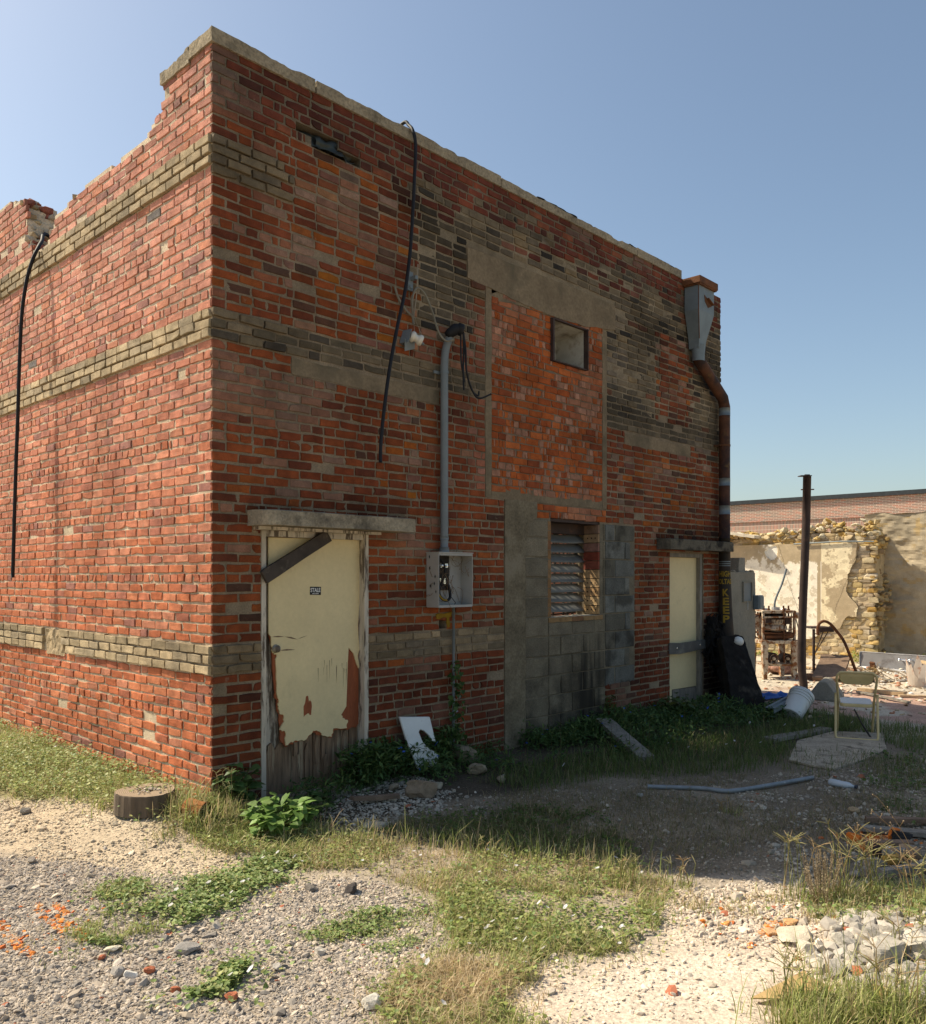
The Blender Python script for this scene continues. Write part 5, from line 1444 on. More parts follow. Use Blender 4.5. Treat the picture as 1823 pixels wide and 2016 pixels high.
def build_stucco():
    X = 15.45
    o_ = (X, -2.0, 0)
    S = empty('stucco_wall', o_, label='bulging grey brown stucco wall beyond the broken stone end', cat='wall')
    ys = np.arange(-5.5, 0.80, 0.04); zs = np.arange(-0.05, 3.15, 0.04)
    Y, Z = np.meshgrid(ys, zs)
    top = 3.0 + 0.12 * (fbm(ys * 2, ys * 0, 3, 3) - 0.5)
    Zc = np.minimum(Z, top[None])
    D = 0.13 * (fbm(Y * 1.6, Z * 3.6, 44, 4) - 0.5) + 0.04 * (fbm(Y * 6, Z * 9, 45, 3) - 0.5)
    V = np.stack([X - 0.05 - D, Y, Zc], -1).reshape(-1, 3) - np.array(o_); Vb = V.copy(); Vb[:, 0] = 0.35
    nu, nv = len(ys), len(zs); i = (np.arange(nu - 1)[None] + (np.arange(nv - 1) * nu)[:, None]).ravel(); off = nu * nv
    n = fbm(Y * 1.2, Z * 1.5, 7, 4).reshape(-1)
    C = np.array([0.44, 0.36, 0.25])[None] * (0.75 + 0.5 * n)[:, None]
    ye = sstep(0.62, 0.72, fbm(Y * 4, Z * 7, 91, 4)).reshape(-1, 1) * 0.7; C = C * (1 - ye) + np.array([0.44, 0.30, 0.13]) * ye
    mb = MB(); mb.v.append(np.concatenate([V, Vb])); mb.n = 2 * off
    mb.f.append((np.stack([i, i + nu, i + nu + 1, i + 1], 1), C[i], 0)); mb.f.append((np.stack([i, i + 1, i + nu + 1, i + nu], 1) + off, C[i], 0))
    j = np.arange(nu - 1) + (nv - 1) * nu; mb.f.append((np.stack([j, j + off, j + off + 1, j + 1], 1), C[j], 0))
    k = (np.arange(nv - 1) + 1) * nu - 1; mb.f.append((np.stack([k, k + off, k + nu + off, k + nu], 1), C[k], 0))
    k = np.arange(nv - 1) * nu; mb.f.append((np.stack([k, k + nu, k + nu + off, k + off], 1), C[k], 0))
    mb.build('stucco', M_PLASTER, S)
build_stucco()

def build_far_brick():
    X = 43.0
    B = empty('far_building', (X, 0, 0), label='distant low brick building with a dark metal roof edge', cat='building')
    zt = XP(1823, 971, X)[1]
    m = bpy.data.materials.new('mixed_brick'); m.use_nodes = True
    t = m.node_tree; N = t.nodes; L = t.links; b = N['Principled BSDF']; b.inputs['Roughness'].default_value = 0.9
    tc = N.new('ShaderNodeTexCoord'); sp = N.new('ShaderNodeSeparateXYZ'); L.new(tc.outputs['Object'], sp.inputs[0])
    def bricktex(sw, bw, bh):
        cb = N.new('ShaderNodeCombineXYZ')
        L.new(sp.outputs['Z' if sw else 'Y'], cb.inputs[0]); L.new(sp.outputs['Y' if sw else 'Z'], cb.inputs[1])
        bt = N.new('ShaderNodeTexBrick'); L.new(cb.outputs[0], bt.inputs['Vector'])
        bt.inputs['Scale'].default_value = 1; bt.inputs['Brick Width'].default_value = bw; bt.inputs['Row Height'].default_value = bh; bt.inputs['Mortar Size'].default_value = 0.011
        bt.inputs['Color1'].default_value = (0.42, 0.17, 0.12, 1); bt.inputs['Color2'].default_value = (0.22, 0.17, 0.14, 1); bt.inputs['Mortar'].default_value = (0.60, 0.48, 0.38, 1)
        if sw: bt.offset = 0
        return bt.outputs['Color']
    mx = N.new('ShaderNodeMix'); mx.data_type = 'RGBA'
    gt = N.new('ShaderNodeMath'); gt.operation = 'LESS_THAN'; L.new(sp.outputs['Z'], gt.inputs[0]); gt.inputs[1].default_value = zt - 1.05
    L.new(gt.outputs[0], mx.inputs[0]); L.new(bricktex(False, 0.30, 0.082), mx.inputs[6]); L.new(bricktex(True, 0.24, 0.082), mx.inputs[7])
    L.new(mx.outputs[2], b.inputs['Base Color'])
    mb = MB(); mb.box((6, 20, zt / 2), (12, 90, zt)); mb.build('wall', m, B, colattr=False)
    mb = MB(); mb.box((-0.035, 20, zt - 1.02), (0.07, 90.2, 0.05)); mb.build('brick_ledge', m, B, colattr=False)
    mb = MB(); mb.box((6, 20, zt + 0.10), (12.3, 90.3, 0.22)); mb.build('roof_edge', mat('dark_metal_edge', (0.03, 0.035, 0.04), rough=0.5, bump=0), B, colattr=False)
build_far_brick()

def build_machine():
    wx, wy = GP(1536, 1338)
    T = local('machine', wx, wy, RIGHT + 0.05, 'rusty white industrial machine on four enamel legs with gears and motors', 'machine')
    W, H, Dp = 0.60, 0.64, 0.55
    # legs (tapered channel)
    for sx in (-1, 1):
        for yy in (0.03, Dp - 0.03):
            mb = MB(); x = sx * (W / 2 - 0.05)
            mb.prism([(x - 0.052, H - 0.04), (x + 0.052, H - 0.04), (x + 0.032, 0.0), (x - 0.032, 0.0)], lambda u, v, d: (u, d, v), yy - 0.04, yy + 0.04)
            bev(mb.build('leg', M_RUSTWHITE, T, colattr=False), 0.006)
    mb = MB(); mb.box((0, Dp / 2, H - 0.02), (W + 0.03, Dp + 0.02, 0.055)); mb.box((0, Dp / 2, 0.235), (W - 0.16, Dp - 0.05, 0.035)); bev(mb.build('table', M_RUSTWHITE, T, colattr=False), 0.006)
    # two motors on the lower shelf
    for x, y, r in ((-0.10, 0.12, 0.095), (0.17, 0.2, 0.085)):
        m = empty('motor', (x, y, 0.252 + r)); m.parent = T
        q = MB(); q.lathe([(0, -0.10), (r * 0.5, -0.10), (r, -0.07), (r, 0.10), (r * 0.8, 0.14), (0, 0.14)], (0, 0, 0), (0, 1, 0), 24); q.build('housing', M_BLACKSTEEL, m, smooth=False, colattr=False)
        q = MB(); q.lathe([(0, -0.14), (0.022, -0.14), (0.028, -0.12), (0.028, -0.10)], (0, 0, 0), (0, 1, 0), 14); q.lathe([(r * 0.66, -0.108), (r * 0.72, -0.115), (r * 0.72, -0.10)], (0, 0, 0), (0, 1, 0), 24); q.build('hub', M_RUSTWHITE, m, colattr=False)
        q = MB(); q.box((-0.04, -0.09, -r * 0.75), (0.016, 0.03, 0.09)); q.box((0.04, -0.09, -r * 0.75), (0.016, 0.03, 0.09)); q.box((0, -0.08, -r + 0.008), (r * 2, 0.10, 0.014)); q.build('bracket', M_RUSTWHITE, m, colattr=False)
    # upright frame
    top = 1.13
    for sx in (-1, 1):
        up = MB()
        for yy in (0.06, 0.42): up.box((sx * (W / 2 - 0.035), yy, (H + top) / 2), (0.03, 0.05, top - H))
        up.prism([(sx * (W / 2 - 0.02), top - 0.02), (sx * (W / 2 - 0.10), H + 0.02), (sx * (W / 2 - 0.02), H + 0.02)], lambda u, v, d: (u, d, v), 0.18, 0.20)
        up.build('upright', M_RUSTWHITE, T, colattr=False)
    pl = MB(); pl.box((0, 0.24, top), (W - 0.06, 0.42, 0.022)); pl.box((0, 0.05, top - 0.10), (W - 0.03, 0.03, 0.03)); pl.box((0, 0.05, top - 0.018), (W - 0.02, 0.03, 0.04)); pl.box((0, 0.06, top - 0.30), (W - 0.1, 0.02, 0.018))
    bev(pl.build('top_plate', M_RUSTWHITE, T, colattr=False), 0.004)
    for x in (-0.21, -0.125, 0.125, 0.21):
        q = MB(); q.tube([(x, 0.16, top - 0.12), (x, 0.16, top + 0.085)], 0.014, 10); q.tube([(x, 0.16, top + 0.012), (x, 0.16, top + 0.035)], 0.024, 6); q.build('bolt_rod', M_RUST, T, colattr=False)
    cv = MB()
    for x in (-0.16, 0.16): cv.lathe([(0, 0.025), (0.045, 0.02), (0.055, 0.0), (0.055, -0.01)], (x, 0.24, top + 0.02), (0, 0, 1), 16)
    cv.box((0.0, 0.18, top + 0.03), (0.10, 0.1, 0.06)); cv.build('cover', M_STAINLESS, T, colattr=False)
    # gear ring and drum
    zc = 0.86
    d = MB(); d.lathe([(0.0, -0.075), (0.17, -0.075), (0.205, -0.055), (0.215, -0.02), (0.205, 0.015), (0.175, 0.03), (0.175, 0.05), (0.19, 0.055), (0.19, 0.07), (0.0, 0.07)], (0, 0.26, zc), (0, 0, 1), 36); d.build('drum', M_RUSTWHITE, T, smooth=False, colattr=False)
    g = MB()
    for k in range(26):
        a = 2 * math.pi * k / 26; g.box((0.19 * math.cos(a), 0.26 + 0.19 * math.sin(a), zc + 0.09), (0.022, 0.022, 0.045), Matrix.Rotation(a, 3, 'Z'))
    g.lathe([(0.17, 0.07), (0.17, 0.115), (0.20, 0.115), (0.20, 0.125), (0.0, 0.125)], (0, 0.26, zc), (0, 0, 1), 32); g.build('gear_ring', M_RUSTWHITE, T, colattr=False)
    b2 = MB(); b2.box((0, 0.24, zc - 0.10), (0.48, 0.40, 0.03)); b2.box((0, 0.2, zc - 0.155), (0.46, 0.36, 0.045)); b2.box((0.04, 0.04, zc - 0.11), (0.40, 0.03, 0.022), Euler((0, 0.06, 0)).to_matrix()); b2.box((-0.02, 0.2, zc - 0.19), (0.36, 0.3, 0.03)); b2.build('platen', M_RUST, T, colattr=False)
    sh = MB(); sh.tube([(0.0, 0.26, zc + 0.12), (0.0, 0.26, top)], 0.05, 14); sh.box((0, 0.22, zc + 0.17), (0.20, 0.16, 0.05)); sh.tube([(-0.19, 0.08, zc + 0.17), (-0.13, 0.08, zc + 0.17), (-0.12, 0.08, zc + 0.12)], 0.012, 6); sh.tube([(0.19, 0.08, zc + 0.17), (0.13, 0.08, zc + 0.17), (0.12, 0.08, zc + 0.12)], 0.012, 6); sh.build('spindle', M_BLACKSTEEL, T, colattr=False)
    rd = MB(); rd.tube([(0.065, 0.0, 0.27), (0.065, 0.0, 1.15)], 0.010, 8); rd.box((0.065, 0.0, 1.16), (0.03, 0.03, 0.04)); rd.build('rod', M_RUST, T, colattr=False)
    q = MB(); q.box((0, 0.36, 0.90), (0.46, 0.10, 0.40)); q.box((-0.16, 0.2, 0.98), (0.10, 0.24, 0.10)); q.box((0.17, 0.2, 0.97), (0.09, 0.24, 0.12)); q.build('back_plate', M_BLACKSTEEL, T, colattr=False)
    # side gearbox and lever with a ball
    s = MB(); s.lathe([(0, -0.06), (0.055, -0.06), (0.06, -0.03), (0.06, 0.06), (0, 0.06)], (W / 2 + 0.05, 0.12, 1.06), (1, 0, 0), 16); bev(s.build('gearbox', M_RUSTWHITE, T, colattr=False), 0.005); s = MB(); s.box((-W / 2 - 0.03, 0.25, 0.95), (0.07, 0.2, 0.26)); bev(s.build('gearbox', M_RUSTWHITE, T, colattr=False), 0.005)
    l = MB(); l.tube([(W / 2 + 0.07, 0.1, 1.08), (W / 2 + 0.07, 0.1, 1.33)], 0.010, 8); l.lathe([(0, -0.025), (0.018, -0.018), (0.025, 0), (0.018, 0.018), (0, 0.025)], (W / 2 + 0.07, 0.1, 1.345), (0, 0, 1), 12); l.build('lever', M_RUST, T, colattr=False)
    h = MB()
    h.tube(smooth_path([(W / 2 + 0.01, 0.1, 1.0), (W / 2 + 0.04, 0.08, 0.85), (W / 2 + 0.08, 0.1, 0.7), (W / 2 + 0.03, 0.1, 0.62)], 6), 0.008, 6); h.build('hose', M_BLACK, T, colattr=False); h = MB(); h.tube(smooth_path([(-W / 2 - 0.02, 0.1, 1.06), (-W / 2 - 0.12, 0.1, 0.98), (-W / 2 - 0.10, 0.1, 0.75), (-W / 2 - 0.02, 0.1, 0.67)], 6), 0.008, 6); h.build('hose', M_BLACK, T, colattr=False)
    # bent grey conduit rising from the top
    c = MB(); c.tube(smooth_path([(-0.02, 0.18, 1.10), (-0.015, 0.18, 1.26), (0.02, 0.18, 1.38), (0.10, 0.18, 1.56), (0.14, 0.18, 1.68), (0.185, 0.18, 1.83)], 8), 0.017, 10); c.build('bent_conduit', M_GALV, T, smooth=True, colattr=False)
    # rusty side table beside it, carrying the arched pipe
    sx, sy = GP(1622, 1330)
    S = local('steel_table', sx, sy, RIGHT + 0.05, 'rusty steel side table between the machine and the arched pipe', 'steel table')
    q = MB(); q.box((-0.03, 0.2, 0.82), (0.40, 0.4, 0.025)); q.box((0.02, 0.0, 0.79), (0.30, 0.03, 0.075)); q.box((0.14, 0.02, 0.80), (0.05, 0.06, 0.10)); q.build('top', M_BLACKSTEEL, S, colattr=False)
    for x in (-0.17, 0.05):
        q = MB(); q.box((-0.17, 0.02 if x < 0 else 0.36, 0.40), (0.035, 0.035, 0.80)); q.build('leg', M_BLACKSTEEL, S, colattr=False)
    q = MB(); q.tube([(-0.15, 0.0, 0.72), (0.14, 0.0, 0.80)], 0.008, 6); q.tube([(-0.15, 0.05, 0.35), (0.10, 0.02, 0.78)], 0.008, 6); q.tube([(-0.16, 0.1, 0.25), (0.0, 0.02, 0.76)], 0.008, 6); q.build('brace', M_BLACKSTEEL, S, colattr=False)
    # arched rusty pipe
    fw = 14.4
    P = [AT(1610, 1250, fw), AT(1610, 1238, fw), AT(1613, 1228, fw), AT(1622, 1223, fw), AT(1634, 1228, fw), AT(1648, 1244, fw), AT(1664, 1268, fw - 0.1), AT(1690, 1310, fw - 0.2)]
    gx, gy = P[-1][0], P[-1][1]; P[-1] = (gx, gy, ground_z(gx, gy) + 0.0)
    mb = MB(); mb.tube(smooth_path(P, 8), 0.024, 12)
    tag(mb.build('arched_pipe', M_RUST, None, smooth=True, colattr=False), 'orange rusty pipe arching down to the debris beside the machine', 'pipe')
    # pink insulation heap under the table
    ix, iy = GP(1540, 1328)
    r = rock_mb(51, 0.24, 0.22, 0.20, sub=3, cut=2); r.rough(7, 0.035, 4)
    o = r.build('insulation_heap', mat('dirty_insulation', (0.40, 0.23, 0.18), rough=1.0, var=0.4, vscale=9, bump=1.0, bscale=25, spot=(0.16, 0.09, 0.07), spot_scale=7, spot_lo=0.5, spot_hi=0.6), None, smooth=True, colattr=False); o.location = (ix + 0.14, iy + 0.12, ground_z(ix, iy) + 0.12)
    tag(o, 'dirty pink insulation lump under the machine table', 'insulation')
    # big bent black pipe
    x0, y0 = GP(1583, 1362); f0 = AY * (x0 - CAMX) + AX * (y0 - CAMY)
    P = [(x0, y0, -0.1)]
    for (a, b) in ((1582, 1345), (1578.5, 1320), (1577.5, 1290), (1579, 1240), (1581.5, 1170), (1584.5, 1100), (1587, 1030), (1589, 938)): P.append(AT(a, b, f0))
    T2 = empty('steel_post', (x0, y0, 0), label='tall blackened steel pipe post bent at its foot', cat='pipe post')
    mb = MB(); mb.tube([Vector(p) - Vector((x0, y0, 0)) for p in P], 0.058, 20); mb.build('pipe', M_BLACKSTEEL, T2, smooth=True, colattr=False)
    tx, ty, tz = AT(1589, 938, f0); tz0 = tz
    q = MB(); rot = Matrix.Rotation(RIGHT, 3, 'Z')
    off = rot @ Vector((-0.035, 0, 0))
    q.box((tx - x0 + off.x, ty - y0 + off.y, tz0 + 0.006), (0.16, 0.13, 0.012), rot); q.box((tx - x0, ty - y0, tz0 + 0.02), (0.07, 0.03, 0.02), rot); q.build('top_plate', M_BLACKSTEEL, T2, colattr=False)
    ax, ay_, az = AT(1588, 964, f0)
    q = MB(); a = rot @ Vector((-0.085, 0, 0)); b = rot @ Vector((0.11, 0, -0.006)); q.tube([(ax - x0 + a.x, ay_ - y0 + a.y, az), (ax - x0 + b.x, ay_ - y0 + b.y, az + 0.004)], 0.009, 8); q.build('cross_pin', M_RUST, T2, colattr=False)
build_machine()

def build_yard():
    # grey concrete stub wall beside the downspout
    S = empty('concrete_slab', (8.0, -0.05, 0), label='upright grey concrete slab with a square recess beside the downspout', cat='concrete slab')
    g = grid_box(-0.48, 0.42, 0.0, 0.26, -0.1, 1.775, 0.06)
    V = g.verts(); V[:, 2] -= np.where(V[:, 2] > 1.7, 0.03 * fbm(V[:, 0] * 9, V[:, 1] * 9, 3, 3), 0); g.v = [V]
    m = mat('grey_render', (0.25, 0.225, 0.175), rough=0.93, var=0.2, vscale=3, bump=0.6, bscale=40, fine=0.15, spot=(0.13, 0.12, 0.10), spot_scale=3, spot_lo=0.56, spot_hi=0.72)
    g.rough(7, 0.006, 2).build('slab', m, S, colattr=False)
    rx = FP(1470, 1180, Y=-0.05)[0] - 8.0
    q = MB()
    zc = 1.49; w_ = 0.125
    for (a, b, c, d) in ((-w_ - 0.012, -w_, zc - 0.14, zc + 0.14), (w_, w_ + 0.012, zc - 0.14, zc + 0.14), (-w_, w_, zc + 0.128, zc + 0.14), (-w_, w_, zc - 0.14, zc - 0.128)):
        q.box((rx + (a + b) / 2, -0.008, (c + d) / 2), (b - a, 0.028, d - c))
    q.build('recess_frame', m, S, colattr=False)
    q = MB(); q.box((rx, 0.002, zc), (2 * w_, 0.012, 0.256)); q.build('recess_plate', M_CONDUIT, S, colattr=False)
    q = MB(); q.tube([(rx + 0.01, -0.012, zc - 0.13), (rx + 0.012, -0.012, zc - 0.25)], 0.0035, 5); q.build('drip', M_WHITEPAINT, S, colattr=False)
    jx, jz = FP(1489, 1186, Y=-0.1)
    q = MB(); q.box((0.42, -0.045, jz), (0.15, 0.085, 0.20)); J = bev(q.build('junction_box', M_GALV, S, colattr=False), 0.01, 3); J['label'] = 'blue grey junction box on the slab edge'
    q = MB(); q.box((0.43, -0.092, jz), (0.12, 0.012, 0.17)); bev(q.build('lid', M_GALV, J, colattr=False), 0.008, 3)
    bx, _ = FP(1454, 1120, Y=0.05)
    zt = 1.76

    g = grid_box(-0.10, 0.10, -0.06, 0.10, 0.0, 0.20, 0.04); V = g.verts(); V[:, 0] *= 1 - 0.6 * np.clip(V[:, 2], 0, 0.2); V[:, 0] += np.where(np.abs(V[:, 0]) < 0.03, 0, 0); g.v = [V]
    T = g.rough(12, 0.006, 5).build('concrete_block', M_CONCRETE_LIGHT, None, colattr=False); T.location = (bx, 0.06, zt); tag(T, 'small grey concrete block standing on the upright slab', 'concrete block')
    rr = random.Random(6)
    for i in range(5):
        x = bx - 0.22 + i * 0.11 + (0.12 if i > 2 else 0); 
        r = rock_mb(60 + i, rr.uniform(.03, .05), 0.04, 0.026, sub=2); o = r.build('stone', M_STONE, None); 
        o.location = (x if i not in (1, 2) else x + 0.36, 0.03 + 0.03 * (i % 2), zt + 0.008)
        o.data.attributes['col'].data.foreach_set('color', np.tile([[0.30, 0.25, 0.19, 1]], (len(o.data.loops), 1)).astype(np.float32).ravel())
        tag(o, 'small loose rubble stone lying on top of the upright slab', 'stone', 'stones on top of the concrete slab')

    # charred timber leaning by the downspout
    ga = GP(1468, 1404); fb = FP(1426, 1246, Y=-0.26)
    a = Vector((ga[0], ga[1], -0.04)); b = Vector((fb[0], -0.26, fb[1]))
    o = quad_board('charred_timber', 'broad charred timber leaning against the blackened pipe', 'timber', a, b, 0.42, 0.15, M_CHAR, seed=5, end=0.34, roll=-0.3, taper=0.45, amp=0.022)
    ga = GP(1500, 1404); fb = FP(1450, 1252, Y=-0.2)
    a = Vector((ga[0], ga[1], -0.04)); b = Vector((fb[0], -0.2, fb[1]))
    quad_board('charred_timber', 'thin charred plank at the right edge of the leaning burnt timber', 'timber', a, b, 0.12, 0.08, M_CHAR, seed=8, end=0.10, taper=0.3, amp=0.014)
    # burnt tangle on the wall beside the far door
    mb = MB(); rr = random.Random(31)
    for i in range(60):
        p = Vector((rr.uniform(7.05, 7.42), -rr.uniform(0.01, 0.08), rr.uniform(0.7, 1.22)))
        pts = [p]
        for k in range(4): pts.append(pts[-1] + Vector((rr.uniform(-.09, .09), rr.uniform(-.05, .03), rr.uniform(-.14, .06))))
        for q in pts: q.y = min(q.y, -0.008)
        mb.tube(smooth_path(pts, 4), rr.uniform(0.004, 0.013), 5)
    for i in range(14):
        r = rock_mb(140 + i, rr.uniform(.05, .12), 0.04, rr.uniform(.05, .13), sub=2, cut=3); mb.add(r.verts() + np.array((rr.uniform(7.08, 7.42), -0.03, rr.uniform(0.72, 1.1))), r.f[0][0])
    for i in range(26):
        r = rock_mb(170 + i, rr.uniform(.06, .15), 0.07, rr.uniform(.05, .16), sub=2, cut=3); mb.add(r.verts() + np.array((rr.uniform(7.15, 7.6), -rr.uniform(0.12, 0.25), rr.uniform(0.0, 0.85))), r.f[0][0])
    tag(mb.build('burnt_debris', M_CHAR, None), 'black burnt tangle heaped against the wall at the downspout foot', 'burnt debris', kind='stuff')
    cx, cy, cz = AT(1453, 1262, 10.62)
    o = MB().lathe([(0, -0.055), (0.035, -0.05), (0.055, -0.02), (0.06, 0.02), (0.05, 0.05), (0.0, 0.062)], (0, 0, 0), (0.8, -0.25, -0.35), 18).build('foam_cup', M_WHITEPL, None, smooth=True, colattr=False)
    o.location = (cx, cy, cz); tag(o, 'small white foam cup lying on the top of the charred timber', 'cup')

    # chair
    b0 = Vector((*GP(1645, 1456), 0)); b1 = Vector((*GP(1729, 1463), 0))
    mid = (b0 + b1) / 2; rv = (b1 - b0).normalized(); wd = (b1 - b0).length
    rz = math.atan2(rv.y, rv.x)
    Ch = local('folding_chair', mid.x, mid.y, rz, 'tan metal folding chair seen from behind on a plywood sheet', 'chair', z=ground_z(mid.x, mid.y) + 0.012)
    h = wd / 2; rt = 0.0125
    ul = MB()
    ul.tube(smooth_path([(-h * 0.99, 0.10, 0.47), (-h * 0.995, 0.05, 0.22), (-h, 0.008, 0.06), (-h + 0.005, 0.0, 0.025), (-h + 0.035, -0.002, rt), (0, -0.002, rt), (h - 0.035, -0.002, rt), (h - 0.005, 0.0, 0.025), (h, 0.008, 0.06), (h * 0.995, 0.05, 0.22), (h * 0.99, 0.10, 0.47)], 4), rt, 10)
    ul.build('rear_leg', M_CHAIR, Ch, smooth=True, colattr=False)
    mf = MB(); hi = h - 0.026
    mf.tube(smooth_path([(-hi, 0.52, 0.0), (-hi, 0.36, 0.19), (-hi, 0.16, 0.42), (-hi - 0.012, 0.05, 0.58), (-hi - 0.012, 0.012, 0.655), (-hi + 0.012, 0.0, 0.69), (-hi + 0.05, -0.002, 0.70), (hi - 0.05, -0.002, 0.70), (hi - 0.012, 0.0, 0.69), (hi + 0.012, 0.012, 0.655), (hi + 0.012, 0.05, 0.58), (hi, 0.16, 0.42), (hi, 0.36, 0.19), (hi, 0.52, 0.0)], 5), rt, 10)
    mf.build('frame', M_CHAIR, Ch, smooth=True, colattr=False)
    br = MB(); n = 13; V = []; F = []
    for i in range(n):
        t = i / (n - 1) * 2 - 1; x = t * (hi - 0.008)
        low_ = 0.565 + 0.05 * abs(t) ** 6; up_ = 0.688
        dy = 0.018 * (1 - t * t)
        for z in (low_, low_ + 0.012, 0.6, 0.64, up_): V.append((x, 0.030 + (0.66 - z) * 0.35 - 0.0 + dy, z))
    for i in range(n - 1):
        for k in range(4): F.append((i * 5 + k, (i + 1) * 5 + k, (i + 1) * 5 + k + 1, i * 5 + k + 1))
    br.add(V, F); o = br.build('backrest', M_CHAIR, Ch, smooth=True, colattr=False); q = o.modifiers.new('s', 'SOLIDIFY'); q.thickness = 0.012
    s = MB(); sw = hi - 0.018
    pl = [(-sw + 0.03, 0.09), (sw - 0.03, 0.09), (sw, 0.12), (sw, 0.40), (sw - 0.05, 0.45), (-sw + 0.05, 0.45), (-sw, 0.40), (-sw, 0.12)]
    s.prism(pl, lambda u, v, d: (u, v, d + 0.05 * (v - 0.1)), 0.330, 0.364); bev(s.build('seat_pan', M_CHAIR, Ch, colattr=False), 0.008, 3)
    s = MB(); s.prism([(a * 0.95, 0.27 + (b - 0.27) * 0.95) for a, b in pl], lambda u, v, d: (u, v, d + 0.05 * (v - 0.1)), 0.3642, 0.368); s.build('seat_top', M_SEAT, Ch, colattr=False)

    # plywood sheet under the chair
    P = [GP(*p) for p in ((1553, 1500), (1596, 1511), (1641, 1517), (1700, 1498), (1746, 1478), (1735, 1450), (1640, 1446), (1570, 1462))]
    c = Vector((sum(p[0] for p in P) / 8, sum(p[1] for p in P) / 8, 0))
    PP = []
    for i in range(8):
        a = Vector(P[i]); b = Vector(P[(i + 1) % 8]); k = max(1, int((b - a).length / 0.08))
        PP += [(a.lerp(b, j / k).x - c.x + 0.02 * mnoise.noise(Vector((a.lerp(b, j / k).x * 5, j, i))), a.lerp(b, j / k).y - c.y + 0.02 * mnoise.noise(Vector((j, i, 4)))) for j in range(k)]
    mb = MB(); mb.prism(PP, lambda u, v, d: (u, v, d), 0.0, 0.016)
    o = mb.build('plywood_sheet', mat('grey_osb', (0.42, 0.345, 0.255), rough=0.93, var=0.25, vscale=5, bump=0.8, bscale=55, fine=0.35, spot=(0.15, 0.12, 0.085), spot_scale=7, spot_lo=0.54, spot_hi=0.66), None, colattr=False)
    o.location = (c.x, c.y, ground_z(c.x, c.y) + 0.006); tag(o, 'large weathered plywood sheet lying flat under the chair', 'plywood sheet')
    x0, y0 = GP(1512, 1463); x1, y1 = GP(1626, 1443)
    quad_board('plank', 'grey weathered board at the edge of the plywood sheet', 'plank', (x0, y0, ground_z(x0, y0) + 0.012), (x1, y1, ground_z(x1, y1) + 0.02), 0.14, 0.04, M_GREYWOOD, 'loose grey planks on the ground', seed=3)
    x0, y0 = GP(1187, 1448); x1, y1 = GP(1272, 1497)
    quad_board('plank', 'grey weathered board sloping out of the dark weeds below the block wall', 'plank', (x0, y0, ground_z(x0, y0) + 0.14), (x1, y1, ground_z(x1, y1) - 0.005), 0.16, 0.045, M_GREYWOOD, 'loose grey planks on the ground', seed=4)
    # stick leaning through the chair
    p0 = AT(1682, 1397, 9.3); p1 = GP(1746, 1488)
    mb = MB(); mb.tube(smooth_path([p0, AT(1700, 1430, 9.0), AT(1722, 1462, 8.7), (p1[0], p1[1], ground_z(*p1) + 0.01)], 5), [0.008] * 5 + [0.010] * 6 + [0.014] * 5, 8)
    tag(mb.build('stick', M_DARKWOOD, None, smooth=True, colattr=False), 'long dark stick leaning through the legs of the chair', 'stick')
    # bucket
    gx, gy = GP(1563, 1414)
    B = empty('bucket', (gx, gy, ground_z(gx, gy) + 0.10), label='white plastic bucket lying tilted in the grass', cat='bucket')
    axv = (Vector((AX, -AY, 0)) * 0.50 + Vector((AY, AX, 0)) * 0.42 + Vector((0, 0, 0.55))).normalized()
    base = -axv * 0.10
    mb = MB(); mb.lathe([(0.0, 0.0), (0.118, 0.0), (0.124, 0.006), (0.128, 0.12), (0.134, 0.245), (0.143, 0.246), (0.143, 0.256), (0.1355, 0.257), (0.137, 0.282), (0.146, 0.283), (0.146, 0.292), (0.138, 0.293), (0.139, 0.318), (0.150, 0.319), (0.151, 0.345), (0.147, 0.36), (0.141, 0.36), (0.132, 0.20), (0.118, 0.01), (0.0, 0.008)], tuple(base), tuple(axv), 40)
    mb.build('pail', M_WHITEPL, B, smooth=False, colattr=False)
    q = axv.to_track_quat('Z', 'Y')
    hp = [base + q @ Vector((0.150 * math.cos(t), 0.150 * math.sin(t), 0.30 + 0.05 * math.sin(t))) for t in np.linspace(0.2, math.pi - 0.2, 16)]
    mb = MB(); mb.tube(hp, 0.0022, 5); mb.build('bail', M_CONDUIT, B, colattr=False)
    # galvanised channel
    a3 = Vector(AT(1514, 1394, 9.95)); b3 = Vector(AT(1586, 1356, 10.7))
    d = (b3 - a3); L = d.length
    mb = MB(); mb.box((L / 2, 0, 0), (L, 0.11, 0.004)); mb.box((L / 2, -0.055, -0.03), (L, 0.004, 0.06)); mb.box((L / 2, 0.055, -0.03), (L, 0.004, 0.06)); mb.box((L / 2, 0, 0.012), (L, 0.02, 0.02))
    o = mb.build('metal_channel', M_GALV, None, colattr=False); o.rotation_mode = 'QUATERNION'; o.rotation_quaternion = d.to_track_quat('X', 'Z'); o.location = a3; tag(o, 'galvanised metal channel propped behind the white bucket', 'metal channel')
    # blue tarp scrap
    tx, ty = GP(1518, 1378)
    mb = MB(); n = 14; V = []; F = []
    for i in range(n):
        for j in range(n):
            u = i / (n - 1) - 0.5; v = j / (n - 1) - 0.5
            V.append((u * 0.85, v * 0.4, 0.05 + 0.05 * mnoise.noise(Vector((u * 5, v * 5, 2))) + 0.03 * mnoise.noise(Vector((u * 13, v * 13, 2)))))
    for i in range(n - 1):
        for j in range(n - 1): F.append((i * n + j, (i + 1) * n + j, (i + 1) * n + j + 1, i * n + j + 1))
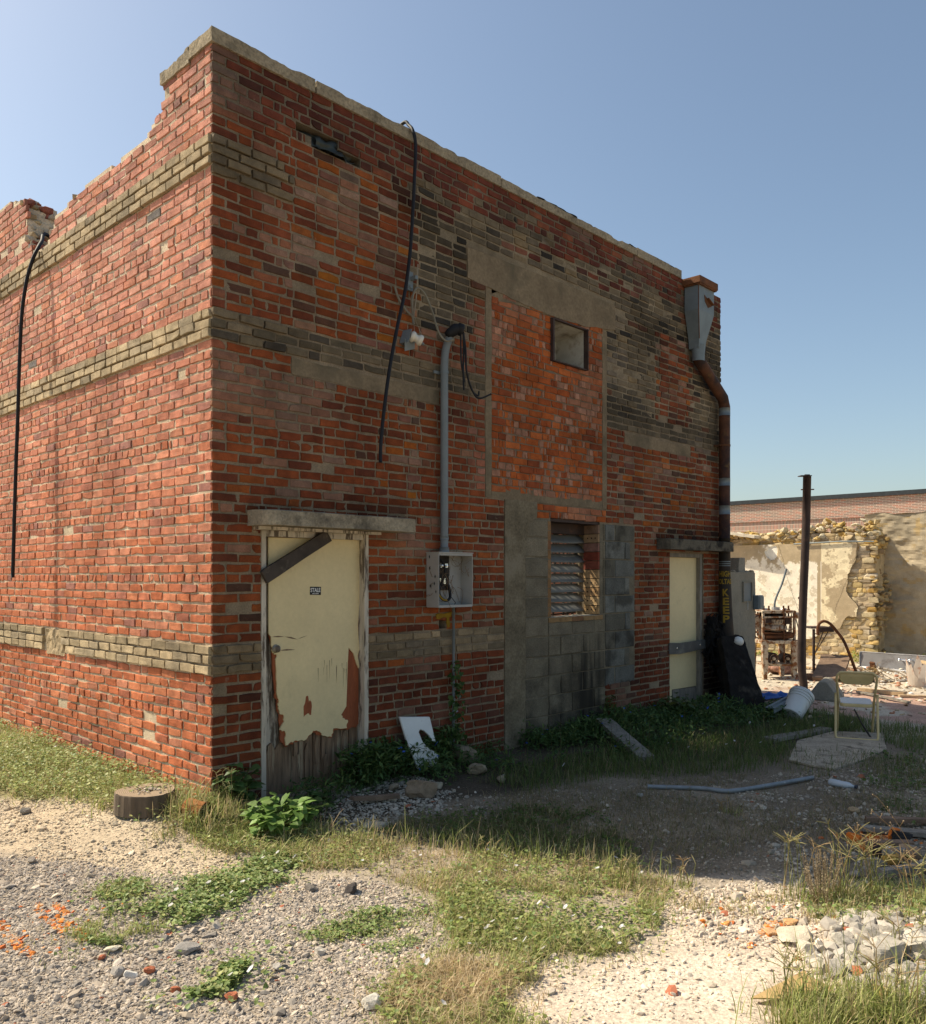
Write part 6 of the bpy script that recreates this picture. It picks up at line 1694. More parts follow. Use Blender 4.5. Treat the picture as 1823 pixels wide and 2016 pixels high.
    mb.add(V, F); o = mb.build('tarp', mat('blue_tarp', (0.015, 0.10, 0.36), rough=0.5, bump=0.1, transl=0.15), None, smooth=True, colattr=False); o.location = (tx + 0.1, ty, ground_z(tx, ty)); o.rotation_euler = (0, 0, RIGHT); tag(o, 'crumpled bright blue tarp scrap behind the charred timber', 'tarp')
    # parking block (two lobed concrete curb piece)
    px, py = GP(1620, 1380)
    K = local('parking_block', px, py, RIGHT + 1.05, 'grey concrete parking block end behind the chair', 'concrete block')
    pr = [(-0.21, 0), (0.21, 0), (0.20, 0.05), (0.07, 0.24), (0.045, 0.262), (-0.035, 0.262), (-0.065, 0.235), (-0.20, 0.05)]
    mb = MB(); mb.prism(pr, lambda u, v, d: (d, u, v), 0.0, 0.62)
    bev(mb.build('block', M_CONCRETE_LIGHT, K, colattr=False), 0.015, 3)
    mb = MB(); mb.prism([(-0.03, 0.262), (0.035, 0.262), (0.02, 0.235 + 0.032)], lambda u, v, d: (d, u, v), 0.05, 0.57); mb.build('ridge', M_CONCRETE_LIGHT, K, colattr=False)
    # dark brown board standing by the post, steel plate on the ground
    a = GP(1628, 1343); b = AT(1646, 1295, 14.6)
    quad_board('plank', 'wide dark brown board propped up among the debris', 'plank', (a[0], a[1], 0.0), (b[0], b[1], b[2]), 0.46, 0.06, M_BROWNWOOD, seed=6, end=0.05)
    px, py = GP(1600, 1337)
    mb = MB(); mb.lathe([(0, 0.0), (0.42, 0.0), (0.44, 0.012), (0.42, 0.03), (0.30, 0.05), (0, 0.055)], (0, 0, 0), (0, 0, 1), 30); o = mb.build('steel_disc', M_RUST, None, colattr=False); o.location = (px + 0.25, py - 0.05, ground_z(px, py)); tag(o, 'flat rusty steel disc lying on the ground beside the post', 'steel disc')
    # steel sink along the stone wall
    a = Vector((*GP(1690, 1316), 0)); b = Vector((*GP(1823, 1326), 0)); b = a + (b - a) * 1.5
    rv = (b - a).normalized(); L = (b - a).length
    S = local('steel_sink', a.x, a.y, math.atan2(rv.y, rv.x), 'long stainless steel trough sink lying in front of the stone wall', 'sink', z=0.0)
    mb = MB(); mb.box((L / 2, 0.06, 0.15), (L, 0.012, 0.30), Euler((-0.12, 0, 0)).to_matrix()); mb.box((L / 2, 0.085, 0.302), (L, 0.04, 0.016)); mb.box((0.006, 0.06, 0.15), (0.014, 0.06, 0.30)); bev(mb.build('splash_panel', M_STAINLESS, S, colattr=False), 0.004)
    mb = MB(); mb.tube([(0.0, 0.03, 0.02), (L * 0.35, -0.02, 0.015), (L, -0.05, 0.01)], 0.02, 8); mb.box((L / 2, -0.06, 0.02), (L, 0.18, 0.008)); mb.box((L * 0.62, -0.16, -0.04), (L * 0.7, 0.012, 0.13)); mb.build('basin', M_STAINLESS, S, colattr=False)
    F_ = empty('faucet', (L * 0.475, 0.03, 0.21)); F_.parent = S
    mb = MB(); mb.tube([(-0.09, -0.045, 0), (0.09, -0.045, 0)], 0.012, 8)
    for x in (-0.09, 0.0, 0.09): mb.tube([(x, 0.03, 0), (x, -0.05, 0)], 0.014, 8)
    mb.build('mixer', M_CHROME, F_, colattr=False)
    for x in (-0.09, 0.09):
        mb = MB(); mb.lathe([(0, -0.02), (0.024, -0.015), (0.028, 0.0), (0.02, 0.02), (0, 0.024)], (x, -0.075, 0.004), (0, -1, 0), 12); mb.build('knob', M_CHROME, F_, smooth=True, colattr=False)
    # debris boards and odds and ends in front of the sink
    boards = [((1690, 1362), (1782, 1371), 0.13, 0.05, M_TANWOOD, 'fresh tan timber offcut lying in front of the debris'),
              ((1688, 1365), (1790, 1386), 0.05, 0.025, M_GREYWOOD, 'thin grey lath below the tan timber offcut'),
              ((1655, 1318), (1700, 1322), 0.10, 0.04, M_BROWNWOOD, 'short brown board beside the foot of the arched pipe'),
              ((1570, 1314), (1630, 1324), 0.08, 0.035, M_TANWOOD, 'pale narrow board lying left of the wide brown board'),
              ((1700, 1325), (1755, 1345), 0.05, 0.03, M_GREYWOOD, 'grey lath lying across the debris below the sink'),
              ((1770, 1373), (1835, 1376), 0.07, 0.03, M_TANWOOD, 'yellowish lath at the right edge of the debris'),
              ((1790, 1316), (1850, 1338), 0.05, 0.05, M_TANWOOD, 'round pale pole resting on the clear plastic tub')]
    for i, (p, q, wd_, th, m, lab) in enumerate(boards):
        a = GP(*p); b = GP(*q); up = 0.16 if i == 6 else 0.012
        quad_board('plank' if i != 6 else 'pole', lab, 'plank' if i != 6 else 'pole', (a[0], a[1], ground_z(*a) + up), (b[0], b[1], ground_z(*b) + up * (1.2 if i == 6 else 1)), wd_, th, m, 'loose boards in the debris' if i != 6 else None, seed=20 + i)
    a = GP(1802, 1302); b = AT(1808, 1208, 0); 
    pa = Vector(AT(1765, 1298, 17.2)); pb = Vector(AT(1752, 1205, 17.6))
    quad_board('plank', 'dark grey board leaning upright against the stucco wall', 'plank', (pa.x, pa.y, 0.0), (pb.x, pb.y, pb.z), 0.17, 0.05, M_GREYWOOD, seed=31, end=0.06)
    fx, fy = GP(1750, 1340)
    mb = MB()
    pts = [(-0.10, 0.15, 0.20), (0.22, 0.10, 0.13), (0.36, -0.08, 0.03), (0.02, -0.22, 0.02)]
    for i in range(4):
        p = Vector(pts[i]); q = Vector(pts[(i + 1) % 4])
        if i == 3: q = Vector((-0.12, 0.12, 0.16))
        mb.tube([p, q], 0.02, 4)
    Fm = mb.build('bent_rails', M_OLDWHITE, None, colattr=False); Fm.location = (fx, fy, ground_z(fx, fy)); Fm.rotation_euler = (0, 0, RIGHT); tag(Fm, 'bent white metal frame lying in the debris below the sink', 'metal frame')
    px, py = GP(1806, 1352)
    mb = MB(); n = 22; V = []; F = []
    for i in range(n):
        a_ = 2 * math.pi * i / n; top = 0.30 + 0.11 * math.sin(a_ * 3 + 1) + 0.07 * math.sin(a_ * 7)
        for k in range(4): V.append(((0.13 + 0.03 * k / 3) * math.cos(a_), (0.13 + 0.03 * k / 3) * math.sin(a_), top * k / 3))
    for i in range(n):
        j = (i + 1) % n
        for k in range(3): F.append((i * 4 + k, j * 4 + k, j * 4 + k + 1, i * 4 + k + 1))
    mb.add(V, F); o = mb.build('plastic_tub', mat('cloudy_plastic', (0.66, 0.58, 0.50), rough=0.35, var=0.1, bump=0.05, transl=0.35, spot=(0.52, 0.22, 0.10), spot_scale=5, spot_lo=0.5, spot_hi=0.6), None, smooth=False, colattr=False); o.location = (px, py, 0); tag(o, 'broken cloudy plastic tub with jagged rim below the sink', 'plastic tub')
    bx, by = GP(1718, 1322)
    r = grid_box(-0.05, 0.05, -0.04, 0.04, 0, 0.14, 0.03).rough(14, 0.02, 3); o = r.build('wood_block', M_RUST, None, colattr=False); o.location = (bx, by, 0.02); tag(o, 'short burnt orange wood stub standing among the debris', 'wood stub')
    sx, sy = GP(1722, 1330)
    mb = MB(); rr = random.Random(9)
    for i in range(70):
        p = Vector((rr.gauss(0.10, .09), rr.gauss(0.05, .06), rr.uniform(0.02, .12))); pts = [p]
        for k in range(3): pts.append(pts[-1] + Vector((rr.uniform(-.08, .08), rr.uniform(-.08, .08), rr.uniform(-.05, .04))))
        mb.tube(smooth_path(pts, 3), 0.003, 4)
    o = mb.build('straw_tangle', mat('tan_straw', (0.30, 0.20, 0.09), rough=0.9, bump=0), None, colattr=False); o.location = (sx, sy, 0); tag(o, 'brown straw tangle lying in front of the steel sink', 'straw tangle')
    # ground litter back there
    mb = MB(); rr = random.Random(10)
    for i in range(900):
        px_ = rr.uniform(1500, 1860); py_ = rr.triangular(1305, 1375, 1318) if rr.random() < 0.85 else rr.uniform(1330, 1415)
        x, y = GP(px_, py_); 
        if x > 14.5 or (px_ < 1580 and rr.random() < 0.6): continue
        s = rr.uniform(0.012, 0.05)
        hgt = 0.05 * math.exp(-((py_ - 1318) / 14) ** 2)
        if rr.random() < 0.45:
            mb.box((x, y, ground_z(x, y) + 0.01 + hgt * rr.random()), (s * rr.uniform(1.5, 5), s * 0.7, 0.012), Euler((rr.uniform(-.3, .3), rr.uniform(-.3, .3), rr.uniform(0, 3.1))).to_matrix(), rr.choice([(0.50, 0.36, 0.22), (0.36, 0.24, 0.15), (0.60, 0.52, 0.42), (0.30, 0.22, 0.16)]))
        else:
            r = rock_mb(rr.randint(0, 400), s, s, s * 0.6, sub=1, cut=3); mb.add(r.verts() + np.array((x, y, ground_z(x, y) + 0.008 + hgt * rr.random())), r.f[0][0], rr.choice([(0.55, 0.45, 0.33), (0.62, 0.55, 0.45), (0.45, 0.20, 0.12), (0.40, 0.31, 0.22), (0.66, 0.62, 0.56)]))
    tag(mb.build('debris', M_STONE, None), kind='stuff')
    # galvanised pipe bent in the shade and a plastic bottle
    pts = [(1275, 1554), (1330, 1555.5), (1385, 1557.5), (1420, 1562), (1445, 1562), (1500, 1554), (1600, 1536)]
    P = [(GP(*p)[0], GP(*p)[1], ground_z(*GP(*p)) + 0.022) for p in pts]
    mb = MB(); mb.tube(smooth_path(P, 5), 0.0175, 12)
    tag(mb.build('bent_pipe', M_GALV2, None, smooth=True, colattr=False), 'long grey metal conduit with a kink lying in the shade', 'pipe')
    bx, by = GP(1657, 1552)
    Bt = empty('plastic_bottle', (bx, by, ground_z(bx, by) + 0.034), RIGHT - 0.9, 'crushed clear plastic bottle lying in the shade', 'bottle')
    mb = MB(); mb.lathe([(0, -0.10), (0.028, -0.10), (0.034, -0.09), (0.034, -0.02), (0.030, 0.0), (0.033, 0.03), (0.030, 0.06), (0.014, 0.09), (0.012, 0.11), (0, 0.11)], (0, 0, 0), (1, 0, 0), 18); V = mb.verts(); V[:, 2] *= 0.8; mb.v = [V]
    mb.build('body', mat('clear_plastic', (0.62, 0.68, 0.72), rough=0.2, var=0.05, bump=0.1, bscale=20, transl=0.3, spec=0.6), Bt, smooth=True, colattr=False)
    mb = MB(); mb.lathe([(0.0, 0.0), (0.015, 0.0), (0.015, 0.018), (0, 0.018)], (0.108, 0, 0), (1, 0, 0), 12); mb.build('cap', mat('dark_blue_cap', (0.02, 0.03, 0.05), rough=0.4, bump=0), Bt, colattr=False)
    # white board with a curved cut-out leaning at the wall
    fwb = 7.35
    outl = [C4(*p) for p in ((1184, 1418), (1357, 1416), (1364, 1560), (1345, 1556), (1334, 1525), (1310, 1498), (1288, 1490), (1278, 1505), (1290, 1560), (1320, 1598), (1363, 1625), (1361, 1668), (1320, 1705), (1235, 1715), (1200, 1560))]
    a = FP(826, 1510, Y=-0.22); 
    mb = MB(); yb = -0.20
    pl = [FP(*p, Y=-0.14) for p in outl]
    mb.prism(pl, lambda u, v, d: (u, -0.05 - (0.62 - v) * 0.28 + d, v), 0.0, 0.022)
    o = mb.build('white_board', M_WHITEPL, None, colattr=False); bev(o, 0.006); tag(o, 'broken white board with a rounded cut-out leaning on the wall in the weeds', 'board')
    # cardboard sheet bottom right
    P = [GP(*p) for p in ((1478, 1975), (1540, 1952), (1585, 1940), (1592, 1950), (1640, 1962), (1618, 1978), (1560, 1984))]
    c = Vector((sum(p[0] for p in P) / 7, sum(p[1] for p in P) / 7))
    mb = MB(); n = 9
    V = [(p[0] - c.x, p[1] - c.y, 0.02 + 0.012 * i % 0.03) for i, p in enumerate(P)]
    V[2] = (V[2][0], V[2][1], 0.06); V[3] = (V[3][0], V[3][1], 0.055)
    V.append((0, 0, 0.035)); F = [(i, (i + 1) % 7, 7) for i in range(7)]
    mb.add(V, F); o = mb.build('cardboard', mat('brown_cardboard', (0.42, 0.28, 0.13), rough=0.9, var=0.15, bump=0.2), None, colattr=False); q = o.modifiers.new('s', 'SOLIDIFY'); q.thickness = 0.006
    o.location = (c.x, c.y, ground_z(c.x, c.y)); tag(o, 'flattened piece of brown cardboard in the grass beside the rubble', 'cardboard')
M_GALV2 = mat('dull_conduit', (0.24, 0.26, 0.27), rough=0.5, metal=0.3, var=0.2, vscale=10, bump=0.1, spot=(0.5, 0.5, 0.48), spot_scale=20, spot_lo=0.64, spot_hi=0.7)
build_yard()

def build_stump():
    sx, sy = GP(288, 1592)
    S = local('tree_stump', sx, sy, 0.3, 'low weathered tree stump section at the foot of the sunlit wall', 'stump', z=ground_z(sx, sy) - 0.01)
    sx_ = 0.195; n = 46; V = []; F = []
    for k in range(n):
        a = 2 * math.pi * k / n; r = sx_ * (1 + 0.05 * math.sin(a * 3 + 1) + 0.03 * mnoise.noise(Vector((math.cos(a) * 3, math.sin(a) * 3, 0))) + 0.012 * (k % 2))
        for z, q in ((0.0, 1.03), (0.05, 1.01), (0.10, 1.0), (0.132, 0.99), (0.138, 0.975)): V.append((r * q * math.cos(a), r * q * math.sin(a), z))
    for k in range(n):
        j = (k + 1) % n
        for m in range(4): F.append((k * 5 + m, j * 5 + m, j * 5 + m + 1, k * 5 + m + 1))
    mb = MB(); mb.add(V, F); mb.build('bark', M_STUMP, S, colattr=False)
    # top with rings
    V = []; F = []; R = 9
    for k in range(n):
        a = 2 * math.pi * k / n; r = sx_ * (1 + 0.05 * math.sin(a * 3 + 1) + 0.03 * mnoise.noise(Vector((math.cos(a) * 3, math.sin(a) * 3, 0))) + 0.012 * (k % 2)) * 0.976
        for m in range(R):
            t = (m + 1) / R; V.append((r * t * math.cos(a), r * t * math.sin(a), 0.1385 + 0.006 * mnoise.noise(Vector((math.cos(a) * t * 4, math.sin(a) * t * 4, 3))) - 0.012 * (1 - t)))
    V.append((0, 0, 0.127))
    for k in range(n):
        j = (k + 1) % n
        for m in range(R - 1): F.append((k * R + m, k * R + m + 1, j * R + m + 1, j * R + m))
        F.append((len(V) - 1, k * R, j * R))
    m = bpy.data.materials.new('stump_rings'); m.use_nodes = True; t = m.node_tree; N = t.nodes; L = t.links; b = N['Principled BSDF']; b.inputs['Roughness'].default_value = 0.95
    tc = N.new('ShaderNodeTexCoord'); wv = N.new('ShaderNodeTexWave'); wv.wave_type = 'RINGS'; wv.rings_direction = 'Z'; wv.inputs['Scale'].default_value = 26; wv.inputs['Distortion'].default_value = 2.5; wv.inputs['Detail'].default_value = 3
    L.new(tc.outputs['Object'], wv.inputs[0]); cr = N.new('ShaderNodeValToRGB'); cr.color_ramp.elements[0].color = (0.20, 0.14, 0.09, 1); cr.color_ramp.elements[1].color = (0.36, 0.27, 0.18, 1); L.new(wv.outputs['Fac'], cr.inputs[0]); L.new(cr.outputs[0], b.inputs['Base Color'])
    mb = MB(); mb.add(V, F); mb.build('cut_face', m, S, smooth=True, colattr=False)
    rr = random.Random(3); mb = MB()
    for i in range(60):
        a = rr.uniform(0, 6.28); q = rr.uniform(0, 0.15) * (1 if rr.random() < 0.6 else 0.6); s = rr.uniform(0.004, 0.013)
        r = rock_mb(rr.randint(0, 99), s, s, s * 0.6, sub=1, cut=3); mb.add(r.verts() + np.array((sx + q * math.cos(a) + 0.03, sy + q * math.sin(a), ground_z(sx, sy) + 0.131)), r.f[0][0], rr.choice([(0.45, 0.38, 0.30), (0.52, 0.45, 0.36), (0.30, 0.26, 0.2)]))
    tag(mb.build('gravel', M_PEBBLE, None), kind='stuff')
    # rusty can
    x, y = GP(388, 1608)
    C = empty('rusty_can', (x, y, ground_z(x, y) + 0.055), 0.0, 'rusty crushed tin can lying in the grass beside the stump', 'can')
    ax = (Vector((AX, -AY, 0)) * 0.85 - Vector((AY, AX, 0)) * 0.4 + Vector((0, 0, -0.12))).normalized()
    mb = MB(); mb.lathe([(0.0, -0.085), (0.06, -0.085), (0.063, -0.07), (0.062, 0.0), (0.066, 0.06), (0.073, 0.078), (0.070, 0.078), (0.062, 0.05), (0.058, -0.07), (0, -0.07)], (0, 0, 0), tuple(ax), 26); mb.rough(10, 0.004, 2)
    mb.build('can_body', mat('bright_rust', (0.30, 0.115, 0.035), rough=0.9, var=0.35, vscale=12, bump=0.6, spot=(0.12, 0.05, 0.02), spot_scale=12, spot_lo=0.55, spot_hi=0.65), C, smooth=True, colattr=False)
build_stump()
# ------------------------------------------------------------------ loose ground: gravel, stones, grass, weeds
def in_px(x, y, z=None):
    return proj(x, y, gz(x, y) if z is None else z)

def scatter(poly_px, n, seed, thr=0.0, scale=2.5, lift=0.0):
    """n random ground points inside a ground polygon; thinned where a noise is low so the edge and the cover are patchy"""
    rng = np.random.default_rng(seed)
    P = np.array([GP(*p, lift=lift) for p in poly_px])
    lo = P.min(0); hi = P.max(0); out = []
    got = 0
    for _ in range(60):
        q = rng.uniform(lo, hi, (n * 2, 2))
        jx = q[:, 0] + 0.17 * (fbm(q[:, 0] * 4, q[:, 1] * 4, 3, 3) - 0.5) * 2; jy = q[:, 1] + 0.17 * (fbm(q[:, 0] * 4, q[:, 1] * 4, 4, 3) - 0.5) * 2
        k = inpoly(jx, jy, [tuple(a) for a in P])
        if thr > 0:
            f = fbm(q[:, 0] * scale, q[:, 1] * scale, seed + 100, 4)
            k &= rng.random(len(q)) < sstep(thr - 0.08, thr + 0.10, f)
        k &= ~((q[:, 0] > -0.01) & (q[:, 0] < 7.5) & (q[:, 1] > -0.01))
        qk = q[k]
        m_ = rng.random(len(qk)) < 0.28
        qk[m_] += rng.normal(0, 0.11, (m_.sum(), 2))
        out.append(qk[~((qk[:, 0] > -0.01) & (qk[:, 0] < 7.5) & (qk[:, 1] > -0.01))]); got += len(out[-1])
        if got >= n: break
    o = np.concatenate(out)[:n]
    return o[:, 0], o[:, 1]

def pal_pick(rng, pal, n, wts=None):
    pal = np.array(pal); p = None if wts is None else np.array(wts) / sum(wts)
    return pal[rng.choice(len(pal), n, p=p)] * rng.uniform(0.75, 1.25, (n, 1))

def blades(mb, x, y, h, wdt, cols, rng, bend=0.6, z0=None):
    n = len(x); z = gz(x, y) - 0.004 if z0 is None else z0
    yaw = rng.uniform(0, 2 * np.pi, n); lean = rng.uniform(0.05, 1.0, n) * bend
    dx, dy = np.cos(yaw), np.sin(yaw); sx, sy = -dy, dx
    V = np.zeros((n, 7, 3)); w2 = wdt / 2
    for k, t in enumerate((0.0, 0.45, 0.8)):
        out = h * lean * t ** 1.8; up = h * (t - 0.25 * lean * t * t)
        ww = w2 * (1.0, 0.85, 0.5)[k]
        for s, q in ((-1, 0), (1, 1)):
            V[:, k * 2 + q, 0] = x + dx * out + s * sx * ww; V[:, k * 2 + q, 1] = y + dy * out + s * sy * ww; V[:, k * 2 + q, 2] = z + up
    out = h * lean * 1.05; V[:, 6, 0] = x + dx * out; V[:, 6, 1] = y + dy * out; V[:, 6, 2] = z + h * (1 - 0.33 * lean)
    b = (np.arange(n) * 7)[:, None, None] + mb.n
    F4 = (b + np.array([[[0, 1, 3, 2], [2, 3, 5, 4]]])).reshape(-1, 4); F3 = (b + np.array([[[4, 5, 6]]])).reshape(-1, 3)
    mb.v.append(V.reshape(-1, 3)); mb.n += n * 7
    mb.f.append((F4, np.repeat(cols, 2, axis=0), 0)); mb.f.append((F3, cols, 0))

HEART = np.array([(0, 0, 0), (-0.30, -0.10, 0.02), (-0.47, 0.22, 0.05), (-0.30, 0.62, 0.03), (0, 1.0, -0.10), (0.30, 0.62, 0.03), (0.47, 0.22, 0.05), (0.30, -0.10, 0.02), (0, 0.5, -0.03)])
HEART_F = [(0, 8, 2, 1), (8, 4, 3, 2), (0, 7, 6, 8), (8, 6, 5, 4)]
LANCE = np.array([(0, 0, 0), (-0.10, 0.15, 0.01), (-0.155, 0.38, 0.02), (-0.10, 0.72, 0.0), (0, 1.0, -0.10), (0.10, 0.72, 0.0), (0.155, 0.38, 0.02), (0.10, 0.15, 0.01), (0, 0.5, -0.02)])

def leaves(mb, x, y, z, size, cols, rng, shape=HEART, tilt=0.5, yaw=None, pitch=None):
    n = len(x)
    yaw = rng.uniform(0, 2 * np.pi, n) if yaw is None else yaw
    pitch = rng.normal(0.15, tilt, n) if pitch is None else pitch
    roll = rng.normal(0, tilt * 0.7, n)
    L = shape[None] * size[:, None, None]
    X, Y, Z = L[..., 0], L[..., 1], L[..., 2]
    c, s = np.cos(roll)[:, None], np.sin(roll)[:, None]; X, Z = X * c + Z * s, -X * s + Z * c
    c, s = np.cos(pitch)[:, None], np.sin(pitch)[:, None]; Y, Z = Y * c - Z * s, Y * s + Z * c
    c, s = np.cos(yaw)[:, None], np.sin(yaw)[:, None]; X, Y = X * c - Y * s, X * s + Y * c
    V = np.stack([X + x[:, None], Y + y[:, None], Z + z[:, None]], -1)
    b = (np.arange(n) * 9)[:, None, None] + mb.n
    F = (b + np.array(HEART_F)[None]).reshape(-1, 4)
    mb.v.append(V.reshape(-1, 3)); mb.n += n * 9
    mb.f.append((F, np.repeat(cols, 4, axis=0), 0))

def flowers(mb, x, y, z, size, col, rng):
    n = len(x)
    a = np.linspace(0, 2 * np.pi, 6)[:5]
    yaw = rng.uniform(0, 6.28, n); tx = rng.normal(0, 0.5, n); ty = rng.normal(-0.3, 0.5, n)
    V = np.zeros((n, 6, 3))
    for k in range(5):
        px = np.cos(a[k] + yaw) * size; py = np.sin(a[k] + yaw) * size
        V[:, k, 0] = x + px; V[:, k, 1] = y + py; V[:, k, 2] = z + px * tx + py * ty + size * 0.4
    V[:, 5, 0] = x; V[:, 5, 1] = y; V[:, 5, 2] = z
    b = (np.arange(n) * 6)[:, None, None] + mb.n
    F = (b + np.array([[[k, (k + 1) % 5, 5] for k in range(5)]])).reshape(-1, 3)
    mb.v.append(V.reshape(-1, 3)); mb.n += n * 6
    mb.f.append((F, np.tile(np.array(col), (len(F), 1)), 0))

ICO = None
def pebbles(mb, x, y, size, cols, rng, sink=0.35, flat=(0.28, 0.65), z=None):
    global ICO
    if ICO is None:
        bm = bmesh.new(); bmesh.ops.create_icosphere(bm, subdivisions=1, radius=1)
        ICO = (np.array([v.co[:] for v in bm.verts]), np.array([[v.index for v in f.verts] for f in bm.faces])); bm.free()
    n = len(x); B, F = ICO
    V = B[None] * (1 + rng.normal(0, 0.17, (n, len(B), 1)))
    V = V * np.stack([rng.uniform(0.8, 1.35, n), rng.uniform(0.65, 1.0, n), rng.uniform(*flat, n)], -1)[:, None, :]
    for ax in (0, 1, 2):
        a = rng.normal(0, 0.35, n) if ax < 2 else rng.uniform(0, 6.28, n)
        c, s = np.cos(a)[:, None], np.sin(a)[:, None]
        i, j = ((1, 2), (0, 2), (0, 1))[ax]
        p, q = V[..., i].copy(), V[..., j].copy()
        V[..., i] = p * c - q * s; V[..., j] = p * s + q * c
    V = V * size[:, None, None]
    zz = gz(x, y) if z is None else z
    V = V + np.stack([x, y, zz + size * (0.5 - sink)], -1)[:, None, :]
    b = (np.arange(n) * len(B))[:, None, None] + mb.n
    mb.v.append(V.reshape(-1, 3)); mb.n += n * len(B)
    mb.f.append(((b + F[None]).reshape(-1, 3), np.repeat(cols, len(F), axis=0), 0))

ORANGE = [[(-5, 1812), (10, 1818), (42, 1850), (70, 1874), (74, 1886), (52, 1888), (22, 1862), (-5, 1832)],
          [(66, 1779), (80, 1777), (104, 1806), (122, 1826), (138, 1848), (124, 1848), (92, 1818), (70, 1795)],
          [(100, 1776), (118, 1775), (138, 1800), (128, 1804), (106, 1790)],
          [(152, 1830), (170, 1838), (192, 1856), (172, 1860), (150, 1844)],
          [(1490, 1830), (1520, 1814), (1548, 1812), (1538, 1828), (1518, 1842), (1496, 1846)],
          [(1428, 1813), (1442, 1810), (1446, 1821), (1432, 1823)], [(1466, 1864), (1486, 1858), (1490, 1866), (1472, 1871)],
          [(1668, 1650), (1700, 1642), (1745, 1638), (1790, 1634), (1792, 1650), (1740, 1664), (1700, 1670), (1672, 1670)]]
def is_orange(x, y):
    px, py = in_px(x, y); k = np.zeros(len(x), bool)
    for P in ORANGE: k |= inpoly(px + 8 * (fbm(x * 20, y * 20, 8, 2) - 0.5), py + 8 * (fbm(x * 20, y * 20, 9, 2) - 0.5), P)
    return k

def build_gravel():
    rng = np.random.default_rng(42)
    mb = MB()
    grey = [(0.38, 0.325, 0.27), (0.43, 0.37, 0.31), (0.31, 0.27, 0.23), (0.50, 0.415, 0.33), (0.41, 0.335, 0.26), (0.26, 0.23, 0.20)]
    tan = [(0.52, 0.425, 0.305), (0.46, 0.38, 0.28), (0.57, 0.475, 0.35), (0.40, 0.335, 0.25)]
    pale = [(0.60, 0.495, 0.39), (0.54, 0.45, 0.355), (0.64, 0.535, 0.43), (0.43, 0.365, 0.295)]
    def put(poly, n, seed, med, sig, pal, thr=0.0, scale=2.5, lo=0.004, hi=0.04):
        x, y = scatter(poly, n, seed, thr, scale)
        s = np.clip(med * np.exp(rng.normal(0, sig, len(x))), lo, hi)
        c = pal_pick(rng, pal, len(x))
        r = rng.random(len(x)); c[r < 0.006] = (0.40, 0.14, 0.08); 
        o = is_orange(x, y) & (rng.random(len(x)) < 0.5); c[o] = pal_pick(rng, [(0.62, 0.20, 0.05), (0.68, 0.30, 0.11), (0.58, 0.36, 0.22)], o.sum()) if o.any() else c[o]
        pebbles(mb, x, y, s, c, rng)
    left = [(-60, 1690), (120, 1700), (260, 1712), (480, 1745), (620, 1790), (800, 1830), (760, 1900), (700, 2050), (-120, 2060)]
    put(left, 60000, 1, 0.0045, 0.48, grey, lo=0.0022)
    put([(-80, 1720), (200, 1740), (400, 1800), (560, 1900), (560, 2050), (-120, 2060)], 1000, 2, 0.0115, 0.40, grey, thr=0.40)
    put([(-100, 1560), (220, 1580), (420, 1640), (640, 1740), (560, 1760), (250, 1712), (-100, 1690)], 9000, 3, 0.0052, 0.5, tan, thr=0.36, lo=0.003)
    put([(560, 1730), (760, 1740), (850, 1780), (830, 1850), (700, 1980), (560, 1900), (480, 1800)], 13000, 4, 0.0050, 0.45, grey + pale[:2])
    put([(960, 1940), (1330, 1760), (1560, 1750), (1640, 1830), (1500, 2000), (1010, 2060)], 2400, 5, 0.0045, 0.6, pale, thr=0.42, lo=0.002)
    put([(1300, 1740), (1560, 1740), (1660, 1800), (1600, 1850), (1420, 1880), (1300, 1830)], 4500, 6, 0.0062, 0.5, pale, thr=0.36)
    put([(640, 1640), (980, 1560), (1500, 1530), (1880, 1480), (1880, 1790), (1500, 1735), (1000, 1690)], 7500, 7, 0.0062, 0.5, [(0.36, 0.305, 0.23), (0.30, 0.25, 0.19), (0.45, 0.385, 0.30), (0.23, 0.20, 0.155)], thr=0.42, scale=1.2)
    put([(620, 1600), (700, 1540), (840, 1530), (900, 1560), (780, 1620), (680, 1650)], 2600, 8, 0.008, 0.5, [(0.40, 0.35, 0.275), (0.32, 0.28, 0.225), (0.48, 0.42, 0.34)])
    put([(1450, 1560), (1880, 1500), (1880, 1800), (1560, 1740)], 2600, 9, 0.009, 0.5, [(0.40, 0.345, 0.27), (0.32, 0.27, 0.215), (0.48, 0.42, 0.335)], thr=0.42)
    for i, P in enumerate(ORANGE):
        x, y = scatter(P, 55 if i < 4 else (40 if i != 7 else 120), 60 + i)
        pebbles(mb, x, y, np.clip(0.010 * np.exp(rng.normal(0, 0.4, len(x))), 0.005, 0.035) * (1.5 if i == 7 else 1), pal_pick(rng, [(0.66, 0.20, 0.04), (0.70, 0.30, 0.10), (0.56, 0.15, 0.05), (0.52, 0.42, 0.33)], len(x)), rng)
    # small rubble between the big chunks
    x, y = scatter([(1620, 1820), (1700, 1808), (1880, 1810), (1880, 2010), (1760, 1970), (1640, 1900)], 1500, 77)
    pebbles(mb, x, y, np.clip(0.016 * np.exp(rng.normal(0, 0.5, len(x))), 0.006, 0.045), pal_pick(rng, [(0.42, 0.37, 0.31), (0.36, 0.325, 0.28), (0.50, 0.44, 0.37), (0.27, 0.245, 0.215), (0.42, 0.15, 0.09)], len(x), [5, 4, 3, 2, 0.25]), rng, sink=0.2, flat=(0.5, 0.95))
    tag(mb.build('gravel', M_PEBBLE, None), kind='stuff')
build_gravel()

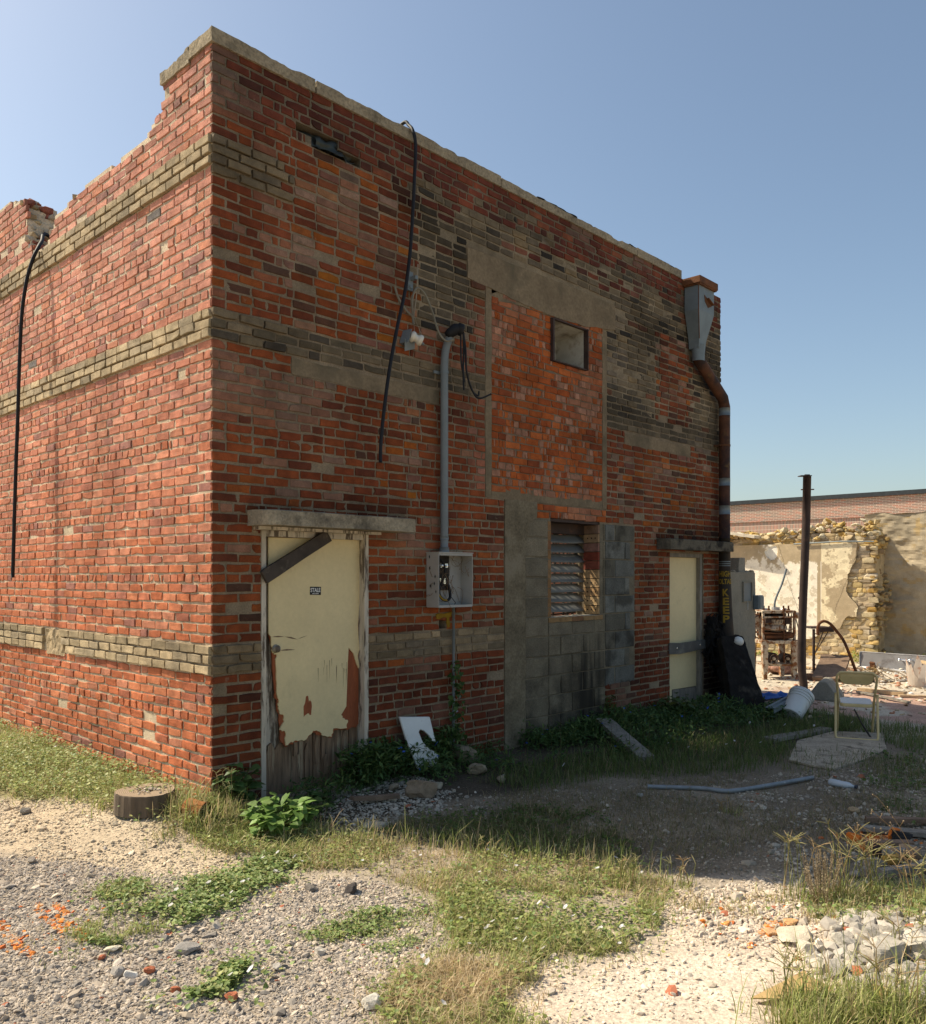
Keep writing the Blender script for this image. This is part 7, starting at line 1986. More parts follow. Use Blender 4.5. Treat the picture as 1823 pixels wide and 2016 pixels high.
LIT_GREEN = [(0.34, 0.375, 0.12), (0.40, 0.405, 0.155), (0.28, 0.33, 0.10), (0.46, 0.43, 0.21), (0.24, 0.29, 0.08)]
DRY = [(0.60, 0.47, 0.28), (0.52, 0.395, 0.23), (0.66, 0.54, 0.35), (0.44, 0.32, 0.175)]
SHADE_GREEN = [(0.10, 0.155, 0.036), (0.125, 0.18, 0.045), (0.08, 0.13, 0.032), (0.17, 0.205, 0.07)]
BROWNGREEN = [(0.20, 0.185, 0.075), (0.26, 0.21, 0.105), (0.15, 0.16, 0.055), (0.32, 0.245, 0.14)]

P_BANK = [(-140, 1330), (0, 1372), (120, 1402), (240, 1452), (350, 1502), (412, 1560), (432, 1618), (395, 1648), (330, 1610), (230, 1596), (120, 1580), (0, 1556), (-140, 1560)]
P_CORNER = [(330, 1600), (470, 1590), (600, 1612), (640, 1640), (600, 1700), (500, 1690), (430, 1668), (360, 1640)]
P_MID = [(560, 1650), (700, 1648), (820, 1660), (1000, 1678), (1120, 1696), (1260, 1712), (1330, 1752), (1290, 1800), (1180, 1760), (1040, 1740), (900, 1760), (860, 1790), (780, 1740), (690, 1718), (600, 1712)]
P_LOW = [(830, 1790), (920, 1745), (1060, 1742), (1180, 1755), (1280, 1775), (1345, 1800), (1320, 1840), (1260, 1878), (1120, 1900), (1040, 1925), (985, 1960), (1020, 2060), (700, 2060), (740, 1950), (800, 1900), (845, 1850)]
P_VINE = [(135, 1845), (200, 1800), (300, 1782), (410, 1740), (480, 1700), (560, 1675), (610, 1700), (580, 1730), (480, 1775), (400, 1812), (300, 1838), (230, 1868), (170, 1872)]
P_V2 = [(190, 1765), (260, 1735), (325, 1742), (300, 1765), (220, 1782)]
P_V3 = [(365, 1955), (420, 1920), (500, 1880), (528, 1892), (480, 1945), (395, 1985)]
P_V4 = [(560, 1830), (700, 1800), (860, 1785), (850, 1812), (720, 1830), (640, 1850)]
P_V5 = [(680, 1850), (800, 1838), (830, 1858), (740, 1870)]
P_WALL = [(560, 1590), (640, 1545), (760, 1520), (900, 1480), (1000, 1446), (1180, 1424), (1420, 1404), (1500, 1398), (1480, 1440), (1330, 1470), (1200, 1500), (1050, 1508), (950, 1540), (780, 1545), (680, 1580)]
P_SHG = [(940, 1545), (1100, 1495), (1300, 1470), (1480, 1430), (1690, 1420), (1690, 1440), (1540, 1460), (1560, 1492), (1450, 1525), (1250, 1530), (1050, 1560)]
P_SHG2 = [(740, 1640), (860, 1600), (1000, 1590), (1150, 1600), (1250, 1650), (1280, 1700), (1100, 1690), (900, 1662)]
P_CHAIR = [(1520, 1412), (1600, 1400), (1740, 1425), (1880, 1440), (1880, 1475), (1760, 1480), (1740, 1455), (1650, 1440), (1540, 1445)]
P_RT = [(1560, 1800), (1610, 1752), (1700, 1752), (1880, 1745), (1880, 1850), (1740, 1830), (1640, 1822)]
P_BR = [(1500, 2060), (1560, 1990), (1620, 1965), (1720, 1990), (1880, 1985), (1880, 2060)]
P_RSH = [(1680, 1500), (1880, 1470), (1880, 1640), (1760, 1620), (1700, 1560)]

def build_grass():
    rng = np.random.default_rng(99)
    mb = MB()
    def g(poly, n, seed, h, pal, wts=None, w_=0.0045, bend=0.8, thr=0.0, scale=2.5, lift=0.0, sig=0.35):
        x, y = scatter(poly, n, seed, thr, scale, lift)
        blades(mb, x, y, np.clip(h * np.exp(rng.normal(0, sig, len(x))), 0.02, 0.6), w_ * rng.uniform(0.7, 1.3, len(x)), pal_pick(rng, pal, len(x), wts), rng, bend)
    g(P_BANK, 9000, 1, 0.085, LIT_GREEN + DRY, [5, 5, 4, 4, 3, 1, 1, 1, 1], bend=1.7)
    g(P_CORNER, 3800, 2, 0.075, LIT_GREEN + DRY, [4, 4, 4, 3, 3, 1.5, 1, 1, 1], bend=1.6)
    g([(330, 1590), (450, 1585), (480, 1625), (430, 1650), (350, 1632)], 900, 21, 0.14, LIT_GREEN + DRY[:2], w_=0.005, bend=0.9)
    g(P_MID, 5200, 3, 0.05, LIT_GREEN + DRY, [3, 3, 2, 3, 2, 3, 3, 3, 2], bend=1.3, thr=0.40)
    g(P_MID, 2600, 4, 0.045, DRY, bend=1.6, thr=0.40, w_=0.0035)
    g([(560, 1652), (760, 1650), (1000, 1676), (1300, 1716), (1330, 1736), (1200, 1722), (1000, 1696), (700, 1672)], 900, 5, 0.11, LIT_GREEN + DRY, [3, 3, 2, 3, 2, 2, 2, 2, 1], bend=0.8)
    g(P_LOW, 12500, 6, 0.042, LIT_GREEN + DRY, [4, 4, 4, 3, 3, 1.5, 1.3, 1.3, 1], bend=1.4, thr=0.40, w_=0.0042)
    g([(740, 2060), (780, 1930), (860, 1890), (960, 1880), (1020, 1930), (960, 1985), (930, 2060)], 5200, 7, 0.048, DRY, bend=1.6, thr=0.44, w_=0.0032, scale=1.7)
    g(P_VINE, 1500, 8, 0.035, LIT_GREEN, bend=1.3, thr=0.42)
    g(P_V2, 420, 9, 0.045, LIT_GREEN, bend=1.2); g(P_V4, 700, 10, 0.03, LIT_GREEN, bend=1.4, thr=0.4)
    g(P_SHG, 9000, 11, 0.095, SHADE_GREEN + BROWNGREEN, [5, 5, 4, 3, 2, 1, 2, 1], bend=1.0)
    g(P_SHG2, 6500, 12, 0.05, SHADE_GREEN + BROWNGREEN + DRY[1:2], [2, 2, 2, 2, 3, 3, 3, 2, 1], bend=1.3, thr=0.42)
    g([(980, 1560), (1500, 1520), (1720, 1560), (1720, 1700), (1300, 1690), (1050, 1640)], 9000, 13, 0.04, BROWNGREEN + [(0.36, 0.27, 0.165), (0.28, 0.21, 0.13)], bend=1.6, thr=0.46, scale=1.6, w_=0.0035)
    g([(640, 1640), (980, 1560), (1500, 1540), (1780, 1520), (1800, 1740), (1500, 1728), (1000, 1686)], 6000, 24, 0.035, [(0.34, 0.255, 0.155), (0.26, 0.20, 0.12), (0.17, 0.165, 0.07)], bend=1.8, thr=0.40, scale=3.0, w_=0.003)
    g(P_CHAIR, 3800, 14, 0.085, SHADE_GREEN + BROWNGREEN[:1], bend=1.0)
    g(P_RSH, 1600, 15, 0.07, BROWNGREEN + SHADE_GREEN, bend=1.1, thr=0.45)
    g(P_RT, 2200, 16, 0.05, LIT_GREEN + DRY, [3, 3, 3, 3, 2, 3, 2, 2, 1], bend=1.0, thr=0.38)
    g(P_BR, 2600, 17, 0.10, LIT_GREEN + DRY[:2], [4, 4, 4, 4, 3, 1, 1], bend=0.9, w_=0.005)
    g([(1640, 1900), (1760, 1960), (1880, 1900), (1880, 2060), (1500, 2060)], 420, 18, 0.16, LIT_GREEN + DRY[:2], bend=0.9, w_=0.004)
    g([(1560, 1480), (1720, 1482), (1640, 1530), (1540, 1520)], 500, 19, 0.06, SHADE_GREEN + BROWNGREEN, bend=1.1)
    g([(1000, 1690), (1300, 1722), (1330, 1760), (1500, 1790), (1420, 1800), (1200, 1745)], 900, 22, 0.05, LIT_GREEN + DRY, bend=1.3, thr=0.47)
    g([(1340, 1740), (1560, 1770), (1660, 1800), (1560, 1830), (1430, 1800)], 500, 23, 0.03, DRY + LIT_GREEN[:2], bend=1.4, thr=0.5)
    tag(mb.build('grass', M_BLADE, None), kind='stuff')
    # far grass at the foot of the ruin, on the sunny side
    mb = MB()
    x = rng.uniform(14.2, 14.6, 420); y = rng.uniform(-0.1, 0.75, 420)
    leaves(mb, x, y, gz(x, y) + rng.uniform(0.02, 0.22, 420), rng.uniform(0.02, 0.05, 420), pal_pick(rng, LIT_GREEN, 420), rng)
    x = rng.uniform(14.35, 14.55, 160); y = rng.uniform(2.2, 2.7, 160)
    leaves(mb, x, y, gz(x, y) + rng.uniform(0.02, 0.12, 160), rng.uniform(0.02, 0.05, 160), pal_pick(rng, LIT_GREEN, 160), rng)
    x = rng.uniform(15.0, 15.3, 160); y = rng.uniform(-1.2, -0.3, 160)
    leaves(mb, x, y, gz(x, y) + rng.uniform(0.02, 0.2, 160), rng.uniform(0.02, 0.05, 160), pal_pick(rng, LIT_GREEN, 160), rng)
    tag(mb.build('weeds', M_LEAF, None), kind='stuff')
build_grass()

def build_cover():
    rng = np.random.default_rng(123)
    mb = MB()
    GRN = [(0.23, 0.315, 0.11), (0.28, 0.36, 0.13), (0.18, 0.26, 0.085), (0.34, 0.395, 0.165), (0.38, 0.385, 0.15)]
    def c(poly, n, seed, h, s, pal=GRN, thr=0.0, scale=2.5, shape=HEART, tilt=0.34):
        x, y = scatter(poly, n, seed, thr, scale)
        z = gz(x, y) + h * rng.random(len(x)) ** 0.8 * (0.5 + fbm(x * 3, y * 3, 7, 3))
        leaves(mb, x, y, z, s * rng.uniform(0.6, 1.3, len(x)), pal_pick(rng, pal, len(x)), rng, shape, tilt)
        return x, y, z
    a = c(P_BANK, 11000, 31, 0.13, 0.021, GRN + [(0.42, 0.45, 0.20), (0.46, 0.47, 0.23), (0.38, 0.42, 0.16)], thr=0.35)
    b = c(P_VINE, 3800, 32, 0.045, 0.021, thr=0.36); c(P_V2, 420, 33, 0.04, 0.02); d = c(P_V3, 900, 34, 0.05, 0.021, thr=0.36); c(P_V4, 760, 35, 0.03, 0.018, thr=0.42); c(P_V5, 420, 36, 0.02, 0.012)
    e = c(P_LOW, 3400, 37, 0.05, 0.019, GRN + LIT_GREEN, thr=0.44); f = c(P_MID, 2600, 38, 0.05, 0.019, GRN + LIT_GREEN, thr=0.44)
    c(P_CORNER, 1600, 39, 0.07, 0.019, GRN + LIT_GREEN, thr=0.38); c(P_RT, 600, 40, 0.06, 0.021, thr=0.4)
    c(P_SHG2, 1400, 41, 0.05, 0.022, SHADE_GREEN, thr=0.42); c(P_RSH, 600, 42, 0.06, 0.03, SHADE_GREEN, thr=0.4)
    for (x, y, z), n in ((b, 22), (d, 5), (e, 26), (f, 18), (a, 8)):
        k = rng.choice(len(x), min(n, len(x)), replace=False)
        flowers(mb, x[k], y[k], z[k] + 0.018, rng.uniform(0.010, 0.016, len(k)), (0.80, 0.78, 0.80), rng)
    x, y = scatter(P_SHG, 14, 51); flowers(mb, x, y, gz(x, y) + 0.09, rng.uniform(0.010, 0.014, len(x)), (0.75, 0.75, 0.78), rng)
    tag(mb.build('creeping_weeds', M_LEAF, None), kind='stuff')
    # weeds with narrow leaves and small blue flowers along the shaded wall
    mb = MB()
    def tuft_leaves(poly, n, seed, hh, s, pal):
        x, y = scatter(poly, n, seed, 0.36, 1.6)
        h = hh * (0.35 + 0.9 * fbm(x * 2.2, y * 2.2, 5, 3))
        z = gz(x, y) + h * rng.random(len(x)) ** 0.7
        leaves(mb, x, y, z, s * rng.uniform(0.6, 1.3, len(x)), pal_pick(rng, pal, len(x)), rng, LANCE, 0.55)
        return x, y, z
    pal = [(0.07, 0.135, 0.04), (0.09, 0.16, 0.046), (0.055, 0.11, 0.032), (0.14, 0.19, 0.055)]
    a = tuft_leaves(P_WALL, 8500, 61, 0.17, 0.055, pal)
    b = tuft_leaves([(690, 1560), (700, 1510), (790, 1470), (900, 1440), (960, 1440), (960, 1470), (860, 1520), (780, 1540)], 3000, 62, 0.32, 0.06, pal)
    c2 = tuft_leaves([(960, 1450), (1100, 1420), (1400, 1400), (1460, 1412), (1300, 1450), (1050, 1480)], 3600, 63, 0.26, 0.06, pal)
    tuft_leaves([(1470, 1400), (1560, 1396), (1560, 1415), (1480, 1430)], 700, 64, 0.18, 0.07, pal)
    # stems
    k = rng.choice(len(a[0]), 700, replace=False)
    blades(mb, a[0][k], a[1][k], rng.uniform(0.1, 0.3, 700), np.full(700, 0.004), pal_pick(rng, pal + [(0.16, 0.10, 0.05)], 700), rng, 0.6)
    for (x, y, z), n in ((a, 16), (b, 12), (c2, 18)):
        k = rng.choice(len(x), n, replace=False); flowers(mb, x[k], y[k], z[k] + 0.04, rng.uniform(0.011, 0.016, n), (0.06, 0.16, 0.62), rng)
    tag(mb.build('undergrowth', M_LEAF, None), kind='stuff')
build_cover()

# ---- single plants
def stem_plant(name, label, cat, px, py, spread, height, n, leaf, seed, pal, shape=HEART, group=None, droop=0.3, lift=0.0):
    rng = np.random.default_rng(seed)
    x0, y0 = GP(px, py)
    P = empty(name, (x0, y0, ground_z(x0, y0)), 0, label, cat, group)
    st = MB(); lf = MB(); X = []; Y = []; Z = []; YW = []; PT = []
    for i in range(n):
        a = rng.uniform(0, 6.28); r = spread * math.sqrt(rng.random()); h = height * (0.45 + 0.55 * rng.random()) * (1 - 0.35 * (r / spread) ** 2)
        tip = (r * math.cos(a), r * math.sin(a), h)
        st.tube(smooth_path([(0.25 * tip[0] * rng.random(), 0.25 * tip[1] * rng.random(), -0.01), (tip[0] * 0.45, tip[1] * 0.45, h * 0.65), tip], 3), 0.003, 5, col=(0.12, 0.16, 0.05))
        for q in range(3):
            t = 1 - 0.22 * q
            X.append(tip[0] * (0.45 + 0.55 * t) + rng.normal(0, 0.01)); Y.append(tip[1] * (0.45 + 0.55 * t) + rng.normal(0, 0.01)); Z.append(h * (1 - 0.16 * q))
            YW.append(a - math.pi / 2 + rng.normal(0, 0.9)); PT.append(rng.normal(-0.08, droop))
    k = len(X)
    leaves(lf, np.array(X), np.array(Y), np.array(Z), leaf * rng.uniform(0.65, 1.2, k), pal_pick(rng, pal, k), rng, shape, 0.35, np.array(YW), np.array(PT))
    st.build('stem', M_LEAF, P); lf.build('foliage', M_LEAF, P)
    return P
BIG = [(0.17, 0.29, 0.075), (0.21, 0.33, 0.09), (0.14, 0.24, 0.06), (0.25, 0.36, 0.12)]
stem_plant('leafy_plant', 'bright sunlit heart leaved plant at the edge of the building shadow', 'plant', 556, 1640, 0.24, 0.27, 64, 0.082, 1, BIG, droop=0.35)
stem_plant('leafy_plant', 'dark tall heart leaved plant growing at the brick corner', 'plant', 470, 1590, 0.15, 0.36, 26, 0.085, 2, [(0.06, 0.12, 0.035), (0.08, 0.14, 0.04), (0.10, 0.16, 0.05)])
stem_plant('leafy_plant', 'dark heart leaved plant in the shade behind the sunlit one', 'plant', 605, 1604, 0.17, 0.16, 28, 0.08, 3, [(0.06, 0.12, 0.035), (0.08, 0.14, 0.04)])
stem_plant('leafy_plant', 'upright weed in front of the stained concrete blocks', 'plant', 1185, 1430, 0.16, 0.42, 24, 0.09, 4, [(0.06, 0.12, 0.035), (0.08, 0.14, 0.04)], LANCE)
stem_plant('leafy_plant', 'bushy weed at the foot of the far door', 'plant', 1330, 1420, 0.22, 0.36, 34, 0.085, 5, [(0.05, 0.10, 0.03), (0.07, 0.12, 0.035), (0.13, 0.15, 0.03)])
stem_plant('leafy_plant', 'leafy weed climbing over the broken white board', 'plant', 815, 1500, 0.20, 0.42, 40, 0.075, 6, [(0.05, 0.10, 0.03), (0.07, 0.125, 0.035)], LANCE)
def vine():
    rng = np.random.default_rng(44)
    x0, y0 = 2.36, -0.045
    P = empty('climbing_vine', (x0, y0, 0.03), 0, 'green vine twining up the thin conduit below the meter box', 'vine')
    t = np.linspace(0, 1, 46); z = t * 0.88; a = t * 34
    st = MB(); st.tube([(0.022 * math.cos(q), 0.022 * math.sin(q) + 0.012, h) for q, h in zip(a, z)], 0.0028, 5, col=(0.14, 0.17, 0.05)); st.build('stem', M_LEAF, P)
    n = 150; tt = rng.random(n) ** 1.5; yw = rng.uniform(0, 6.28, n); r = rng.uniform(0.01, 0.06, n) * (1 + 1.4 * (1 - tt))
    lf = MB(); leaves(lf, r * np.cos(yw), -np.abs(r * np.sin(yw)), tt * 0.92, rng.uniform(0.03, 0.06, n), pal_pick(rng, [(0.055, 0.115, 0.03), (0.075, 0.14, 0.04), (0.10, 0.16, 0.045)], n), rng, HEART, 0.5, None, rng.normal(-0.7, 0.4, n))
    flowers(lf, rng.uniform(-0.03, 0.03, 5), np.full(5, -0.05), rng.uniform(0.25, 0.6, 5), np.full(5, 0.012), (0.7, 0.62, 0.7), rng)
    lf.build('foliage', M_LEAF, P)
vine()

def stalk_tuft(label, px, py, n, height, seed, dry=0.25, spread=0.10, lean=0.35, fingers=(3, 5), flen=0.11):
    rng = np.random.default_rng(seed)
    x0, y0 = GP(px, py); P = empty('grass_tuft', (x0, y0, ground_z(x0, y0)), 0, label, 'grass tuft', 'tall grass tufts with seed heads')
    st = MB(); sd = MB()
    for i in range(n):
        a = rng.uniform(0, 6.28); h = height * rng.uniform(0.55, 1.0); l = lean * rng.uniform(0.2, 1.0)
        b = np.array((rng.normal(0, spread * 0.4), rng.normal(0, spread * 0.4), -0.01)); tip = b + np.array((math.cos(a) * h * l, math.sin(a) * h * l, h))
        c = (0.24, 0.25, 0.085) if rng.random() > dry else (0.40, 0.29, 0.14)
        st.tube(smooth_path([b, b * 0.55 + tip * 0.45 + np.array((0, 0, 0.04 * h)), tip], 4), 0.0019, 4, col=c, caps=False)
        for k in range(rng.integers(*fingers)):
            q = rng.uniform(0, 6.28); f = flen * rng.uniform(0.6, 1.1); v = np.array((math.cos(q), math.sin(q), rng.uniform(0.2, 1.0))); v = v / np.linalg.norm(v)
            sd.tube([tip, tip + v * f * 0.5 + np.array((0, 0, 0.004)), tip + v * f], [0.0013, 0.0019, 0.0009], 4, col=(0.40, 0.36, 0.16) if c[0] < 0.3 else (0.42, 0.29, 0.15), caps=False)
    bl = MB(); m = n * 7; blades(bl, rng.normal(0, spread * 0.5, m), rng.normal(0, spread * 0.5, m), height * rng.uniform(0.2, 0.5, m), np.full(m, 0.0045), pal_pick(rng, LIT_GREEN + DRY[:1], m), rng, 0.9, np.full(m, -0.005))
    st.build('stem', M_BLADE, P); sd.build('seed_head', M_BLADE, P); bl.build('foliage', M_BLADE, P)
for i, a in enumerate([
    ('tallest three fingered grass stalks between the sandy patch and the pale dry weed', 1570, 1770, 7, 0.33, 0.2), ('cluster of tall green grass stalks behind the pale dry weed', 1655, 1772, 13, 0.40, 0.3),
    ('spreading grass stalks between the pale dry weed and the rubble heap', 1725, 1775, 13, 0.30, 0.3), ('short grass stalks just behind the rubble heap', 1800, 1790, 10, 0.26, 0.35),
    ('thin grass stalks standing over the rubble heap', 1775, 1880, 6, 0.20, 0.5), ('grass stalks arching over the cardboard', 1560, 2000, 8, 0.24, 0.3), ('grass stalks between the camera and the rubble heap', 1770, 2020, 8, 0.30, 0.3),
    ('brown seeding grass stalks at the shadow edge near the middle', 1145, 1735, 10, 0.14, 0.7), ('yellow green upright grass clump at the shadow edge', 1228, 1745, 12, 0.17, 0.2), ('brown grass stalks where the shadow edge meets bare sand', 1345, 1745, 8, 0.16, 0.7),
    ('short seeding grass where the shadow edge nears the boulder', 950, 1688, 9, 0.12, 0.5), ('grass with drooping seed heads beside the sunlit plant', 700, 1660, 9, 0.16, 0.2), ('tall thin grass stalks at the brick corner', 425, 1605, 11, 0.30, 0.3),
    ('grass stalks standing in front of the tree stump', 330, 1640, 8, 0.16, 0.15), ('green grass clump beside the rusty can', 455, 1650, 10, 0.15, 0.2), ('dry grass clump in the shade beside the bent conduit', 1440, 1600, 10, 0.12, 0.95)]):
    stalk_tuft(*a[:3], a[3], a[4], 500 + i, a[5], flen=0.10 if i < 7 else 0.055, fingers=(3, 5) if i < 7 else (1, 4))

def dry_weed():
    rng = np.random.default_rng(70)
    x0, y0 = GP(1618, 1782); P = empty('dry_weed', (x0, y0, ground_z(x0, y0)), 0, 'pale fuzzy dried weed clump at the shadow edge', 'dried weed')
    st = MB(); sd = MB()
    for i in range(46):
        a = rng.uniform(0, 6.28); l = rng.uniform(0, 0.13); h = rng.uniform(0.14, 0.30)
        tip = np.array((l * math.cos(a), l * math.sin(a), h)); b = tip * np.array((0.35, 0.35, 0)) + np.array((0, 0, -0.01))
        st.tube(smooth_path([b, tip * 0.5 + b * 0.5, tip], 3), 0.0013, 4, col=(0.36, 0.27, 0.16), caps=False)
        for k in range(34):
            t = rng.uniform(0.35, 1.0); p = b + (tip - b) * t; q = rng.uniform(0, 6.28); s = 0.010 * (1.2 - t * 0.5)
            v = np.array((math.cos(q) * s, math.sin(q) * s, s * rng.uniform(0.1, 0.9)))
            sd.add([p, p + v * 0.6 + np.array((0.0012, 0, 0.0012)), p + v, p + v * 0.6 - np.array((0.0012, 0, 0.0012))], [(0, 1, 2, 3)], np.array((0.46, 0.36, 0.235)) * rng.uniform(0.75, 1.15))
    st.build('stem', M_BLADE, P); sd.build('seed_head', M_BLADE, P)
    # branched dry stems at the right edge
    x0, y0 = GP(1835, 1770); P = empty('dry_weed', (x0, y0, ground_z(x0, y0)), 0, 'thin branching dry weed leaning in over the shaded debris at the right edge', 'dried weed')
    st = MB(); sd = MB(); R = Vector((AX, -AY, 0))
    for i in range(4):
        tip = R * (-0.28 - 0.10 * i * (0.5 if i % 2 else 1) / 2) + Vector((0, 0, 0.52 - 0.07 * i)); b = Vector((0.02 * i, 0, -0.01))
        pth = smooth_path([b, b * 0.5 + tip * 0.5 + Vector((0, 0, 0.07)), tip], 6); st.tube(pth, 0.0016, 4, col=(0.42, 0.28, 0.15), caps=False)
        for p in pth[4:]:
            for k in range(int(rng.integers(0, 3))):
                v = Vector((rng.normal(0, .024), rng.normal(0, .024), rng.normal(0.015, .022))); st.tube([p, p + v], 0.0009, 3, col=(0.42, 0.28, 0.15), caps=False)
                sd.lathe([(0, -0.004), (0.004, 0), (0, 0.005)], tuple(p + v), (0, 0, 1), 5, (0.45, 0.33, 0.20))
    st.build('stem', M_BLADE, P); sd.build('seed_head', M_BLADE, P)
dry_weed()

# ---- single stones
def stone(px, py, s, col, label, seed, name='stone', cat='stone', group=None, sq=0.3, flat=0.65, sink=0.25, rz=None, asp=0.75):
    x, y = GP(px, py)
    r = rock_mb(seed, s, s * asp, s * flat, sub=3 if s > 0.08 else 2, cut=6, square=sq, rz=rz, col=col)
    if s > 0.08: r.rough(14, s * 0.05, seed)
    o = r.build(name, M_STONE, None); o.location = (x, y, ground_z(x, y) + s * flat * (1 - sink))
    tag(o, label, cat, group)
    return o
TANS = (0.34, 0.265, 0.185); GRY = (0.33, 0.30, 0.26); PALE = (0.42, 0.375, 0.315); BRK = (0.42, 0.14, 0.075)
for i, (px, py, s, c, lab) in enumerate([
    (828, 1568, 0.14, (0.30, 0.215, 0.145), 'largest tan boulder in the shade in front of the near door'), (912, 1502, 0.15, (0.26, 0.20, 0.14), 'long brown stone lying in the shaded weeds right of the white board'),
    (738, 1632, 0.10, (0.36, 0.32, 0.26), 'flat grey stone at the shadow edge below the boulder'), (940, 1525, 0.09, (0.30, 0.235, 0.16), 'rounded tan stone in the shaded soil below the long brown stone'),
    (775, 1556, 0.055, (0.30, 0.235, 0.165), 'small tan stone on the door side of the boulder'), (862, 1552, 0.05, (0.34, 0.28, 0.2), 'small tan stone on the far side of the boulder from the door'), (985, 1540, 0.06, (0.31, 0.25, 0.17), 'flat tan stone at the right end of the soil heap'),
    (1260, 1568, 0.03, (0.45, 0.42, 0.38), 'small white stone in the middle of the shaded ground'), (176, 1728, 0.03, (0.40, 0.33, 0.25), 'rounded tan stone on the bare dirt above the gravel'), (50, 1602, 0.04, (0.22, 0.20, 0.17), 'dark stone on the dirt below the weedy bank'),
    (62, 1699, 0.035, (0.28, 0.24, 0.20), 'dark stone at the upper edge of the gravel'), (342, 1784, 0.045, (0.36, 0.27, 0.20), 'brown brick shaped stone between the creeping vines'), (222, 1873, 0.05, (0.66, 0.58, 0.44), 'flat cream tile shard standing in the gravel below the orange paint'),
    (370, 1876, 0.07, (0.27, 0.25, 0.23), 'flat grey slate slab lying in the gravel'), (232, 1922, 0.045, (0.32, 0.29, 0.26), 'grey angular stone in the gravel below the cream tile shard'), (258, 1926, 0.035, (0.60, 0.57, 0.52), 'pointed white stone beside a red brick chip'),
    (452, 1970, 0.04, BRK, 'largest red brick piece lying in the gravel'), (295, 1916, 0.028, BRK, 'small red brick chip in the gravel'), (200, 1890, 0.022, BRK, 'reddish brick crumb below the cream tile shard'),
    (690, 1756, 0.05, (0.07, 0.06, 0.055), 'black burnt lump on the sunny gravel'), (612, 1752, 0.045, (0.16, 0.14, 0.12), 'dark flat stone left of the burnt lump'), (628, 1880, 0.035, (0.50, 0.45, 0.38), 'pale oval stone on the lower gravel'), (730, 1985, 0.05, (0.58, 0.53, 0.45), 'square pale stone at the bottom edge in the grass'),
    (782, 1800, 0.03, (0.55, 0.48, 0.40), 'pale stone at the edge of the middle grass'), (545, 1910, 0.03, (0.36, 0.33, 0.30), 'grey stone on the lower gravel beside the creeping weeds'), (345, 1955, 0.025, BRK, 'orange brick crumb beside the creeping weeds')]):
    stone(px, py, s, c, lab, 2000 + i, flat=0.35 if i in (2, 12, 13, 20) else 0.65)
rr_ = random.Random(88)
k = 0
for i in range(96):
    px = rr_.triangular(1625, 1840, 1745); py = rr_.uniform(1818, 1965)
    if py < 1822 + abs(px - 1745) * 0.05 or py > 1935 + (px - 1700) * 0.3: continue
    s = rr_.choice([0.022, 0.028, 0.036, 0.045, 0.032])
    stone(px, py, s, tuple(np.array(rr_.choice([PALE, (0.38, 0.345, 0.30), (0.31, 0.285, 0.25), (0.47, 0.42, 0.355)])) * rr_.uniform(0.85, 1.1)), 'pale concrete chunk lying in the rubble heap beside the flattened cardboard', 2100 + i, 'concrete_chunk', 'concrete chunk', 'concrete chunks in the rubble heap', sq=0.4, flat=0.7, sink=0.1)
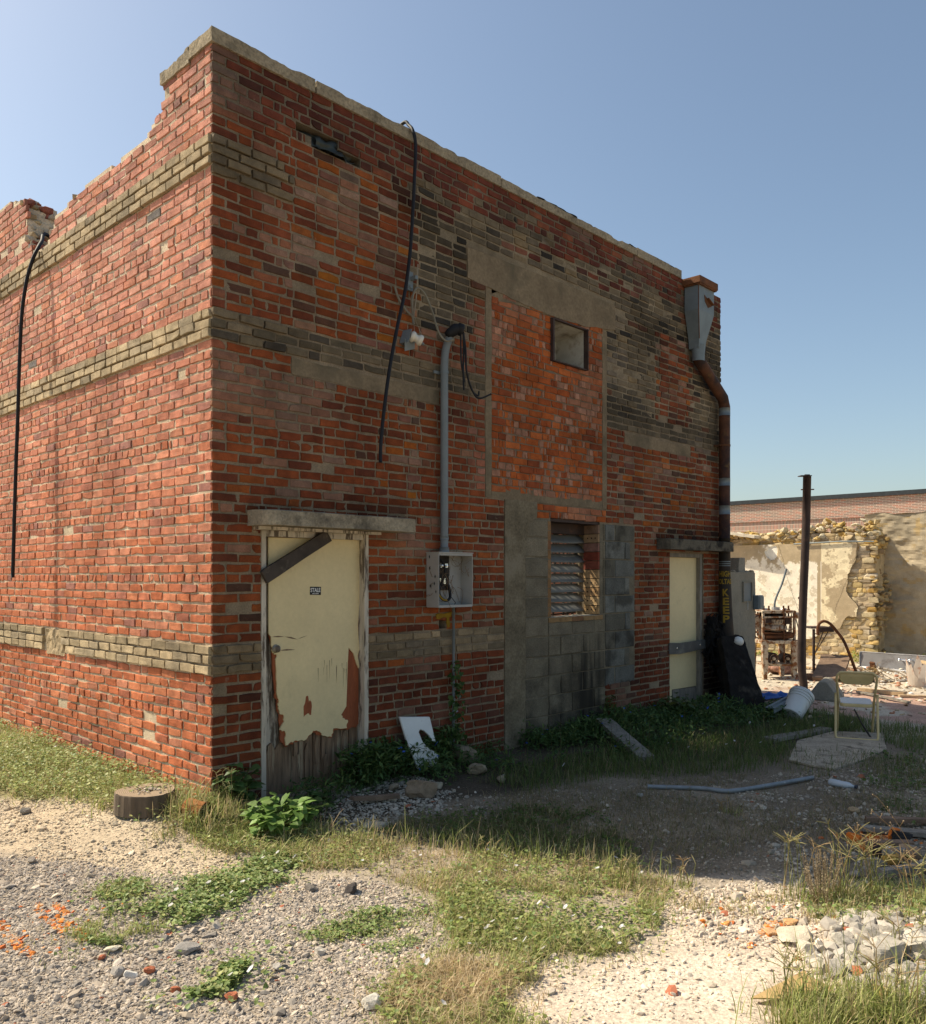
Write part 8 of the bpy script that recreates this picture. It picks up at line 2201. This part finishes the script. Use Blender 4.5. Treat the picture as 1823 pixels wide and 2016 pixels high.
for i, (px, py, s, c, lab, sq, fl) in enumerate([
    (1752, 1905, 0.10, (0.42, 0.38, 0.32), 'largest broken concrete slab tilted up in the rubble heap', 0.6, 0.6), (1812, 1890, 0.085, (0.45, 0.41, 0.35), 'big rough concrete lump at the right edge of the rubble heap', 0.4, 0.8), (1722, 1878, 0.065, (0.48, 0.435, 0.37), 'long pale concrete piece left of the largest slab', 0.5, 0.5),
    (1755, 1850, 0.06, (0.50, 0.45, 0.385), 'pale angular concrete piece at the top of the rubble heap', 0.4, 0.7), (1655, 1862, 0.05, (0.45, 0.41, 0.345), 'rounded pale concrete piece at the left of the rubble heap', 0.2, 0.7), (1690, 1925, 0.05, BRK, 'dark red brick piece at the foot of the rubble heap', 0.6, 0.6),
    (1652, 1908, 0.045, (0.50, 0.17, 0.08), 'flat orange red brick shard left of the rubble heap', 0.5, 0.35), (1735, 1960, 0.04, (0.55, 0.38, 0.14), 'yellow sandstone chip below the rubble heap', 0.4, 0.6), (1563, 1848, 0.11, (0.56, 0.48, 0.37), 'flat tan concrete slab beside the orange paint', 0.6, 0.22), (1590, 1880, 0.06, (0.58, 0.51, 0.41), 'pale tan chunk on the sand left of the rubble heap', 0.4, 0.6),
    (1722, 1706, 0.075, (0.33, 0.28, 0.22), 'tan flagstone at the front of the shaded debris', 0.5, 0.4), (1752, 1698, 0.07, (0.40, 0.24, 0.06), 'yellow ochre stone in the shaded debris', 0.5, 0.5), (1725, 1683, 0.07, (0.05, 0.03, 0.026), 'dark brown block in the shaded debris', 0.6, 0.6), (1772, 1660, 0.085, (0.02, 0.02, 0.02), 'black rubber lump in the shaded debris', 0.3, 0.6),
    (1750, 1684, 0.045, (0.68, 0.70, 0.72), 'small white foam lump in the shaded debris', 0.2, 0.7), (1716, 1667, 0.06, (0.38, 0.26, 0.10), 'tan brick end behind the dark brown block', 0.7, 0.4), (1795, 1690, 0.08, (0.30, 0.21, 0.14), 'brown stone at the right edge of the shaded debris', 0.5, 0.6), (1682, 1728, 0.04, (0.36, 0.31, 0.25), 'small tan stone in the shade above the pale dry weed', 0.3, 0.6),
    (1682, 1657, 0.055, (0.66, 0.17, 0.03), 'orange painted stone at the left of the shaded paint patch', 0.4, 0.6), (1760, 1655, 0.05, (0.62, 0.16, 0.03), 'upright orange painted stone at the right of the shaded paint patch', 0.5, 0.9), (1682, 1600, 0.05, (0.38, 0.27, 0.16), 'oval tan stone in the shade below the bottle', 0.1, 0.5), (1555, 1820, 0.05, (0.66, 0.36, 0.17), 'orange painted flat stone on the sunny sand', 0.4, 0.3), (1515, 1840, 0.045, (0.66, 0.38, 0.2), 'second orange painted flat stone lower on the sunny sand', 0.4, 0.3)]):
    stone(px, py, s, c, lab, 2300 + i, sq=sq, flat=fl, sink=0.12)
for i, (p, q, wd_, m, lab) in enumerate([((1700, 1670), (1800, 1672), 0.07, M_BROWNWOOD, 'brown board lying across the shaded debris'), ((1730, 1735), (1850, 1712), 0.05, M_GREYWOOD, 'grey branch like board at the front of the shaded debris'), ((1745, 1700), (1800, 1680), 0.06, M_GREYWOOD, 'short grey board end in the shaded debris'),
        ((1690, 1640), (1850, 1655), 0.09, M_GREYWOOD, 'long grey board at the back of the shaded debris'), ((1700, 1625), (1850, 1628), 0.06, M_BROWNWOOD, 'narrow brown lath behind the orange painted stones'), ((690, 1588), (790, 1578), 0.05, M_BROWNWOOD, 'brown lath half buried in front of the near door')]):
    a = GP(*p); b = GP(*q)
    quad_board('plank', lab, 'plank', (a[0], a[1], ground_z(*a) + 0.02 + 0.012 * (i % 3)), (b[0], b[1], ground_z(*b) + 0.025), wd_, 0.028, m, 'boards in the shaded debris', seed=60 + i, end=0.03)
